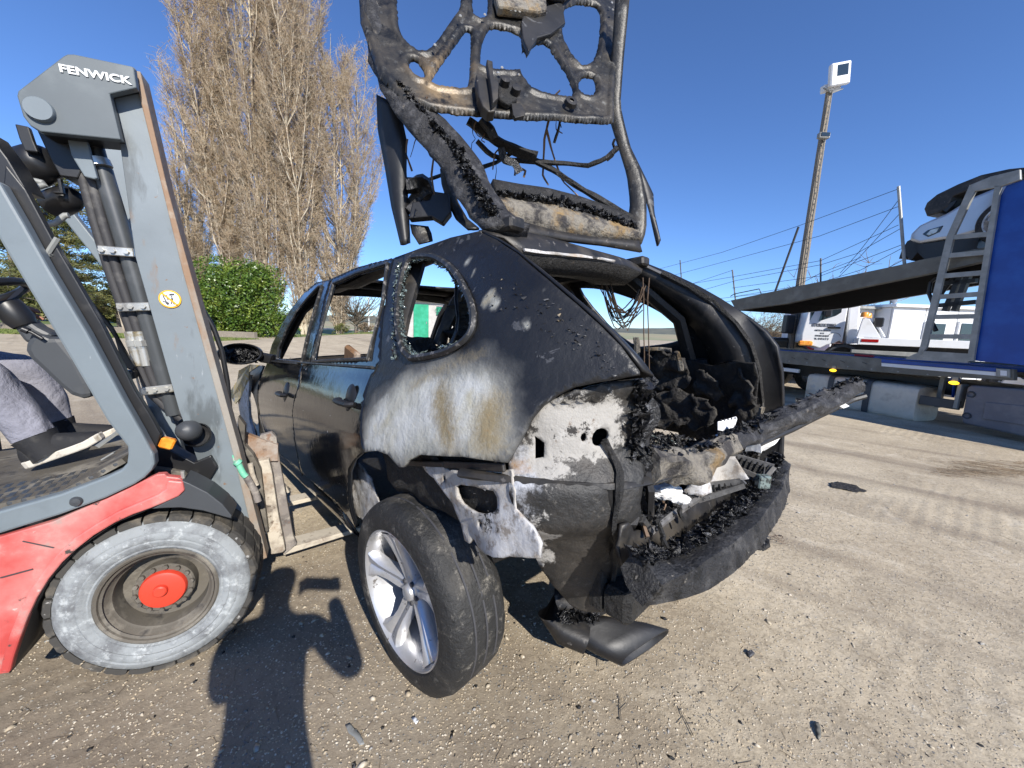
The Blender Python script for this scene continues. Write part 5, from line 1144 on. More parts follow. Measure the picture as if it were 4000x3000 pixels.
# fallen bumper foam beam, curved, rough
def P3(u, v, z): return CAR.I @ at_z(u*1.8083, v*1.8083, z)
bt = [(1362, 1200, .97, 1421, 1274, 1.05), (1436, 1200, .98, 1500, 1240, 1.08), (1516, 1146, .99, 1575, 1192, 1.11), (1592, 1086, .99, 1640, 1137, 1.12), (1645, 1030, .98, 1690, 1065, 1.10), (1668, 985, .97, 1707, 1008, 1.05)]
def beam():
    mb = MB(); S = []
    for i, (u, v, z, u2, v2, z2) in enumerate(bt):
        a = CAR.hit(u*1.8083, v*1.8083, lambda p: p.x+z); b = CAR.hit(u2*1.8083, v2*1.8083, lambda p: p.x+z2)
        S.append((a, b))
    N = 150; k = 14; vs = []
    up = rsp([s[0] for s in S], N); lo = rsp([s[1] for s in S], N)
    for i in range(N):
        a, b = up[i], lo[i]; t = (up[min(N-1, i+1)]-up[max(0, i-1)]).normalized(); d = b-a; w_ = d.length; ctr = (a+b)/2
        ax = d.normalized(); ay = t.cross(ax).normalized()
        if ay.z < 0: ay = -ay
        pr_ = [(0, -.05), (0, .012), (.12, .018), (.25, .02), (.4, .022), (.55, .022), (.7, .022), (.85, .020), (.94, .019), (1.0, .016), (1.012, -.012), (1.01, -.045), (.995, -.070), (.8, -.073), (.4, -.073)]
        k = len(pr_)
        for s, h in pr_:
            h *= .8
            p = a+ax*(w_*s)+ay*h; n1 = noise.noise(p*14); n2 = noise.noise(p*48+Vector((3, 1, 4))); n3 = noise.noise(p*110)
            e_ = .25 if s > .9 else 1; vs.append(p+ay*(.006*n1+.005*n2+.004*n3)*e_+ax*(.003*n2+.003*n3))
    fs = [(i*k+j, i*k+(j+1) % k, (i+1)*k+(j+1) % k, (i+1)*k+j) for i in range(N-1) for j in range(k)]
    mb.add(vs, fs+[tuple(range(k)), tuple((N-1)*k+j for j in range(k))]); o = mb.build('bumper_beam', M['charbeam'], CAR, smooth=True)
    o['label'] = 'charred curved bumper beam hanging loose at the rear'; return S, up, lo
BS, bup, blo = beam()
def crust(name, fn, n, size, seed, mat, parent):
    """heap of small charred flakes over a patch given by fn(u,v)->(point, normal)"""
    R = np.random.default_rng(seed); V = []; Fc = []
    for i in range(n):
        p, nn = fn(R.uniform(), R.uniform()); s = size*R.uniform(.35, 1.5); a = R.normal(size=(5, 3))*s; a[:, 2] *= .8; c = np.array(p)+np.array(nn)*s*.3
        q = len(V); V += [c+a[0], c+a[1], c+a[2], c+a[3], c+a[4]]; Fc += [(q, q+1, q+2), (q+1, q+3, q+2), (q+2, q+3, q+4)]
    return np_mesh(name, np.array(V), np.array(Fc), mat, parent, kind='stuff')
def beamtop(a, b):
    i = a*(len(bup)-1.01); j = int(i); p = bup[j].lerp(bup[j+1], i-j); q = blo[j].lerp(blo[j+1], i-j); return p.lerp(q, b**1.8*.62)+Vector((0, 0, .012+.02*b**1.8)), (0, 0, 1)
crust('char_flakes', beamtop, 4200, .0062, 3, M['crust'], CAR)
crust('char_flakes', lambda a, b: (Vector((-.93+a*.9, -.56+b*1.14, .63+.03*noise.noise(Vector((a*4, b*4, 2))))), (0, 0, 1)), 9000, .011, 4, M['crust'], CAR)
crust('ash_flakes', lambda a, b: (Vector((-.7+a*.75, -.5+b*1.0, .65)), (0, 0, 1)), 700, .008, 5, M['foam'], CAR)
crust('glass_crumbs', lambda a, b: (Vector((-.8+a*.7, -.5+b*.9, .655)), (0, 0, 1)), 500, .006, 6, M['crumb'], CAR)
crust('char_flakes', lambda a, b: (SL(.07)(.5+a*1.9, 1.05+.02*b), (0, 0, 1)), 900, .012, 8, M['crust'], CAR)
qr = resample(gap(qwin, .012), .01)
crust('glass_crumbs', lambda a, b: (SL(.006)(*(lambda q: (q[0]+(b-.5)*.03, q[1]+(a*7 % 1-.5)*.02))(qr[int(a*len(qr)) % len(qr)])), (0, .5, 0)), 700, .006, 9, M['crumb'], CAR)
fr = [(.34-.06*t, 1.58-.45*t) for t in np.linspace(0, 1, 20)]
crust('glass_crumbs', lambda a, b: (SL(.006)(.335-.33*a-.0+b*.035-.03, 1.58-.46*a), (0, .5, 0)), 500, .007, 10, M['crumb'], CAR)
# charred ends: seam drips along the left jamb
MB().tube([jl[0].lerp(jl[-1], t)+Vector((-.02+.015*sin(t*21), .0+.012*cos(t*17), 0)) for t in np.linspace(.02, .98, 26)], .017, 6, jit=.9).build('melted_trim', M['crust'], CAR)
crust('char_flakes', lambda a, b: (jl[0].lerp(jl[-1], a)+Vector((-.01, .05-.10*b, 0)), (-.7, .5, .2)), 900, .0085, 21, M['crust'], CAR)
crust('char_flakes', lambda a, b: (lipR[0].lerp(lipR[-1], a)*0+rl2[int(a*39)]+Vector((.02+.05*b, .01, -.02)), (-.5, .5, .2)), 500, .009, 22, M['crust'], CAR) if False else None
def peel(a, b):
    u = 1040+a*300; v = 560+a*170+b*90; h = CAR.hit(u*1.8083, v*1.8083, gL)
    return (h+Vector((0, .002, 0)) if h else Vector((-.5, .7, 1.3)), (0, .4, 0))
crust('paint_flakes', peel, 90, .0032, 23, M['peeled'], q_)
crust('paint_flakes', lambda a, b: (corner(.75+.55*a, .5+.5*b, 1, -.002), (0, .3, 0)), 120, .0035, 24, M['peeled'], cr)
RR2 = random.Random(5)
for i in range(34):
    t = RR2.random(); q = sillL[4].lerp(lipR[-1], t)+Vector((RR2.uniform(-.03, .05), 0, RR2.uniform(-.01, .03))); n_ = 5; P = [q]
    for k_ in range(n_): P.append(P[-1]+Vector((RR2.uniform(-.02, .01), RR2.uniform(-.02, .02), RR2.uniform(-.035, .012))))
    MB().tube(rsp(P, 9), RR2.choice([.0025, .004, .007]), 5, jit=.7).build('torn_wire', M[RR2.choice(['black', 'char', 'wire', 'crust'])], CAR)
# hanging loom down the corner
lc = [CAR.hit(u*1.8083, v*1.8083, gC) for u, v in ((1296, 948), (1312, 985), (1325, 1010), (1322, 1060), (1316, 1130), (1318, 1200), (1312, 1270), (1308, 1310))]
MB().tube([p+Vector((-.02, .005, 0)) for p in rsp(lc, 30)], .009, 6, jit=.8).build('hanging_loom', M['char'], CAR)
# door mirror
mc = CAR.hit(520*1.8083, 765*1.8083, lambda p: p.y-1.08)
Mm = axis_frame(mc, (-.93, .2, .1)); mm = MB().lathe([(.0, .045), (.6, .06), (.9, .03), (1.0, -.02), (.93, -.05), (.86, -.045), (.80, .02), (.5, .035), (0, .035)], 28, Mm @ Matrix.Diagonal((.155, .088, -1, 1))).build('door_mirror', M['black'], CAR, smooth=True); mm['label'] = 'melted black mirror shell with no glass'
MB().tube([mc+Vector((.0, -.10, -.02)), mc+Vector((.05, -.15, -.03)), SL()(2.28, 1.09)], [.03, .035, .04], 8, jit=.4).build('mirror_arm', M['black'], mm, smooth=True)
crust('melted_bits', lambda a, b: (mc+Vector((-.02, .10-.2*a, -.05+.09*b)), (-1, 0, 0)), 60, .02, 12, M['crust'], mm)
fr0 = [al_(u, v, 2.35) for u, v in ((1000, 620), (985, 655), (965, 700), (945, 745), (935, 775))] if False else []
def al_(u, v, d): r = ray(u*1.8083, v*1.8083).normalized(); return CAR.I @ (CAMP+r*d)
MB().tube(rsp([al_(u, v, 2.3) for u, v in ((1003, 622), (985, 655), (965, 700), (945, 745))], 14), .035, 8, jit=.15).build('seat_belt_frame', M['charsmooth'], CAR, smooth=True)
MB().tube(rsp([al_(u, v, 2.35) for u, v in ((1000, 640), (1008, 690), (1000, 730), (985, 770))], 18), [.05+.05*sin(i*.7)*sin(i*.7)+.03*(i/18) for i in range(18)], 10, jit=.5).build('burnt_seat_remains', M['char'], CAR, smooth=True)
MB().tube(rsp([al_(u, v, 2.3) for u, v in ((870, 735), (900, 745), (940, 760), (990, 765))], 16), .05, 8, jit=.8).build('burnt_seat_remains', M['char'], CAR)
# hanging rod in the quarter window and cables in the right rear aperture
MB().tube([SL(.1)(*q) for q in hs(z5([(1495, 255), (1530, 330), (1522, 450), (1530, 570), (1515, 670), (1480, 760), (1440, 815)]))], .007, 6, jit=.3).build('hanging_cable', M['black'], CAR)
RR = random.Random(9)
for i in range(16):
    gq = lambda p: p.y+.42
    s0 = (1292+RR.uniform(0, 30), 610+RR.uniform(0, 40)); e0 = (1395+RR.uniform(-30, 8), 612+RR.uniform(0, 60)); m0 = ((s0[0]+e0[0])/2+RR.uniform(-12, 12), 690+RR.uniform(-18, 30))
    P = [CAR.hit(a*1.8083, b*1.8083, gq) for a, b in (s0, ((s0[0]+m0[0])/2, (s0[1]+m0[1])/2+12), m0, ((m0[0]+e0[0])/2, (m0[1]+e0[1])/2+10), e0)]
    MB().tube(rsp(P, 12), .0035, 4, jit=.2).build('bare_wire', M['wire' if i % 3 else 'black'], CAR)
for i in range(2):
    P = [CAR.hit((1392+i*9+RR.uniform(-2, 2))*1.8083, v*1.8083, lambda p: p.x+.45) for v in (600, 650, 710, 760, 800)]
    MB().tube(rsp([p+Vector((0, RR.uniform(-.015, .015), 0)) for p in P], 10), .003, 4).build('bare_wire', M['wire'], CAR)
# exhaust: can and flattened oval tail pipe
a = P3(1225, 1315, .20); c_ = P3(1290, 1380, .13); e = P3(1395, 1398, .10)
def oval(name, pts, rx, rz, mat, parent, n=20, hollow=False, jit=.03):
    vs = []; k = len(pts); fs = []
    pts = [Vector(p) for p in pts]
    for i, p in enumerate(pts):
        t = (pts[min(k-1, i+1)]-pts[max(0, i-1)]).normalized(); sx_ = Vector((0, 0, 1)).cross(t).normalized(); up = t.cross(sx_)
        for j in range(n):
            an = 2*pi*j/n; ca, sa = cos(an), sin(an); q = p+sx_*(rx[i]*abs(ca)**.8*(1 if ca > 0 else -1))+up*(rz[i]*abs(sa)**.7*(1 if sa > 0 else -1))
            vs.append(q+Vector((1, 1, 1))*jit*.1*noise.noise(q*20))
    fs = [(i*n+j, i*n+(j+1) % n, (i+1)*n+(j+1) % n, (i+1)*n+j) for i in range(k-1) for j in range(n)]
    if not hollow: fs += [tuple(range(n)), tuple((k-1)*n+j for j in range(n))]
    o = MB().add(vs, fs).build(name, mat, parent, smooth=True)
    if hollow: s_ = o.modifiers.new('t', 'SOLIDIFY'); s_.thickness = .006; s_.offset = -1
    return o
ex0 = P3(1205, 1335, .16); 
elb = [P3(1215, 1290, .26), P3(1203, 1320, .19), P3(1222, 1352, .145), P3(1268, 1372, .125)]
ex = oval('exhaust_silencer', [P3(1330, 1285, .30), P3(1270, 1300, .27)]+elb, [.05, .07, .085, .085, .085, .08], [.045, .055, .065, .06, .055, .05], M['charsmooth'], CAR)
def flatpipe(name, Ls, Rs, th, mat, parent, n=24):
    vs = []; k = len(Ls)
    for i in range(k):
        c = (Ls[i]+Rs[i])/2; hx = (Rs[i]-Ls[i])/2; ax = ((Ls[min(k-1, i+1)]+Rs[min(k-1, i+1)])-(Ls[max(0, i-1)]+Rs[max(0, i-1)])).normalized(); up = hx.cross(ax).normalized()
        if up.z < 0: up = -up
        for j in range(n):
            a = 2*pi*j/n; vs.append(c+hx*(abs(cos(a))**.75*(1 if cos(a) > 0 else -1))+up*(th[i]*abs(sin(a))**.8*(1 if sin(a) > 0 else -1)))
    fs = [(i*n+j, i*n+(j+1) % n, (i+1)*n+(j+1) % n, (i+1)*n+j) for i in range(k-1) for j in range(n)]
    o = MB().add(vs, fs).build(name, mat, parent, smooth=True); s_ = o.modifiers.new('t', 'SOLIDIFY'); s_.thickness = .007; s_.offset = -1; return o
flatpipe('exhaust_tailpipe', [P3(1200, 1345, .13), P3(1235, 1378, .11), P3(1290, 1408, .095), P3(1343, 1432, .085)], [P3(1285, 1330, .17), P3(1330, 1340, .15), P3(1395, 1352, .125), P3(1444, 1366, .11)], [.05, .05, .042, .036], M['soot'], ex)
crust('char_flakes', lambda a_, b_: (P3(1215+a_*75, 1318+b_*22, .255), (0, 0, 1)), 350, .012, 14, M['crust'], ex)
MB().tube([P3(1330, 1285, .27)+Vector((.25, -.4, 0)), P3(1330, 1285, .27)], .04, 8).build('exhaust_pipe', M['rust'], ex, smooth=True)
# rear left wheel, pushed out and down
def wheel():
    C = CAR.I @ Vector((-.4059, 1.2750, H-1.0412)); nw = Vector((cos(3.963)*cos(-.0416), sin(3.963)*cos(-.0416), sin(-.0416))); n_ = CAR.I.to_3x3() @ nw
    A_ = axis_frame(C, n_, CAR.I.to_3x3() @ Vector((0, 0, 1)))
    prof = [(.262, -.005), (.272, .006), (.30, .010), (.335, 0), (.357, -.014), (.368, -.04), (.370, -.12), (.368, -.195), (.355, -.225), (.33, -.24), (.28, -.235), (.262, -.22)]
    n = 72; vs = []; k = len(prof)
    for i in range(n):
        a = 2*pi*i/n; ang = a
        for j, (r, h) in enumerate(prof):
            p = Vector((cos(a)*r, sin(a)*r, h)); w_ = (r-.26)/.11
            dr = (.010*noise.noise(Vector((cos(a)*3, sin(a)*3, h*10)))+.004*noise.noise(Vector((cos(a)*12, sin(a)*12, h*30))))*w_
            flatb = 0
            p = Vector((cos(a)*(r+dr), sin(a)*(r+dr), h+.006*w_*noise.noise(Vector((cos(a)*3, sin(a)*3, 5))))); vs.append(A_ @ p)
    fs = [(i*k+j, ((i+1) % n)*k+j, ((i+1) % n)*k+j+1, i*k+j+1) for i in range(n) for j in range(k-1)]
    w0 = MB().add(vs, fs).build('tyre', M['tyre'], CAR, smooth=True); w0['label'] = 'scarred low profile tyre leaning out at the rear left'
    t_ = MB()
    for h in (-.075, -.125, -.17): t_.lathe([(.3695, h-.004), (.3715, h-.003), (.3715, h+.003), (.3695, h+.004)], 60, A_)
    t_.build('tread_groove', M['print'], w0)
    rm = MB().lathe([(.240, -.20), (.238, -.05), (.250, -.012), (.262, .002), (.268, .0), (.266, -.012), (.262, -.02)], 64, A_).build('wheel_rim', M['alloy'], CAR, smooth=True)
    rb = MB().lathe([(.24, -.2), (.235, -.12), (.10, -.12), (.02, -.12)], 40, A_).build('brake_disc', M['print'], rm, smooth=True)
    for i in range(5):
        a = 2*pi*i/5+.55; ca, sa = cos(a), sin(a); rad = Vector((ca, sa, 0)); tan = Vector((-sa, ca, 0)); vs = []; sec = [(.035, .030, -.060, .05), (.08, .034, -.050, .055), (.14, .030, -.036, .05), (.19, .036, -.022, .045), (.225, .052, -.012, .04), (.246, .074, -.006, .035)]
        for r, wd, h, dp in sec:
            for (s_, hh) in ((-1, h-dp), (-1, h-.012), (-.72, h+.002), (-.15, h-.004), (0, h-.012), (.15, h-.004), (.72, h+.002), (1, h-.012), (1, h-dp)): vs.append(A_ @ (rad*r+tan*(wd*s_)+Vector((0, 0, hh))))
        k = 9; fs = [(q*k+j, q*k+j+1, (q+1)*k+j+1, (q+1)*k+j) for q in range(len(sec)-1) for j in range(k-1)]
        MB().add(vs, fs).build('spoke', M['alloy'], rm, smooth=True)
    MB().lathe([(0, -.034), (.022, -.034), (.03, -.04), (.034, -.055), (.055, -.058), (.062, -.075), (.062, -.11)], 28, A_).build('hub_cap', M['alloy'], rm, smooth=True)
    for i in range(5):
        a = 2*pi*i/5+1.18; MB().lathe([(0, -.048), (.009, -.048), (.011, -.06), (.011, -.08)], 8, A_ @ Matrix.Translation((cos(a)*.045, sin(a)*.045, 0))).build('wheel_bolt', M['print'], rm)
wheel()
for x, y in ((0, -.84), (2.86, .84), (2.86, -.84)):
    r_ = .36 if x == 0 else .26; c = Vector((x, y, 0)); wz = (CAR.M @ c); z_w = r_; cc = CAR.I @ Vector((wz.x, wz.y, z_w)); 
    A_ = axis_frame(cc, (0, 1 if y > 0 else -1, 0)); MB().lathe([(.18, .05), (r_*.93, .05), (r_, .02), (r_, -.2), (r_*.93, -.23), (.18, -.23)], 36, A_, close=True).build('tyre', M['char'], CAR, smooth=True)
    MB().lathe([(0, 0), (.18, .03), (.2, .05), (.2, -.2)], 24, A_).build('wheel_rim', M['charsmooth'], CAR, smooth=True)

# ------------------------------------------------------------------ tailgate, thrown open and twisted over the roof
def al(u, v, d):
    """point at distance d along the sight line (d estimated from the car's size), in car coordinates"""
    r = ray(u*1.8083, v*1.8083).normalized(); return CAR.I @ (CAMP+r*d)
L2 = Vector((.21, .70, 2.30)); R2 = Vector((-.26, -.54, 2.55)); TLp = Vector((.45, .70, 2.79)); hn = (R2-L2).cross(TLp-L2).normalized()
e1 = (R2-L2).normalized(); e2 = hn.cross(e1)
if e2.z < 0: e2 = -e2
def hp2(P):
    o = CAR.I @ CAMP; out = []
    for u, v in P:
        d = CAR.I.to_3x3() @ ray(u, v); t = (L2-o).dot(hn)/d.dot(hn); q = o+d*t-L2; out.append((q.dot(e1), q.dot(e2)))
    return out
back = 1 if hn.dot(CAR.I @ CAMP-L2) > 0 else -1
hf = lambda a, b: L2+e1*a+e2*b
z4 = lambda P: Z((1300, 0), .6329, P)
outl = hp2(z4([(172, -260), (172, 0), (178, 160), (255, 370), (285, 480), (420, 620), (600, 690), (820, 715), (1000, 735), (1200, 745), (1400, 750), (1600, 765), (1660, 770), (1730, 760), (1725, 640), (1740, 480), (1760, 300), (1790, 150), (1820, 0), (1840, -260)]))
holes = [z4([(405, -200), (405, 150), (440, 250), (520, 325), (570, 330), (640, 250), (730, 120), (785, 50), (795, -200)]),
         z4([(865, -60), (950, -60), (948, 90), (925, 128), (895, 132), (870, 100)]),
         z4([(480, 395), (510, 390), (545, 430), (560, 480), (545, 498), (510, 480), (480, 430)]),
         z4([(845, 212), (820, 215), (735, 330), (640, 470), (612, 510), (620, 535), (700, 545), (800, 555), (828, 540), (840, 400)]),
         z4([(960, 200), (1000, 190), (1130, 215), (1162, 250), (1150, 420), (1130, 440), (1000, 438), (925, 430), (912, 400), (925, 280)]),
         z4([(1165, 300), (1200, 370), (1240, 290), (1320, 275), (1370, 380), (1440, 480), (1475, 560), (1470, 600), (1400, 598), (1240, 575), (1200, 520), (1165, 455)]),
         z4([(1420, 80), (1480, 38), (1580, 35), (1640, 70), (1645, 180), (1615, 360), (1560, 415), (1520, 415), (1440, 300), (1415, 200)]),
         z4([(1520, 520), (1545, 492), (1590, 490), (1612, 520), (1610, 580), (1580, 600), (1540, 590), (1520, 560)])]
holes = [gap(smooth_poly(hp2(h), 1), -.009) for h in holes]
ocre = [hp2(z4([(470, 400), (830, 250), (860, 420), (840, 700), (600, 690), (480, 560)]))]
def hattr(co):
    q = co-L2; return (max(0, min(1, .5+sdist(q.dot(e1), q.dot(e2), ocre[0])/.2)), 0, 0, 1)
def hbend(a, b):
    # pressed ribs: the frame is dished so that edges stand back from the middle of each web
    d = min([abs(sdist(a, b, h)) for h in holes]+[abs(sdist(a, b, outl))])
    k = min(1, max(0, (d-.002)/.010)); k2 = min(1, max(0, (d-.030)/.008)); return hf(a, b)+hn*back*(.020*k*k*(3-2*k)-.009*k2+.010*noise.noise(Vector((a*5, b*5, 3)))+.003*noise.noise(Vector((a*24, b*24, 3))))
TG = sheet('tailgate_frame', outl, holes, hbend, .0105, M['hatch'], CAR, thick=.010, attr=hattr, bump=.002, bscale=30, off=0, rag=.002, ragh=.0025); TG['label'] = 'smoked inner tailgate frame with cut-outs, upside down against the sky'
hb = lambda P: [hf(*q) for q in hp2(P)]
def hz(P, lift): return [hf(*q)+hn*back*lift for q in hp2(z4(P))]
# outer skin strip behind the lower part of the frame
MB().tube(hz([(620, 545), (830, 560), (1240, 590), (1470, 605)], -.05), .02, 6).build('outer_skin_edge', M['soot'], TG)
# latch box, motor, bracket
MB().prism(hp2(z4([(865, 570), (895, 560), (985, 640), (1000, 700), (980, 790), (940, 795), (905, 760), (880, 700)])), lambda a, b, d: hf(a, b)+hn*back*(.03+d), .05).build('latch', M['charsmooth'], TG, bevel=.006)
MB().prism(hp2(z4([(920, 530), (955, 540), (960, 640), (990, 665), (985, 760), (955, 790), (945, 700)])), lambda a, b, d: hf(a, b)+hn*back*(.08+d), .035).build('latch_plate', M['charsmooth'], TG, bevel=.004)
MB().prism(hp2(z4([(1000, 570), (1110, 570), (1120, 690), (1060, 720), (1010, 690)])), lambda a, b, d: hf(a, b)+hn*back*(.03+d), .03).build('motor_plate', M['char'], TG, bevel=.008)
for p in ((1040, 605), (1105, 655)):
    q = hz([p], .06)[0]; MB().lathe([(0, .03), (.022, .028), (.024, 0), (0, 0)], 14, axis_frame(q, hn*back)).build('motor_boss', M['charsmooth'], TG, smooth=True)
MB().prism(hp2(z4([(1085, 700), (1140, 700), (1170, 750), (1165, 775), (1110, 790), (1095, 770)])), lambda a, b, d: hf(a, b)+hn*back*(.03+d), .02).build('hinge_tab', M['charsmooth'], TG, bevel=.003)
MB().prism(hp2(z4([(995, -200), (1270, -200), (1290, 60), (1300, 150), (1240, 165), (1150, 150), (1005, 135), (985, 60)])), lambda a, b, d: hf(a, b)+hn*back*(.02+d), .05).build('plate_recess', M['foam'], TG, bevel=.012)
MB().prism(hp2(z4([(1300, -200), (1460, -100), (1465, 30), (1410, 75), (1320, 65), (1290, 0)])), lambda a, b, d: hf(a, b)+hn*back*(.04+d), .05).build('handle_box', M['char'], TG, bevel=.01)
MB().prism(hp2(z4([(1165, 130), (1400, 60), (1420, 190), (1330, 260), (1250, 285), (1195, 370), (1160, 290), (1150, 200)])), lambda a, b, d: hf(a, b)+hn*back*(.015+d), .025).build('web_gusset', M['soot'], TG, bevel=.006)
for p in ((1030, 125), (1055, 132), (1080, 138), (1108, 143), (1135, 148), (778, 180), (925, 170), (625, 360), (1700, 128), (1695, 85), (1005, 525), (1130, 535), (1028, 492)):
    q = hz([p], .055)[0]; MB().lathe([(0, .003), (.006, .003), (.008, 0)], 8, axis_frame(q, hn*back)).build('rivet', M['zinc'], TG)
q = hz([(1450, 680)], .03)[0]; MB().lathe([(.012, .022), (.03, .02), (.034, 0)], 16, axis_frame(q, hn*back)).build('grommet', M['charsmooth'], TG, smooth=True)
# window pillars of the tailgate down to the hinges
def band3(name, Lp, Rp, mat, parent, thick=.03, n=26, bulge=.03, jit=.0):
    a, b = rsp(Lp, n), rsp(Rp, n); mid_ = []
    for p, q in zip(a, b):
        c = (p+q)/2; d = ((CAR.I @ CAMP)-c).normalized(); mid_.append(c+d*bulge)
    rows = [a, [p.lerp(q, .5) for p, q in zip(a, mid_)], mid_, [p.lerp(q, .5) for p, q in zip(mid_, b)], b]
    if jit: rows = [[p+Vector((noise.noise(p*14), noise.noise(p*14+Vector((5, 1, 0))), noise.noise(p*14+Vector((2, 8, 0)))))*jit for p in r] for r in rows]
    return loft(name, rows, mat, parent, thick=thick)
lp = band3('left_tailgate_pillar', [al(783, 0, 2.62), al(790, 60, 2.48), al(806, 140, 2.32), al(828, 205, 2.17), al(855, 245, 2.08), al(905, 305, 1.97), (al(955, 370, 1.85)), al(985, 420, 1.75), al(1010, 465, 1.66), al(1045, 497, 1.58)],
           [al(812, 0, 2.64), al(822, 60, 2.5), al(848, 125, 2.36), al(885, 185, 2.22), al(930, 240, 2.12), al(985, 295, 2.0), al(1030, 355, 1.88), al(1055, 405, 1.78), al(1085, 455, 1.68), al(1140, 503, 1.6)], M['charpipe'], CAR, .05, bulge=.05, jit=.02)
lp['label'] = 'thick charred left tailgate pillar crusted with burnt plastic'
lpL, lpR = [al(870, 210, 2.17), al(925, 280, 2.03), al(985, 345, 1.9), al(1020, 410, 1.75), al(1060, 480, 1.6)], None
lq = rsp(lpL, 40)
crust('char_flakes', lambda a, b: (lq[int(a*39)].lerp(lq[min(39, int(a*39)+1)], .5)+Vector((-.045+.03*abs(b-.5), .09*(b-.5), .07*(b-.5))), (-.7, .3, .3)), 3600, .008, 15, M['crust'], lp)
rp = band3('right_tailgate_pillar', [al(1330, 0, 3.02), al(1322, 130, 2.88), al(1312, 240, 2.75), al(1330, 300, 2.68), al(1355, 380, 2.58), al(1362, 440, 2.5), al(1355, 500, 2.42), al(1350, 520, 2.38)],
      [al(1358, 0, 3.02), al(1345, 130, 2.88), al(1338, 230, 2.76), al(1358, 320, 2.66), al(1385, 380, 2.58), al(1395, 440, 2.5), al(1395, 500, 2.42), al(1385, 528, 2.38)], M['hatch'], CAR, .03, bulge=.012)
rs2 = band3('tailgate_outer_strip', [al(1330, 235, 2.85), al(1342, 320, 2.76), al(1385, 395, 2.68), al(1400, 450, 2.6), al(1420, 532, 2.52)], [al(1338, 232, 2.85), al(1362, 320, 2.76), al(1410, 420, 2.68), al(1412, 460, 2.6), al(1427, 520, 2.52)], M['soot'], CAR, .012, bulge=.01)
for s_, P in enumerate([[(1030, 305), (1060, 335), (1095, 345), (1160, 350), (1210, 352), (1270, 358), (1305, 345), (1335, 318)], [(1150, 345), (1200, 370), (1260, 410), (1310, 440), (1365, 470), (1375, 490)], [(985, 395), (1020, 370), (1075, 350), (1120, 320)], [(905, 395), (935, 385), (970, 372)]]):
    MB().tube(rsp([al(u, v, 2.3+.12*(u-1000)/300) for u, v in P], 24), [.013, .016, .012, .008][s_], 7, jit=.3).build('glass_frame_rod', M['char'], CAR, smooth=True)
P = [(1010, 262), (1045, 290), (1075, 305), (1115, 322), (1160, 338)]; MB().tube(rsp([al(u, v, 2.28) for u, v in P], 20), .028, 7, jit=.5, flat=.6).build('wiper_motor_bracket', M['char'], CAR)
P = [(1085, 318), (1090, 345), (1110, 355), (1120, 375)]; MB().tube(rsp([al(u, v, 2.25) for u, v in P], 14), .014, 6, jit=.9).build('melted_lump', M['crust'], CAR)
P = [(1040, 255), (1060, 280), (1068, 300)]; MB().tube(rsp([al(u, v, 2.25) for u, v in P], 14), .02, 6, jit=.6).build('melted_lump', M['crust'], CAR)
for P, d in (([(1192, 240), (1180, 275), (1190, 320), (1200, 350), (1215, 390), (1250, 425)], 2.4), ([(1190, 240), (1176, 300), (1172, 380), (1185, 400)], 2.4), ([(880, 300), (876, 330), (890, 370)], 2.1), ([(1210, 195), (1190, 215), (1195, 240)], 2.4), ([(938, 330), (932, 380), (940, 430)], 2.0), ([(905, 200), (940, 180), (945, 215), (925, 250)], 2.2)):
    MB().tube(rsp([al(u, v, d) for u, v in P], 18), .0045, 5, jit=.5).build('dangling_wire', M['wire'], CAR)
for i in range(26):
    u0, v0 = RR.choice([(1192, 240), (1040, 262), (1075, 305), (1210, 190), (905, 265), (1000, 330), (935, 210), (1120, 322), (890, 395), (1345, 300), (1150, 500), (1095, 500)]); u0 += RR.uniform(-18, 18); n_ = 5; P = [(u0, v0)]; dd = RR.uniform(-7, 7)
    for q in range(n_): P.append((P[-1][0]+dd+RR.uniform(-9, 9), P[-1][1]+RR.uniform(4, 20)))
    MB().tube(rsp([al(u, v, 2.2+.45*(u-1000)/330-(0 if v < 450 else .35)) for u, v in P], 16), RR.choice([.0025, .003, .006]), 5, jit=.7).build('dangling_wire', M[RR.choice(['black', 'char', 'wire'])], CAR)
# bowed upper header of the tailgate with scorched tan inside
hdA = [al(1062, 392, 1.98), al(1120, 402, 2.05), al(1180, 410, 2.12), al(1250, 428, 2.22), (al(1320, 452, 2.32)), al(1368, 478, 2.42)]
hdB = [al(1072, 425, 1.93), al(1120, 432, 2.0), al(1180, 440, 2.07), al(1250, 456, 2.17), al(1320, 478, 2.27), al(1372, 498, 2.36)]
hdC = [al(1090, 470, 1.85), al(1130, 482, 1.9), al(1190, 498, 1.98), al(1260, 510, 2.1), al(1320, 516, 2.2), al(1378, 520, 2.32)]
loft('tailgate_header', [rsp(hdA, 24), rsp([p+Vector((0, 0, .01)) for p in [a.lerp(b, .5) for a, b in zip(hdA, hdB)]], 24), rsp(hdB, 24)], M['char'], CAR, thick=.03)
loft('tailgate_header_inner', [rsp(hdB, 24), rsp([a.lerp(b, .5)+Vector((-.03, .01, 0)) for a, b in zip(hdB, hdC)], 24), rsp(hdC, 24)], M['foam'], CAR, thick=.02)['label'] = 'scorched tan inner face of the tailgate top edge'
hr = rsp([a.lerp(b, .9)+Vector((-.01, 0, .0)) for a, b in zip(hdA, hdB)], 30); crust('char_flakes', lambda a, b: (hr[int(a*29)]+Vector((-.01, 0, .02*(b-.5))), (0, 0, 1)), 500, .011, 16, M['crust'], CAR)
loft('hinge_cover', [rsp(hdC, 20), rsp([al(1090, 490, 1.8), al(1140, 505, 1.85), al(1220, 520, 2.0), al(1300, 530, 2.15), al(1385, 545, 2.32)], 20)], M['charsmooth'], CAR, thick=.02)
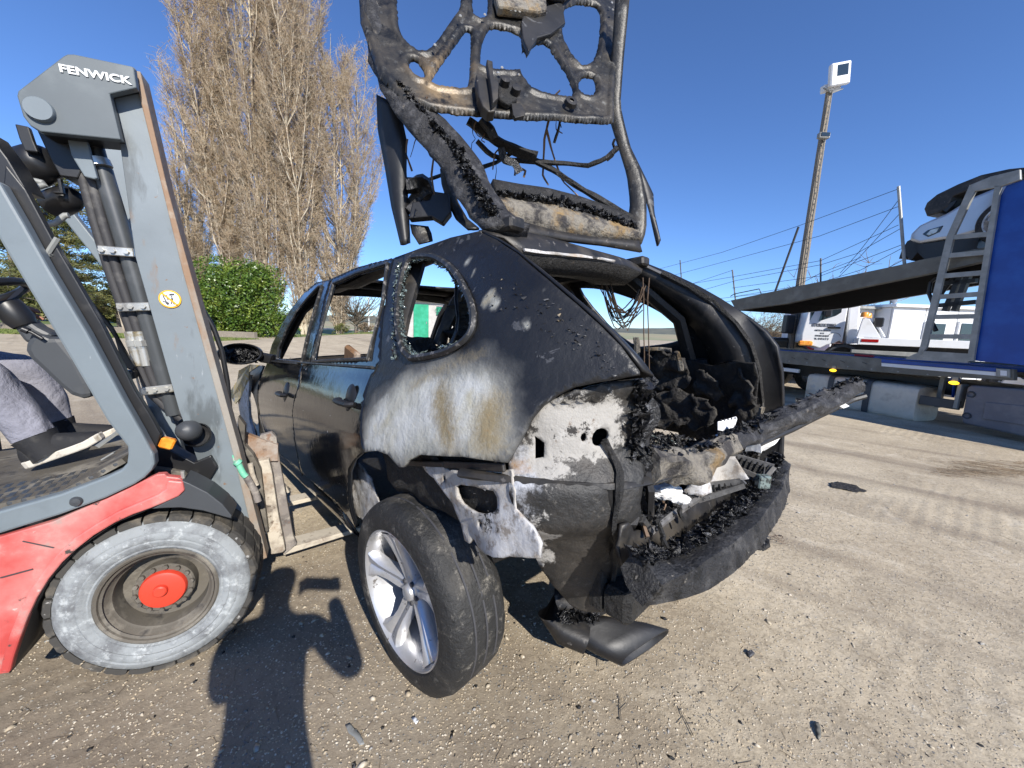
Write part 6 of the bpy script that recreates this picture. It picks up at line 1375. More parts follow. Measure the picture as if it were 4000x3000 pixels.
for s in (.5, -.5): MB().box(Vector((-.30, s, 1.63)), (.12, .08, .05), bev=.01).build('tailgate_hinge', M['charsmooth'], CAR)
# outer skin panel hanging at the left, and a torn strut assembly
sk = band3('hanging_outer_skin', [al(815, 205, 2.24), al(818, 280, 2.2), al(835, 370, 2.13), al(848, 450, 2.06), al(868, 530, 1.98)], [al(862, 230, 2.22), al(880, 310, 2.12), al(878, 370, 2.08), al(882, 460, 2.04), al(884, 526, 1.98)], M['soot'], CAR, .015, bulge=.03)
band3('curved_trim', [al(952, 365, 2.1), al(955, 400, 2.07), al(968, 440, 2.03), al(985, 475, 1.98), al(1010, 497, 1.93)], [al(965, 365, 2.1), al(975, 400, 2.07), al(990, 440, 2.03), al(1010, 475, 1.98), al(1035, 495, 1.93)], M['hatch'], CAR, .012, bulge=.012)
MB().tube(rsp([al(u, v, 2.04) for u, v in ((878, 400), (915, 398), (930, 415), (900, 445), (888, 465))], 16), .032, 7, jit=.9).build('melted_lump', M['crust'], CAR)
MB().tube([al(885, 460, 2.02), al(915, 435, 2.04)], .03, 8, jit=.3).build('gas_strut', M['charpipe'], CAR)
MB().prism([(0, 0), (.11, .01), (.16, -.02), (.20, .03), (.19, .12), (.12, .13), (.10, .09), (.02, .08)], lambda a, b, d: al(888, 482, 2.02)+(CAR.I.to_3x3() @ (_r1*a+_u1*b-_f0*d)), .05).build('tail_lamp_housing', M['soot'], CAR, bevel=.006)
band3('curved_trim', [al(886, 485, 2.02), al(890, 505, 2.0), al(905, 528, 1.97)], [al(925, 490, 2.02), al(932, 505, 2.0), al(935, 520, 1.97)], M['hatch'], CAR, .01, bulge=.01)

# ------------------------------------------------------------------ things lying on or in the wreck
def along_world(u, v, d): return CAMP+ray(u*1.8083, v*1.8083).normalized()*d
pts = [along_world(*p) for p in ((1395, 1005, 1.12), (1440, 1000, 1.20), (1490, 1008, 1.32), (1530, 985, 1.45), (1580, 955, 1.65), (1640, 930, 1.9), (1700, 905, 2.05), (1740, 885, 2.15), (1790, 862, 2.28), (1830, 843, 2.38), (1858, 835, 2.42))]
pc = Matrix.Translation(pts[5]); T = Fr('charred_pipe', pc, 'long blistered charred pipe lying across the boot sill and sticking out to the right', 'pipe')
loc = [T.I @ p for p in pts]; rr = [.050, .056, .050, .044, .040, .038, .042, .052, .053, .044, .030]
pr3 = rsp(loc, 90); rr3 = list(np.interp(np.linspace(0, 1, 90), np.linspace(0, 1, len(rr)), rr))
MB().tube(pr3[:34], rr3[:34], 22, jit=.28).build('scorched_foam_end', M['foam'], T, smooth=True)
MB().tube(pr3[33:], rr3[33:], 22, jit=.22).build('blistered_lagging', M['charpipe'], T, smooth=True)
MB().tube([p+Vector((.03, 0, -.045)) for p in pr3[45:]], .014, 8).build('inner_rod', M['soot'], T, smooth=True)
for a, b, r in ((44, 58, .022), (60, 66, .012), (79, 82, .02)): MB().tube([p+Vector((.03, .01, -.045)) for p in pr3[a:b]], r, 8, jit=.9).build('white_padding', M['wool'], T, smooth=True)
crust('char_flakes', lambda a, b: (pr3[int(a*89)]+Vector((.03*(b-.5)*2, 0, .04-abs(b-.5)*.04)), (0, 0, 1)), 900, .010, 17, M['crust'], T)
def cloth_lump(name, cx, cy, d, w_, h_, mat, label, cat, seed):
    p = along_world(cx, cy, d); T = Fr(name, Matrix.Translation(p), label, cat); R = np.random.default_rng(seed)
    bm = bmesh.new(); bmesh.ops.create_icosphere(bm, subdivisions=4, radius=1)
    for q in bm.verts:
        n1 = noise.noise(q.co*1.6+Vector((seed, 0, 0))); n2 = noise.noise(q.co*5); q.co = Vector((q.co.x*w_*(1+.5*n1), q.co.y*w_*.55*(1+.4*n2), q.co.z*h_*(1+.6*n1+.25*n2)))
    me = bpy.data.meshes.new(name); bm.to_mesh(me); bm.free(); put('wad', me, mat, T, smooth=True); return T
cloth_lump('paper_wad', 1440, 1062, 1.32, .055, .022, M['wool'], 'crumpled white paper wad under the charred pipe at the boot sill', 'paper', 3)
cloth_lump('paper_wad', 1470, 1078, 1.33, .03, .014, M['wool'], 'smaller white scrap right of the paper wad on the boot sill', 'paper', 5)
def bracket():
    T = Fr('metal_bracket', Matrix.Translation(along_world(1555, 940, 1.75)), 'bare pale metal bracket standing upright at the boot sill behind the pipe', 'bracket')
    f = lambda P, d, t, nm, mt: MB().prism([((u-1555)*.00125*1.75, -(v-940)*.00125*1.75) for u, v in P], lambda a, b, dd: T.I.to_3x3() @ (_r1*a+_u1*b+_f0*(d+dd)), t).build(nm, mt, T, bevel=.003)
    f([(1551, 915), (1586, 905), (1588, 910), (1584, 922), (1568, 945), (1560, 962), (1546, 966), (1546, 940), (1551, 938)], 0, .004, 'plate', M['white'])
    f([(1551, 938), (1558, 941), (1557, 962), (1547, 966)], -.03, .03, 'fold', M['white'])
    f([(1572, 940), (1586, 936), (1588, 950), (1592, 955), (1570, 960), (1566, 952)], .02, .05, 'catch', M['foam'])
    for i in range(5): f([(1556+i*6.5, 911-i*1.1), (1559+i*6.5, 910.5-i*1.1), (1559+i*6.5, 914-i*1.1), (1556+i*6.5, 914.5-i*1.1)], -.002, .004, 'rivet_hole', M['print'])
bracket()
def vent(name, P, d, label, n=7):
    T = Fr(name, Matrix.Translation(along_world(P[0][0], P[0][1], d)), label, 'vent')
    q = [T.I @ along_world(u, v, d+.0) for u, v in P]
    fr_ = MB(); 
    for i in range(4): fr_.bar(q[i], q[(i+1) % 4], .010, .018)
    fr_.build('frame', M['lip'], T)
    for i in range(n):
        t = (i+.5)/n; MB().bar(q[0].lerp(q[1], t), q[3].lerp(q[2], t)+Vector((.01, 0, 0)), .004, .02).build('fin', M['char'], T)
vent('air_vent', [(1590, 985), (1672, 1008), (1650, 1035), (1578, 1005)], 1.78, 'burnt finned vent grille hanging below the pipe above the bumper beam')
vent('sill_grille', [(1490, 1052), (1600, 1040), (1608, 1048), (1480, 1090)], 1.5, 'long slatted grille lying along the boot sill under the pipe', 10)
q = along_world(1540, 1030, 1.5); T = Fr('plastic_sheet_scrap', Matrix.Translation(q), 'torn grey translucent sheet scrap hanging under the charred pipe', 'scrap')
sheet('scrap', [(-.11, -.06), (-.06, .03), (.0, .07), (.09, .06), (.11, .0), (.03, -.05)], [], lambda a, b: T.I.to_3x3() @ (_r1*a+_u1*b+_f0*(.03*sin(a*30))), .02, M['ash'], T, thick=.003, rag=.01, bump=.01)
q = along_world(1648, 1040, 1.72); T = Fr('broken_glass_piece', Matrix.Translation(q), 'small square piece of glass lying on the right end of the bumper beam', 'glass')
MB().box((0, 0, 0), (.045, .03, .05), bev=.004).build('piece', M['crumb'], T); 
pp = [along_world(*p) for p in ((1655, 990, 1.8), (1645, 1050, 1.74), (1648, 1110, 1.68), (1643, 1150, 1.66), (1650, 1175, 1.66))]
o = MB().tube(rsp(pp, 16), .004, 5, jit=.3).build('dangling_cable', M['black']); tag(o, 'thin dark cable dangling over the right end of the bumper beam', 'cable')
# ------------------------------------------------------------------ forklift (x forward, y away from the camera side, z up)
FM = frame_at((-1.362, 1.317, 0), radians(28))
FK = Fr('forklift', FM, 'grey and red forklift truck with raised mast and dusty front wheel', 'forklift')
z1 = lambda P: Z((0, 0), .6329, P); z2 = lambda P: Z((0, 1000), .4973, P); z3 = lambda P: Z((0, 1700), .5877, P); z7 = lambda P: Z((850, 1600), .4219, P); zd = lambda P: D(P)
def K(P, y): return [(lambda h: (h.x, h.z))(FK.pl(u, v, (0, y, 0), (0, 1, 0))) for u, v in P]
def KP(P, y): return [Vector((a, y, b)) for a, b in K(P, y)]
def kpr(y): return lambda a, b, d: Vector((a, y+d, b))
def plate(name, P, y, t, mat, parent=FK, bevel=.004, label=None):
    o = MB().prism(K(P, y), kpr(y), t).build(name, mat, parent, bevel=bevel)
    if label: o['label'] = label
    return o
# mast
face = zd([(244, 222), (288, 150), (300, 200), (396, 581), (430, 720), (506, 979), (563, 1207), (510, 1190), (430, 1000), (388, 883), (296, 553), (262, 305)])
mast = plate('mast_rail', zd([(236, 222), (288, 150), (396, 581), (506, 979), (565, 1210), (505, 1210), (432, 1010), (386, 883), (292, 553), (258, 305)]), .22, .012, M['fmast'], bevel=.002)
st = plate('mast_flange', zd([(287, 151), (303, 154), (360, 400), (409, 581), (516, 968), (577, 1205), (560, 1212), (503, 979), (393, 581)]), .205, .085, M['fedge'], bevel=.003)
plate('inner_mast_rail', zd([(155, 265), (192, 268), (250, 420), (345, 800), (420, 1060), (380, 1060), (300, 820), (205, 470), (180, 368)]), .36, .04, M['fmast'])
plate('far_mast_rail', zd([(180, 200), (235, 190), (345, 590), (440, 980), (490, 1190), (450, 1190), (360, 900), (270, 560)]), .80, .08, M['fmast'])
for f in (.15, .55, .92):
    a = KP(zd([(262+240*f, 305+780*f)]), .24)[0]; MB().bar(a+Vector((.01, .02, 0)), a+Vector((-.04, .42, 0)), .03, .08).build('mast_cross_member', M['fgrey'], FK)
# head plate with the maker's name and round cover
hp_ = z1([(390, 345), (415, 333), (455, 333), (812, 408), (826, 420), (843, 542), (677, 580), (745, 862), (250, 812), (185, 775), (140, 715), (103, 590), (110, 560)])
hd = plate('head_plate', hp_, .16, .03, M['fplate'], bevel=.006)
plate('head_box', [(u+6, v+4) for u, v in hp_], .192, .10, M['black'], hd, bevel=0)
c = KP(z1([(250, 682)]), .16)[0]; q1 = KP(z1([(152, 655)]), .16)[0]; q2 = KP(z1([(352, 712)]), .16)[0]; rr_ = (q2-q1).length/2
MB().lathe([(0, .016), (rr_*.93, .016), (rr_, .012), (rr_, -.02)], 40, axis_frame(c, (0, -1, 0))).build('round_cover', M['fgrey'], hd, smooth=True)
# lettering: a straight line of letters across the plate
ta, tb = KP(z1([(372, 445)]), .157)[0], KP(z1([(818, 525)]), .157)[0]; hgt = (KP(z1([(372, 395)]), .157)[0]-ta).length
tx = text_obj('lettering', 'FENWICK', .1, Matrix(), M['letter'], hd, ext=.001, bold=.0035)
xs = [q.co.x for q in tx.data.vertices]; ys = [q.co.y for q in tx.data.vertices]; d_ = (tb-ta); L_ = d_.length; xa = d_.normalized(); za = Vector((0, -1, 0)); ya = za.cross(xa)
kx = L_/(max(xs)-min(xs)); ky = hgt/(max(ys)-min(ys))
mt = Matrix((xa*kx, ya*ky, za)).transposed().to_4x4(); mt.translation = ta-xa*kx*min(xs)-ya*ky*min(ys); tx.matrix_local = mt
# warning sticker
sc = KP(zd([(367, 646)]), .215)[0]; sr = (KP(zd([(391, 655)]), .215)[0]-KP(zd([(343, 640)]), .215)[0]).length/2
S_ = axis_frame(sc, (0, -1, 0), (0, 0, 1))
stk = MB().lathe([(0, .0), (sr, .0), (sr, -.003)], 36, S_).build('warning_sticker', M['orange'], mast)
MB().lathe([(0, .0015), (sr*.84, .0015), (sr*.84, 0)], 36, S_).build('sticker_field', M['sticker'], stk)
pk = MB()
def sp_(a, b, d=.003): return S_ @ Vector((a*sr, b*sr, d))
def poly_on(P, d): return [sp_(a, b, d) for a, b in P]
for P in ([(-.02, .38), (.42, .46), (.44, .66), (.02, .60)], [(-.62, .35), (-.52, .38), (-.25, -.35), (-.36, -.38)], [(-.3, .45), (-.2, .45), (-.12, -.1), (-.22, -.1)], [(-.7, -.2), (-.25, -.35), (-.1, -.5), (-.6, -.35)],
          [(.12, .05), (.22, .2), (.32, .05), (.30, -.25), (.38, -.6), (.30, -.62), (.2, -.3), (.12, -.6), (.04, -.58), (.12, -.25)]):
    n0 = len(pk.v); pk.add(poly_on(P, .003), [tuple(range(len(P)))])
for cx, cy, r_ in ((-.22, -.5, .15), (.2, .28, .08)): pk.add([sp_(cx+r_*cos(t), cy+r_*sin(t), .0032) for t in np.linspace(0, 6.28, 13)[:-1]], [tuple(range(12))])
pk.build('pictogram', M['print'], stk); MB().bar(sp_(-.62, .62, .0045), sp_(.62, -.62, .0045), .006, .001, up=(0, 1, 0)).build('prohibition_bar', M['orange'], stk)
# hydraulics between the mast rails
def ktube(name, P, y, r, mat, parent=FK, n=12, jit=0, cnt=16):
    pts = rsp([FK.pl(u, v, (0, yy, 0), (0, 1, 0)) for (u, v), yy in zip(P, y if isinstance(y, (list, tuple)) else [y]*len(P))], cnt)
    return MB().tube(pts, r, n, jit=jit).build(name, mat, parent, smooth=True)
cyl = ktube('lift_cylinder', zd([(221, 365), (292, 600), (378, 895)]), .30, .030, M['fcyl'])
ktube('piston_rod', zd([(196, 285), (218, 360)]), .30, .026, M['black'], cyl)
ktube('cylinder_collar', zd([(205, 345), (213, 362)]), .29, .042, M['zinc'], cyl, cnt=3)
for i in range(2):
    dx = i*17
    h = ktube('hydraulic_hose', zd([(176+dx, 372), (205+dx, 480), (238+dx, 590), (282+dx*.9, 712), (306+dx, 800), (328+dx, 852), (360+dx, 880), (392+dx, 905)]), .30-.005*i, .0165, M['hose'], cnt=30)
    ktube('hose_fitting', zd([(283+dx*.95, 716), (291+dx, 752)]), .298-.005*i, .021, M['zinc'], h, cnt=3)
    ktube('hose_nut', zd([(288+dx, 735), (291+dx, 748)]), .297-.005*i, .027, M['zinc'], h, n=6, cnt=2)
    ktube('hose_fitting', zd([(291+dx, 752), (299+dx, 790)]), .298-.005*i, .019, M['zinc'], h, cnt=3)
MB().bar(*KP(zd([(238, 600), (318, 900)]), .31), .006, .006).build('pale_cord', M['mud'], FK)
for (a, b, c2, d2) in ((212, 540, 290, 546), (252, 664, 325, 662), (306, 846, 375, 838)):
    p, q = KP(zd([(a, b), (c2, d2)]), .255); cl = MB().bar(p, q, .034, .012, up=(0, 1, 0), bev=.003).build('hose_clamp', M['zinc'], FK)
    for t in (.12, .42, .80):
        k_ = p.lerp(q, t)+Vector((0, -.008, 0)); MB().lathe([(0, .008), (.009, .008), (.010, 0)], 6, axis_frame(k_, (0, -1, 0))).build('bolt', M['zinc'], cl)
ktube('return_pipe', zd([(312, 880), (335, 960), (350, 1010)]), .33, .014, M['galv'])
# headlamp seen from behind, amber indicator and its loop of cable
c = KP(zd([(404, 930)]), .12)[0]; r_ = .043
g_ = MB().lathe([(0, .034), (r_*.45, .030), (r_*.75, .020), (r_*.95, 0), (r_, -.02), (r_*.9, -.035), (r_*.6, -.045)], 30, axis_frame(c, (-.25, -1, .35))).build('headlamp_bowl', M['plasticdark'], FK, smooth=True)
MB().lathe([(r_*1.15, -.028), (r_*1.2, -.04), (r_*1.05, -.055), (0, -.06)], 30, axis_frame(c+Vector((.012, .012, -.022)), (-.25, -1, .35))).build('headlamp_shade', M['black'], g_, smooth=True)
ktube('lamp_bracket', zd([(328, 915), (345, 925), (358, 945), (372, 948)]), .10, .005, M['galv'], g_)
a_ = KP(zd([(362, 957)]), .06)[0]; MB().box(a_, (.045, .03, .042), Matrix.Rotation(radians(24), 3, 'Y'), bev=.006).build('indicator_lamp', M['amber'], FK, smooth=False)['label'] = 'amber indicator block hanging by its cable'
MB().tube([a_+Vector((-.05+.028*cos(t), .02, .005+.018*sin(t))) for t in np.linspace(0, 12.5, 40)], .0028, 5).build('cable_loop', M['black'], FK)
MB().tube([a_+Vector((-.075+.012*cos(t), .03, .04+.02*sin(t))) for t in np.linspace(0, 3.1, 10)], .006, 6).build('hose_stub', M['plasticdark'], FK)
plate('tilt_bracket', zd([(300, 980), (345, 960), (420, 1000), (455, 985), (470, 1010), (430, 1075), (360, 1050), (330, 1030)]), .20, .08, M['black'])
ktube('tilt_cylinder', zd([(280, 860), (330, 940), (370, 1030)]), .36, .03, M['black'])
plate('lower_bracket', zd([(330, 1010), (395, 1020), (430, 1060), (455, 1105), (430, 1110), (400, 1070), (340, 1050)]), .17, .03, M['dirtmetal'])
# front post and step frame in one sweep
P_ = [(-40, 690), (0, 715), (90, 870), (190, 1050), (340, 1300), (480, 1560), (552, 1686)]+z3([(1022, 130), (1028, 195), (1008, 235), (960, 285), (890, 330), (700, 420), (400, 530), (0, 655), (-60, 670)])+z3([(-60, 520), (0, 505), (400, 392), (700, 280), (800, 232), (840, 190), (848, 130)])+[(497, 1776-30), (418, 1646), (278, 1408), (63, 1050), (0, 943), (-40, 870)]
post = plate('front_post', P_, 0.0, .05, M['fgrey'], bevel=.008)
MB().lathe([(0, .012), (.014, .010), (.018, 0)], 18, axis_frame(KP(z3([(508, 440)]), 0)[0], (0, -1, 0))).build('rubber_plug', M['plasticdark'], post, smooth=True)
plate('door_seal_channel', [(20, 640), (100, 740), (209, 943), (272, 1050), (393, 1259), (462, 1398), (527, 1527), (587, 1622), (627, 1696), (600, 1780), (552, 1686), (480, 1560), (340, 1300), (190, 1050), (90, 870), (10, 735)], .052, .03, M['black'], post)
plate('door_seal_channel', [(-60, 500), (30, 620), (105, 745), (-10, 735), (-60, 640)], .055, .10, M['black'], post)
MB().tube(KP([(225, 930), (180, 1000), (200, 990)], .05), .008, 6).build('catch', M['galv'], post)
# wiper with its arm
plate('wiper_arm', z2([(600, 190), (640, 250), (862, 560), (1060, 870), (1045, 900), (1010, 890), (960, 860), (875, 560), (850, 545), (640, 285)]), .26, .012, M['black'])
p = KP(z2([(1020, 930)]), .26)[0]; MB().box(p, (.04, .05, .035), bev=.006).build('wiper_pivot', M['black'], FK)
# step, tread pads, floor
ze = .885
def onz(P, z): return [FK.pl(u, v, (0, 0, z), (0, 0, 1)) for u, v in P]
s0, s1 = KP(z3([(0, 470), (840, 170)]), .05)
sl_ = (s1.z-s0.z)/(s1.x-s0.x)
def stepz(x): return s1.z+(x-s1.x)*sl_*.35 if x > s1.x-.12 else s1.z-.12*sl_*.35+(x-s1.x+.12)*sl_
n_ = 16; vs = []
xs_ = np.linspace(s0.x-.5, s1.x, n_)
sx0 = s0.x-.45
zf_ = [np.interp(x, [s0.x-.5, s0.x, (s0.x+s1.x)/2, s1.x], [s0.z-.05, s0.z-.005, KP(z3([(400, 385)]), .05)[0].z, s1.z]) for x in xs_]
vs = [(x, y, z-.006) for x, z in zip(xs_, zf_) for y in (.045, .95)]; fs = [(i*2, i*2+1, i*2+3, i*2+2) for i in range(n_-1)]
me = bpy.data.meshes.new('step'); me.from_pydata(vs, [], fs); stp = put('step', me, M['dirtmetal'], FK); s_ = stp.modifiers.new('t', 'SOLIDIFY'); s_.thickness = .02
for i in range(17):
    for j in range(4):
        x = s1.x-.03-i*.034; y = .07+j*.062+.0*(i % 2); z = np.interp(x, xs_, zf_)
        if x < xs_[0]+.02: continue
        dz = (np.interp(x+.01, xs_, zf_)-np.interp(x-.01, xs_, zf_))/.02
        MB().box((x, y, z+.008), (.022, .052, .014), Matrix.Rotation(-math.atan(dz), 3, 'Y') @ Matrix.Rotation(radians(12), 3, 'Z'), bev=.003).build('tread_pad', M['plasticdark'], stp)
# a loose stepped strip and bits on the floor
q = KP(z2([(760, 1500)]), .12)[0]; MB().bar(q, q+Vector((.08, .06, .07)), .02, .008).build('kick_strip', M['galv'], FK)
q = KP(z2([(850, 1570)]), .09)[0]; MB().box(q, (.045, .02, .006), Matrix.Rotation(-.6, 3, 'Y'), bev=.002).build('floor_tab', M['galv'], FK)
# red body side, wheel arch and rubber flap
out_ = z3([(-60, 690), (0, 676), (350, 575), (520, 500), (700, 428), (860, 352), (960, 300), (1040, 262), (1095, 258), (1110, 275), (1200, 285), (1218, 310), (1226, 370), (1185, 408), (1080, 455), (1000, 487), (880, 530), (760, 585), (620, 670), (500, 765), (410, 850), (320, 960), (240, 1090), (180, 1220), (130, 1360), (90, 1480), (65, 1580), (0, 1590), (-60, 1590)])
body = plate('body_side', out_, .005, .03, M['fred'], bevel=.004)
arch_o = z3([(1110, 300), (1215, 310), (1226, 370), (1185, 408), (1080, 455), (1000, 487), (880, 530), (760, 585), (620, 670), (500, 765), (410, 850), (320, 960), (240, 1090), (180, 1220), (130, 1360), (90, 1480), (65, 1580), (-5, 1578), (10, 1500), (60, 1330), (120, 1180), (200, 1030), (290, 900), (380, 790), (500, 680), (640, 590), (780, 510), (920, 450), (1040, 400), (1100, 360)])
plate('wheel_arch_trim', arch_o, -.012, .03, M['fred'], bevel=.006)
K_ = K(z3([(1226, 370), (1000, 487), (760, 585), (500, 765), (320, 960), (180, 1220), (90, 1480), (65, 1580)]), .0)
ka = rsp([Vector((a, .0, b)) for a, b in K_], 24); loft('wheel_arch_inner', [ka, [p+Vector((0, .3, 0)) for p in ka]], M['black'], FK, thick=.004)
MB().bar(*KP(z3([(150, 705), (355, 748)]), -.0), .003, .003).build('panel_seam', M['print'], body)
MB().bar(*KP(z3([(0, 948), (215, 890)]), -.0), .004, .003).build('panel_seam', M['print'], body)
plate('rubber_flap', z3([(1005, 492), (1100, 445), (1195, 400), (1225, 372), (1208, 300), (1262, 322), (1380, 382), (1480, 460), (1540, 535), (1538, 556), (1480, 540), (1350, 503), (1200, 482), (1080, 486)]), -.005, .12, M['plasticdark'], label='dark rubber mud flap over the front wheel')
MB().lathe([(0, .03), (.007, .03), (.007, 0)], 8, Matrix.Translation(KP(z3([(1218, 285)]), .02)[0])).build('grease_nipple', M['zinc'], FK)
# body behind (mostly hidden by post and wheel)
MB().box((-1.2, .55, .52), (.7, .98, .7), bev=.04).build('engine_cover', M['plasticdark'], FK)
MB().box((-.7, .55, .40), (.5, .9, .3), bev=.02).build('floor_well', M['black'], FK)
MB().box((-1.75, .55, .62), (.55, 1.08, .8), bev=.08).build('counterweight', M['plasticdark'], FK)
MB().box((-.2, .55, .45), (.5, .6, .5), bev=.02).build('front_chassis', M['black'], FK)
# front wheel
Wn = Vector((cos(radians(-62))*cos(radians(4)), sin(radians(-62))*cos(radians(4)), sin(radians(4)))); Wc = Vector((-1.3624, 1.3166, H-1.0983)); WA = axis_frame(FK.I @ Wc, FK.I.to_3x3() @ Wn)
def fwheel(A_, vis=True):
    R_ = .3205; prof = [(.178, -.012), (.186, .000), (.197, .009), (.203, .007), (.209, .012), (.225, .0155), (.230, .0125), (.236, .016), (.252, .0155), (.258, .012), (.264, .0135), (.272, .010), (.290, .000), (.300, -.014), (.302, -.03)]
    n = 96; k = len(prof); vs = []
    for i in range(n):
        a = 2*pi*i/n
        for r, h in prof:
            w_ = (r-.178)/.12; p = Vector((cos(a)*r, sin(a)*r, h+.004*w_*noise.noise(Vector((cos(a)*5, sin(a)*5, r*20))))); vs.append(A_ @ p)
    fs = [(i*k+j, ((i+1) % n)*k+j, ((i+1) % n)*k+j+1, i*k+j+1) for i in range(n) for j in range(k-1)]
    ty = MB().add(vs, fs).build('tyre', M['tyredirty'], FK, smooth=True); ty['label'] = 'worn solid front tyre coated in pale grey dust'
    MB().lathe([(.302, -.03), (.305, -.22), (.18, -.235)], 64, A_).build('tyre_carcass', M['tread'], ty, smooth=True)
    nb = 26; R = random.Random(2)
    for i in range(nb):
        a0 = 2*pi*i/nb; w_ = 2*pi/nb*.90; b = MB(); seg = 5; vs = []
        sk = .05
        for q in range(seg+1):
            a = a0+w_*q/seg; e = R.uniform(-.002, .002) if 0 < q < seg else -.003
            for (r, h, sa) in ((.296, -.004, 0), (.3155+e, -.004, 0), (.3225+e, -.016, 0), (.3225+e, -.10, sk), (.30, -.11, sk)):
                vs.append(A_ @ Vector((cos(a+sa)*r, sin(a+sa)*r, h)))
        fs = [(q*5+j, q*5+(j+1) % 5, (q+1)*5+(j+1) % 5, (q+1)*5+j) for q in range(seg) for j in range(5)]+[(0, 1, 2, 3, 4), tuple(seg*5+j for j in range(5))]
        b.add(vs, fs).build('tread_block', M['tread'], ty)
        A2 = A_ @ Matrix.Rotation(pi/nb, 4, 'Z'); vs = [tuple(A2 @ (A_.inverted() @ Vector(v)) - 0*Vector(v)) for v in vs]
        vs = [A_ @ (Matrix.Rotation(pi/nb, 4, 'Z') @ Matrix.Translation((0, 0, -.108)) @ (A_.inverted() @ Vector(b.v[t]))) for t in range(len(b.v))]
        MB().add(vs, fs).build('tread_block', M['tread'], ty)
    rm = MB().lathe([(.184, -.004), (.190, .004), (.184, .010), (.176, .006), (.172, -.010), (.160, -.020), (.156, -.032), (.148, -.038), (.142, -.07), (.138, -.10), (.09, -.105)], 64, A_).build('wheel_rim', M['dirtmetal'], FK, smooth=True)
    MB().lathe([(.168, -.006), (.172, .001), (.164, -.004)], 64, A_).build('lock_ring', M['dirtmetal'], rm, smooth=True)
    MB().lathe([(0, -.052), (.092, -.052), (.098, -.058), (.100, -.11)], 48, A_).build('hub_flange', M['dirtmetal'], rm, smooth=True)
    h = MB().lathe([(0, -.030), (.060, -.030), (.071, -.034), (.075, -.042), (.076, -.056)], 44, A_).build('hub', M['hubred'], rm, smooth=True); h['label'] = 'bright red hub disc'
    MB().lathe([(0, -.012), (.017, -.012), (.022, -.016), (.024, -.031), (.032, -.030)], 28, A_ @ Matrix.Translation((-.004, .004, 0))).build('hub_boss', M['hubred'], rm, smooth=True)
    for i in range(14):
        a = 2*pi*i/14+.1; B_ = A_ @ Matrix.Translation((cos(a)*.0885, sin(a)*.0885, -.053)); MB().lathe([(0, .012), (.0085, .012), (.0095, .009), (.0095, 0)], 6, B_).build('wheel_nut', M['dirtmetal'], rm)
    for i in range(14):
        a = 2*pi*i/14; MB().box((0, 0, 0), (.004, .004, .004))
fwheel(WA)
rw = axis_frame(Vector((-1.75, .1, .24)), (0, -1, 0)); MB().lathe([(.12, 0), (.22, .0), (.24, -.03), (.24, -.15), (.12, -.16)], 32, rw, close=True).build('rear_tyre', M['tread'], FK, smooth=True); MB().lathe([(0, -.01), (.12, -.01), (.125, -.1)], 24, rw).build('rear_rim', M['fred'], FK)
rw = axis_frame(Vector((0, 1.1, .32)), (0, 1, 0)); MB().lathe([(.18, 0), (.30, .0), (.32, -.03), (.32, -.2), (.18, -.2)], 40, rw, close=True).build('far_tyre', M['tread'], FK, smooth=True)
# mast lower end behind wheel, carriage and forks
def F7(P, y): return K(z7(P), y)
plate('carriage_side', z7([(190, 60), (255, 150), (250, 330), (330, 420), (400, 560), (440, 900), (470, 1130), (430, 1140), (395, 1000), (385, 860), (360, 640), (290, 470), (220, 350), (185, 200)]), .36, .05, M['dirtmetal'])
plate('carriage_bar', z7([(190, 200), (560, 330), (560, 480), (400, 480), (330, 420), (190, 300)]), .45, .04, M['rust'])
plate('carriage_bar', z7([(300, 950), (350, 900), (440, 870), (520, 900), (520, 1060), (450, 1160), (400, 1140), (400, 1065), (330, 1070)]), .40, .05, M['mud'])
fx, fy = .36, .44
sh2 = plate('fork_shank', z7([(392, 238), (500, 208), (545, 262), (575, 480), (640, 830), (700, 1170), (735, 1245), (620, 1345), (600, 1250), (480, 500), (440, 400), (385, 290)]), .47, .035, M['muddark'])
sh1 = plate('fork_shank', z7([(365, 480), (475, 462), (505, 590), (560, 960), (628, 1300), (600, 1325), (490, 1343), (440, 1000), (400, 700)]), .40, .045, M['mud'])
def fork(y0, lab=None):
    b0 = FK.pl(*z7([(612, 1352)])[0], (0, 0, .10), (0, 0, 1)); b1 = FK.pl(*z7([(1160, 1180)])[0], (0, 0, .10), (0, 0, 1))
    d = (b1-b0).normalized(); nrm = Vector((-d.y, d.x, 0)).normalized()
    dlt = nrm*y0; w_ = .125; L = .95
    top = .035; P = [b0+dlt, b0+d*L+dlt, b0+d*L+nrm*w_*.7+dlt, b0+nrm*w_+dlt]
    vs = [p+Vector((0, 0, 0)) for p in P]+[p+Vector((0, 0, top*(1 if i in (0, 3) else .45))) for i, p in enumerate(P)]
    MB().add(vs, [(0, 1, 2, 3), (4, 5, 6, 7), (0, 1, 5, 4), (1, 2, 6, 5), (2, 3, 7, 6), (3, 0, 4, 7)]).build('fork_blade', M['mud'], FK, bevel=.005)
fork(0); fork(.62)
plate('heel_plate', z7([(600, 700), (628, 700), (668, 770), (625, 780)]), .62, .03, M['mud'])
MB().tube(KP(z7([(150, 420), (160, 470), (180, 500)]), .22), .008, 8).build('hose_hook', M['mint'], FK)
f_ = ktube('hose_coupling', z7([(180, 470), (205, 530), (235, 590), (262, 620)]), .20, .013, M['mint'], cnt=6); f_['label'] = 'mint green hose coupling'
ktube('carriage_hose', z7([(255, 600), (300, 680), (350, 760), (375, 850)]), .21, .015, M['muddark'], cnt=8)
ktube('hose_nut', z7([(170, 478), (200, 500)]), .198, .017, M['mint'], f_, cnt=2)
ktube('carriage_pipe', z7([(300, 500), (320, 600), (360, 700)]), .30, .012, M['mud'])
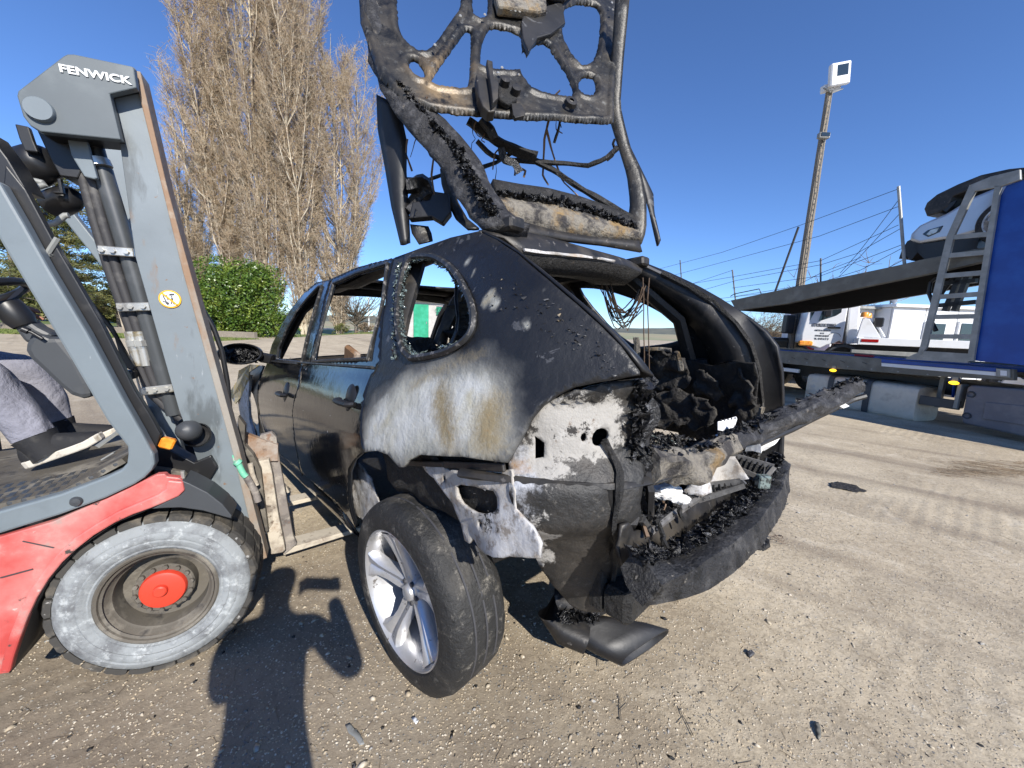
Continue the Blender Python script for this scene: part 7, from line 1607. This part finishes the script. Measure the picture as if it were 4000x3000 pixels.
ktube('trailing_hose', [(796, 1215), (835, 1282), (866, 1370), (888, 1488), (898, 1600), (905, 1700)], .30, .010, M['black'], cnt=24)
# work lights on the guard
for (P, Q, y, R0) in ((z1([(90, 860), (235, 850), (310, 1030), (360, 1110), (240, 1130), (60, 1080), (5, 940), (10, 890)]), z1([(88, 762), (175, 780), (205, 870), (235, 940), (150, 930), (115, 850)]), .30, 1), (z1([(235, 1105), (420, 1130), (480, 1310), (330, 1300), (255, 1230), (228, 1165)]), z1([(350, 1100), (372, 1100), (390, 1195), (322, 1190), (322, 1180), (362, 1178)]), .34, 1)):
    xs1 = [q[0] for q in K(P, y)]; zs1 = [q[1] for q in K(P, y)]; cc_ = Vector(((min(xs1)+max(xs1))/2, y+.05, (min(zs1)+max(zs1))/2)); r1 = (max(xs1)-min(xs1))/2; Q1 = axis_frame(cc_, (-.8, -.25, -.55))
    wl_ = MB().lathe([(0, .055), (r1*.55, .052), (r1*.8, .04), (r1*.95, .015), (r1, -.02), (r1*1.02, -.055), (r1*.9, -.06), (0, -.05)], 30, axis_frame(cc_, (.75, -.6, .25))).build('work_light', M['black'], FK, smooth=True); MB().prism(K(Q, y-.035), kpr(y-.035), .02).build('lamp_rib', M['black'], wl_, bevel=.004)
plate('head_pulley', z1([(225, 800), (480, 830), (500, 1060), (480, 1100), (370, 1085), (300, 960)]), .28, .16, M['black'])
plate('mast_tie', z1([(410, 840), (530, 850), (600, 1100), (580, 1105), (520, 1090), (440, 960)]), .24, .02, M['fgrey'])
for P in ([(0, 1070), (90, 1110), (160, 1160)], [(110, 1130), (190, 1110), (290, 1135), (250, 1150), (130, 1165)], [(260, 1385), (340, 1380), (400, 1330), (425, 1330)]):
    ktube('mirror_bracket', z1(P), .27, .010, M['galv'], cnt=10)
ktube('bracket_wire', z1([(0, 1020), (60, 1080), (120, 1090)]), .28, .005, M['black']); ktube('bracket_wire', z1([(150, 1200), (220, 1320), (290, 1320)]), .3, .005, M['black'])
# overhead guard running back out of frame
MB().bar(Vector((-.32, .03, 1.74)), Vector((-.62, .06, 2.12)), .05, .06).bar(Vector((-.62, .06, 2.12)), Vector((-1.6, .06, 2.12)), .06, .06).bar(Vector((-1.6, .06, 2.12)), Vector((-1.75, .06, 1.0)), .06, .06).build('overhead_guard', M['fgrey'], FK, bevel=.006)
MB().bar(Vector((-.62, 1.02, 2.12)), Vector((-1.6, 1.02, 2.12)), .06, .06).bar(Vector((-1.6, 1.02, 2.12)), Vector((-1.75, 1.02, 1.0)), .06, .06).bar(Vector((-.18, 1.02, 1.3)), Vector((-.62, 1.02, 2.12)), .05, .05).build('overhead_guard', M['fgrey'], FK, bevel=.006)
# steering column, wheel, lever
con = plate('steering_console', z2([(185, 745), (190, 690), (225, 640), (290, 600), (380, 640), (470, 640), (600, 800), (700, 1000), (725, 1112), (640, 1125), (545, 1095), (450, 1020), (330, 905), (225, 810)]), .42, .14, M['plasticdark'], bevel=.02)
plate('steering_neck', z2([(70, 515), (200, 490), (300, 560), (420, 620), (360, 700), (240, 690), (185, 680), (120, 590)]), .45, .08, M['plasticdark'], con, bevel=.015)
p = KP(z2([(105, 440)]), .47)[0]; ax_ = Vector((-.45, 0, .9)); MB().lathe([(0, .04), (.04, .04), (.045, .02), (.045, -.03), (.035, -.06)], 24, axis_frame(p, ax_)).build('steering_boss', M['black'], con, smooth=True)
sw = axis_frame(p+ax_.normalized()*.05+Vector((-.10, 0, .0)), ax_); MB().tube([sw @ Vector((.17*cos(t), .17*sin(t), 0)) for t in np.linspace(0, 2*pi, 40)], .016, 10, caps=False).build('steering_wheel', M['black'], FK, smooth=True)
for a in (0, 2.1, 4.2): MB().bar(sw @ Vector((.17*cos(a), .17*sin(a), 0)), p+ax_.normalized()*.03, .02, .012).build('steering_spoke', M['black'], con)
lv = ktube('direction_lever', z2([(335, 650), (250, 600), (185, 578)]), .40, .0065, M['black'], con); ktube('lever_knob', z2([(225, 592), (178, 574)]), .40, .012, M['black'], con, cnt=4)
MB().box((-1.15, .55, .98), (.42, .46, .12), bev=.04).build('seat', M['black'], FK); MB().box((-1.38, .55, 1.28), (.12, .46, .55), Matrix.Rotation(-.15, 3, 'Y'), bev=.05).build('seat_back', M['black'], FK)

# ------------------------------------------------------------------ people
def skin_body(name, joints, edges, mat, parent, sub=2, root=0):
    """joints: {name:(pos, radius)}; a continuous skinned surface"""
    keys = list(joints); me = bpy.data.meshes.new(name); me.from_pydata([tuple(joints[k][0]) for k in keys], [(keys.index(a), keys.index(b)) for a, b in edges], [])
    o = put(name, me, mat, parent); sk_ = o.modifiers.new('skin', 'SKIN'); sk_.use_smooth_shade = True
    L = me.skin_vertices[0].data if me.skin_vertices else None
    if L is None:
        bpy.context.view_layer.objects.active = o; bpy.ops.mesh.customdata_skin_add() if hasattr(bpy.ops.mesh, 'customdata_skin_add') else None; L = me.skin_vertices[0].data
    for i, k in enumerate(keys): r = joints[k][1]; L[i].radius = (r, r) if not isinstance(r, tuple) else r; L[i].use_root = (i == root)
    s_ = o.modifiers.new('sub', 'SUBSURF'); s_.levels = s_.render_levels = sub; return o
# the driver: leg and shoe on the step, hand on the wheel; the rest of him sits outside the frame
PX = Fr('person', FM, 'forklift driver in pale work trousers and black shoes, one hand at the steering column', 'person')
def V2(P, y): return KP(z2(P), y)[0]
ank = V2([(350, 1500)], .42); knee = V2([(-190, 930)], .44); hip = Vector((-1.12, .47, 1.13)); kn2 = Vector((knee.x, .72, knee.z-.02)); hip2 = Vector((-1.12, .67, 1.13)); ank2 = Vector((ank.x-.08, .72, ank.z))
J = {'pelvis': (Vector((-1.15, .57, 1.14)), .15), 'waist': (Vector((-1.15, .57, 1.32)), .145), 'chest': (Vector((-1.08, .57, 1.55)), .17), 'neck0': (Vector((-1.05, .57, 1.70)), .09), 'neck': (Vector((-1.03, .57, 1.78)), .06), 'head': (Vector((-.99, .57, 1.90)), .10), 'crown': (Vector((-.99, .57, 1.98)), .07),
     'sh1': (Vector((-1.06, .39, 1.63)), .07), 'el1': (Vector((-.98, .34, 1.38)), .05), 'wr1': (V2([(-120, 470)], .44), .032),
     'sh2': (Vector((-1.06, .75, 1.63)), .07), 'el2': (Vector((-.95, .82, 1.38)), .05), 'wr2': (Vector((-.72, .72, 1.42)), .032)}
skin_body('torso', J, [('pelvis', 'waist'), ('waist', 'chest'), ('chest', 'neck0'), ('neck0', 'neck'), ('neck', 'head'), ('head', 'crown'), ('chest', 'sh1'), ('sh1', 'el1'), ('el1', 'wr1'), ('chest', 'sh2'), ('sh2', 'el2'), ('el2', 'wr2')], M['blackcloth'], PX)
def leg(hip, knee, ank):
    a = ank; hem = a.lerp(knee, .16); pts = rsp([hip, knee, knee.lerp(hem, .5)+Vector((.02, 0, -.02)), hem], 16)
    sh = [.105, .105, .10, .098, .098, .10, .105, .108, .105, .098, .088, .08, .074, .069, .065, .063]
    t = MB().tube(rsp(pts, 60), list(np.interp(np.linspace(0, 1, 60), np.linspace(0, 1, 16), [q*.93 for q in sh])), 48, jit=.08).build('trouser_leg', M['cloth'], PX, smooth=True)
    MB().tube([hem.lerp(a, -.02), a, a+Vector((.02, 0, -.03))], [.062, .055, .06], 20, jit=.1).build('sock', M['blackcloth'], PX, smooth=True)
def shoe(ank, toe, y):
    # lofted shoe: sections from heel to toe with sole
    n = 16; d = (toe-ank); L = d.length; d.normalize(); up = Vector((0, 1, 0)).cross(d).normalized()
    if up.z < 0: up = -up
    sd = Vector((0, 1, 0)); heel = ank-d*.06; vs = []; sl = []; K2 = [(0, .025, .05), (.08, .038, .095), (.25, .042, .105), (.45, .042, .085), (.65, .046, .062), (.82, .045, .045), (.95, .034, .032), (1.0, .015, .02)]
    LL = L+.06
    for t, w_, h in K2:
        c = heel+d*(LL*t)
        for a in np.linspace(0, pi, 11): vs.append(c+sd*(w_*cos(a))+up*(h*sin(a)**.8))
    k = 11; fs = [(i*k+j, i*k+j+1, (i+1)*k+j+1, (i+1)*k+j) for i in range(len(K2)-1) for j in range(k-1)]+[tuple(range(k)), tuple((len(K2)-1)*k+j for j in range(k))]
    o = MB().add(vs, fs).build('shoe', M['blackcloth'], PX, smooth=True)
    vs = []
    for t, w_, h in K2:
        c = heel+d*(LL*(t*1.03-.015))+up*(.012*max(0, t-.8)*5)
        for s_, hh in ((-1.06, .010), (1.06, .010), (1.0, -.022), (-1.0, -.022)): vs.append(c+sd*(w_*s_)+up*hh)
    fs = [(i*4+j, i*4+(j+1) % 4, (i+1)*4+(j+1) % 4, (i+1)*4+j) for i in range(len(K2)-1) for j in range(4)]+[(0, 1, 2, 3), tuple((len(K2)-1)*4+j for j in range(4))]
    MB().add(vs, fs).build('shoe_sole', M['sole'], o, bevel=.006)
leg(hip, knee, ank); heel_ = V2([(310, 1590)], .42); toe_ = V2([(800, 1420)], .42); shoe(heel_+(toe_-heel_)*.1, toe_, .42)
leg(hip2, kn2, ank2); shoe(ank2+Vector((0, 0, -.06)), ank2+Vector((.2, 0, -.02)), .72)
# hand: palm and five curled fingers reaching round the column
w0 = V2([(60, 470)], .60); hj = {'w': (w0+Vector((-.05, 0, 0)), (.026, .020)), 'p': (w0, (.03, .018)), 'p2': (V2([(150, 450)], .59), (.036, .018))}; he = [('w', 'p'), ('p', 'p2')]
hand = skin_body('hand', hj, he, M['skin'], PX)
for i, (P, r) in enumerate((([(170, 405), (225, 410), (280, 430), (315, 448)], .0095), ([(180, 425), (240, 450), (300, 480), (345, 500)], .0095), ([(175, 445), (230, 480), (280, 510), (320, 528)], .009), ([(165, 465), (210, 500), (255, 525), (290, 535)], .008), ([(120, 440), (170, 470), (215, 465), (240, 450)], .0105))):
    pts = rsp([V2([q], .585-.004*i) for q in P], 8); MB().tube(pts, [r, r, r*.98, r*1.03, r*.93, r*.9, r*.82, r*.5], 10).build('finger', M['skin'], hand, smooth=True)
# the photographer, standing behind the phone; only the shadow is in the picture
gs = at_z(603*1.8083, 1262*1.8083, 0); hd_ = gs-SUND*(1.66/-SUND.z)*1.0; hd_ = gs+Vector((-SUND.x, -SUND.y, -SUND.z))*(1.60/(-SUND.z))
base = Vector((hd_.x, hd_.y-.02, 0)); PH = Fr('person', Matrix.Translation(base) @ Matrix.Rotation(radians(12), 4, 'Z'), 'photographer in dark clothes holding a phone up, whose shadow falls on the gravel', 'person')
ph = PH.I @ (CAMP+Vector((0, -.012, 0)))
J = {'pelvis': (Vector((0, 0, .92)), (.125, .10)), 'waist': (Vector((0, 0, 1.08)), (.12, .10)), 'chest': (Vector((0, -.01, 1.30)), (.13, .11)), 'neck0': (Vector((0, 0, 1.45)), .08), 'neck': (Vector((0, .01, 1.50)), .055), 'head': (Vector((0, .04, 1.60)), .098), 'crown': (Vector((0, .04, 1.68)), .075),
     'sh1': (Vector((-.17, 0, 1.38)), .065), 'el1': (Vector((-.20, .10, 1.10)), .05), 'wr1': (ph+Vector((-.09, -.08, -.05)), .035), 'sh2': (Vector((.18, 0, 1.38)), .065), 'el2': (Vector((.27, .16, 1.08)), .052), 'wr2': (ph+Vector((.12, -.08, -.05)), .035),
     'hip1': (Vector((-.09, 0, .86)), .09), 'kn1': (Vector((-.13, .02, .48)), .075), 'an1': (Vector((-.14, 0, .09)), .05), 'to1': (Vector((-.15, .17, .045)), .042), 'hip2': (Vector((.09, 0, .86)), .09), 'kn2': (Vector((.13, .02, .48)), .075), 'an2': (Vector((.14, 0, .09)), .05), 'to2': (Vector((.15, .17, .045)), .042)}
skin_body('body', J, [('pelvis', 'waist'), ('waist', 'chest'), ('chest', 'neck0'), ('neck0', 'neck'), ('neck', 'head'), ('head', 'crown'), ('chest', 'sh1'), ('sh1', 'el1'), ('el1', 'wr1'), ('chest', 'sh2'), ('sh2', 'el2'), ('el2', 'wr2'), ('pelvis', 'hip1'), ('hip1', 'kn1'), ('kn1', 'an1'), ('an1', 'to1'), ('pelvis', 'hip2'), ('hip2', 'kn2'), ('kn2', 'an2'), ('an2', 'to2')], M['blackcloth'], PH)
tf = Fr('phone', Matrix.Translation(CAMP+Vector((.045, -.022, -.01))), 'slim phone held up in landscape by the photographer, out of frame', 'phone'); MB().box((0, 0, 0), (.165, .009, .078), bev=.004).build('case', M['black'], tf); MB().box((0, -.006, 0), (.15, .002, .068)).build('screen', M['glass'], tf)
for s_ in (-1, 1):
    for i in range(4):
        p0 = ph+Vector((s_*.09+.045, -.05, -.035+.018*i)); MB().tube([p0, p0+Vector((s_*.01, .02, 0)), p0+Vector((-s_*.02, .026, .004))], [.009, .009, .007], 8).build('finger', M['skin'], PH, smooth=True)
# ------------------------------------------------------------------ loose stones, chips and litter on the yard
def pebbles(name, n, lo, hi, rad, mat, seed, label, rmin=.6, flat=.5):
    R = np.random.default_rng(seed); base = np.array([(0, 0, 1), (1, 0, 0), (.31, .95, 0), (-.81, .59, 0), (-.81, -.59, 0), (.31, -.95, 0), (0, 0, -1.)]); Fb = np.array([(0, 1, 2), (0, 2, 3), (0, 3, 4), (0, 4, 5), (0, 5, 1), (6, 2, 1), (6, 3, 2), (6, 4, 3), (6, 5, 4), (6, 1, 5)])
    r = lo*(hi/lo)**R.uniform(0, 1, n)**rad[2]; d = rmin*(rad[0]/rmin)**R.uniform(0, 1, n)**rad[1]; a = R.uniform(radians(20), radians(165), n); x = d*np.cos(a); y = d*np.sin(a)
    z = np.array([ghill(a_, b_) for a_, b_ in zip(x, y)])
    th = R.uniform(0, 6.28, n); c, s = np.cos(th), np.sin(th); J = base[None]*(1+R.normal(0, .22, (n, 7, 1))); J = J*r[:, None, None]*np.stack([R.uniform(.8, 1.6, n), R.uniform(.7, 1.1, n), R.uniform(.35, .8, n)*flat*2], 1)[:, None, :]
    X = J[:, :, 0]*c[:, None]-J[:, :, 1]*s[:, None]+x[:, None]; Y = J[:, :, 0]*s[:, None]+J[:, :, 1]*c[:, None]+y[:, None]; Zz = J[:, :, 2]+(z+r*.12)[:, None]
    V = np.stack([X, Y, Zz], 2).reshape(-1, 3); Fc = (Fb[None]+(np.arange(n)*7)[:, None, None]).reshape(-1, 3)
    o = np_mesh(name, V, Fc, mat, kind='stuff'); tag(o, label, 'stones'); return o
def stone_mat(name, cols, sc=14.):
    B = NB(name); v = B.n('ShaderNodeTexVoronoi'); v.inputs['Scale'].default_value = sc; B.l(B.co, v.inputs['Vector']); sp = B.n('ShaderNodeSeparateColor'); B.l(v.outputs['Color'], sp.inputs[0])
    c = B.mix(B.rng(sp.outputs[0], .3, .6), cols[0], cols[1]); c = B.mix(B.rng(sp.outputs[1], .7, .75), c, cols[2]); c = B.mix(B.rng(sp.outputs[2], .82, .86), c, cols[3]); B.l(c, B.b.inputs['Base Color']); B.b.inputs['Roughness'].default_value = .85; return B.mat
M['stone'] = stone_mat('mixed gravel', [(.46, .375, .26), (.38, .31, .215), (.53, .47, .37), (.2, .19, .17)], 40.)
M['stonebig'] = stone_mat('pale flint', [(.42, .36, .265), (.37, .305, .215), (.30, .29, .27), (.50, .44, .35)], 22.)
pebbles('gravel', 62000, .0013, .0052, (8.0, .8, 1.4), M['stone'], 1, 'fine gravel bedded in the packed earth of the yard')
pebbles('loose_stones', 1500, .005, .013, (9.0, .85, 2.2), M['stonebig'], 2, 'scattered pale and grey pebbles lying on the yard', flat=.4)
pebbles('charred_bits', 420, .003, .012, (5.0, .7, 2.0), M['crust'], 5, 'small black charred fragments shed by the wreck', flat=.3)
R = np.random.default_rng(8); S = []
for i in range(420):
    d = .8*(6/.8)**R.uniform(0, 1); a = R.uniform(radians(25), radians(160)); x, y = d*cos(a), d*sin(a); l = R.uniform(.015, .07); t = R.uniform(0, 6.28); k = np.linspace(0, 1, 4)[:, None]
    P = np.array([x, y, ghill(x, y)+.003])+k*np.array([cos(t), sin(t), 0])*l+R.normal(0, .002, (4, 3))*np.array([1, 1, .5]); S.append((P, np.full(4, .0008)))
V, Fc = ribs(S); o = np_mesh('straw', V, Fc, M['drybush'], kind='stuff'); tag(o, 'short brown straws and twigs strewn over the gravel', 'straw')
def litter(name, u, v, P, t, mat, label, cat, curl=.004):
    q = at_z(u*1.8083, v*1.8083, 0); z0 = ghill(q.x, q.y); T = Fr(name, Matrix.Translation((q.x, q.y, z0)), label, cat)
    W = [at_z(a*1.8083, b*1.8083, 0)-q for a, b in P]; sheet('piece', [(p.x, p.y) for p in W], [], lambda a, b: Vector((a, b, .006+curl*sin(a*70+b*40))), .012, mat, T, thick=t, rag=.002); return T
litter('plastic_strip', 765, 1588, [(746, 1566), (756, 1562), (770, 1580), (785, 1602), (788, 1610), (778, 1612), (764, 1592), (752, 1580)], .003, M['galv'], 'bent grey white plastic strip on the gravel at the bottom of the picture', 'scrap')
litter('flint_chip', 896, 1560, [(890, 1552), (898, 1550), (903, 1560), (898, 1566)], .006, M['whitewall'], 'small white chip right of the plastic strip', 'stone')
litter('charred_scrap', 1830, 1050, [(1793, 1044), (1815, 1041), (1850, 1050), (1872, 1062), (1850, 1063), (1815, 1056), (1795, 1052)], .006, M['charlit'], 'flat charred scrap lying on the open gravel right of the bumper beam', 'scrap', .006)
litter('charred_scrap', 1640, 1180, [(1628, 1185), (1640, 1165), (1660, 1172), (1664, 1182), (1650, 1190)], .03, M['char'], 'charred lump on the ground below the right end of the bumper beam', 'scrap', .01)
litter('fallen_chip', 1618, 1412, [(1612, 1408), (1622, 1406), (1630, 1413), (1620, 1419)], .008, M['print'], 'small black stone on the open gravel right of the tail pipe', 'stone')
litter('wood_chip', 1770, 1585, [(1760, 1560), (1768, 1558), (1775, 1590), (1770, 1596), (1763, 1580)], .005, M['galvdark'], 'grey sliver lying near the lower right of the yard', 'scrap')
q = at_z(1680*1.8083, 1172*1.8083, 0); T = Fr('wire_coil', Matrix.Translation((q.x, q.y, .012)), 'loose coil of brown wire on the ground beside the charred lump', 'wire')
for k_ in range(3): MB().tube([Vector((.045*cos(t)*(1-k_*.25), .045*sin(t)*(1-k_*.25), .012+.008*sin(2*t+k_)+.012*k_)) for t in np.linspace(0, 5.6, 24)], .0016, 5).build('wire_loop', M['wire'], T)
for i, (u, v, lab) in enumerate(((1290, 1420, 'forked brown twig lying in front of the tail pipe'), (1340, 1530, 'thin brown twig on the gravel left of centre bottom'), (1700, 1090, 'short dark twig right of the beam end'), (1480, 1560, 'small forked dry twig near the bottom of the picture'))):
    q = at_z(u*1.8083, v*1.8083, 0); z0 = ghill(q.x, q.y)+.006; T = Fr('twig', Matrix.Translation((q.x, q.y, z0)), lab, 'twig'); RR = random.Random(i+3); a = RR.uniform(0, 6)
    MB().tube([Vector((.05*k_*cos(a)*.5+RR.uniform(-.004, .004), .05*k_*sin(a)*.5+RR.uniform(-.004, .004), 0)) for k_ in range(-2, 3)], .0016, 5).build('stem', M['barkdark'], T)
    for s_ in (-1, 1): MB().tube([Vector((.012*cos(a)*s_, .012*sin(a)*s_, 0)), Vector((.035*cos(a+s_*1.1), .035*sin(a+s_*1.1), .003))], .001, 4).build('side_shoot', M['barkdark'], T)
# rake of dry straw far right
q = at_z(2085*1.8083, 1010*1.8083, 0)
S = []
for i in range(160):
    u, v = R.uniform(2005, 2200), R.uniform(995, 1024); p = at_z(u*1.8083, v*1.8083, 0); k = np.linspace(0, 1, 3)[:, None]; t = radians(-28)+R.normal(0, .25); l = R.uniform(.1, .35); S.append((np.array([p.x, p.y, .006])+k*np.array([cos(t), sin(t), 0])*l+R.normal(0, .004, (3, 3))*np.array([1, 1, .4]), np.full(3, .0016)))
V, Fc = ribs(S); o = np_mesh('straw', V, Fc, M['drybush'], kind='stuff'); tag(o, 'long pale straws scraped together in front of the transporter locker', 'straw')
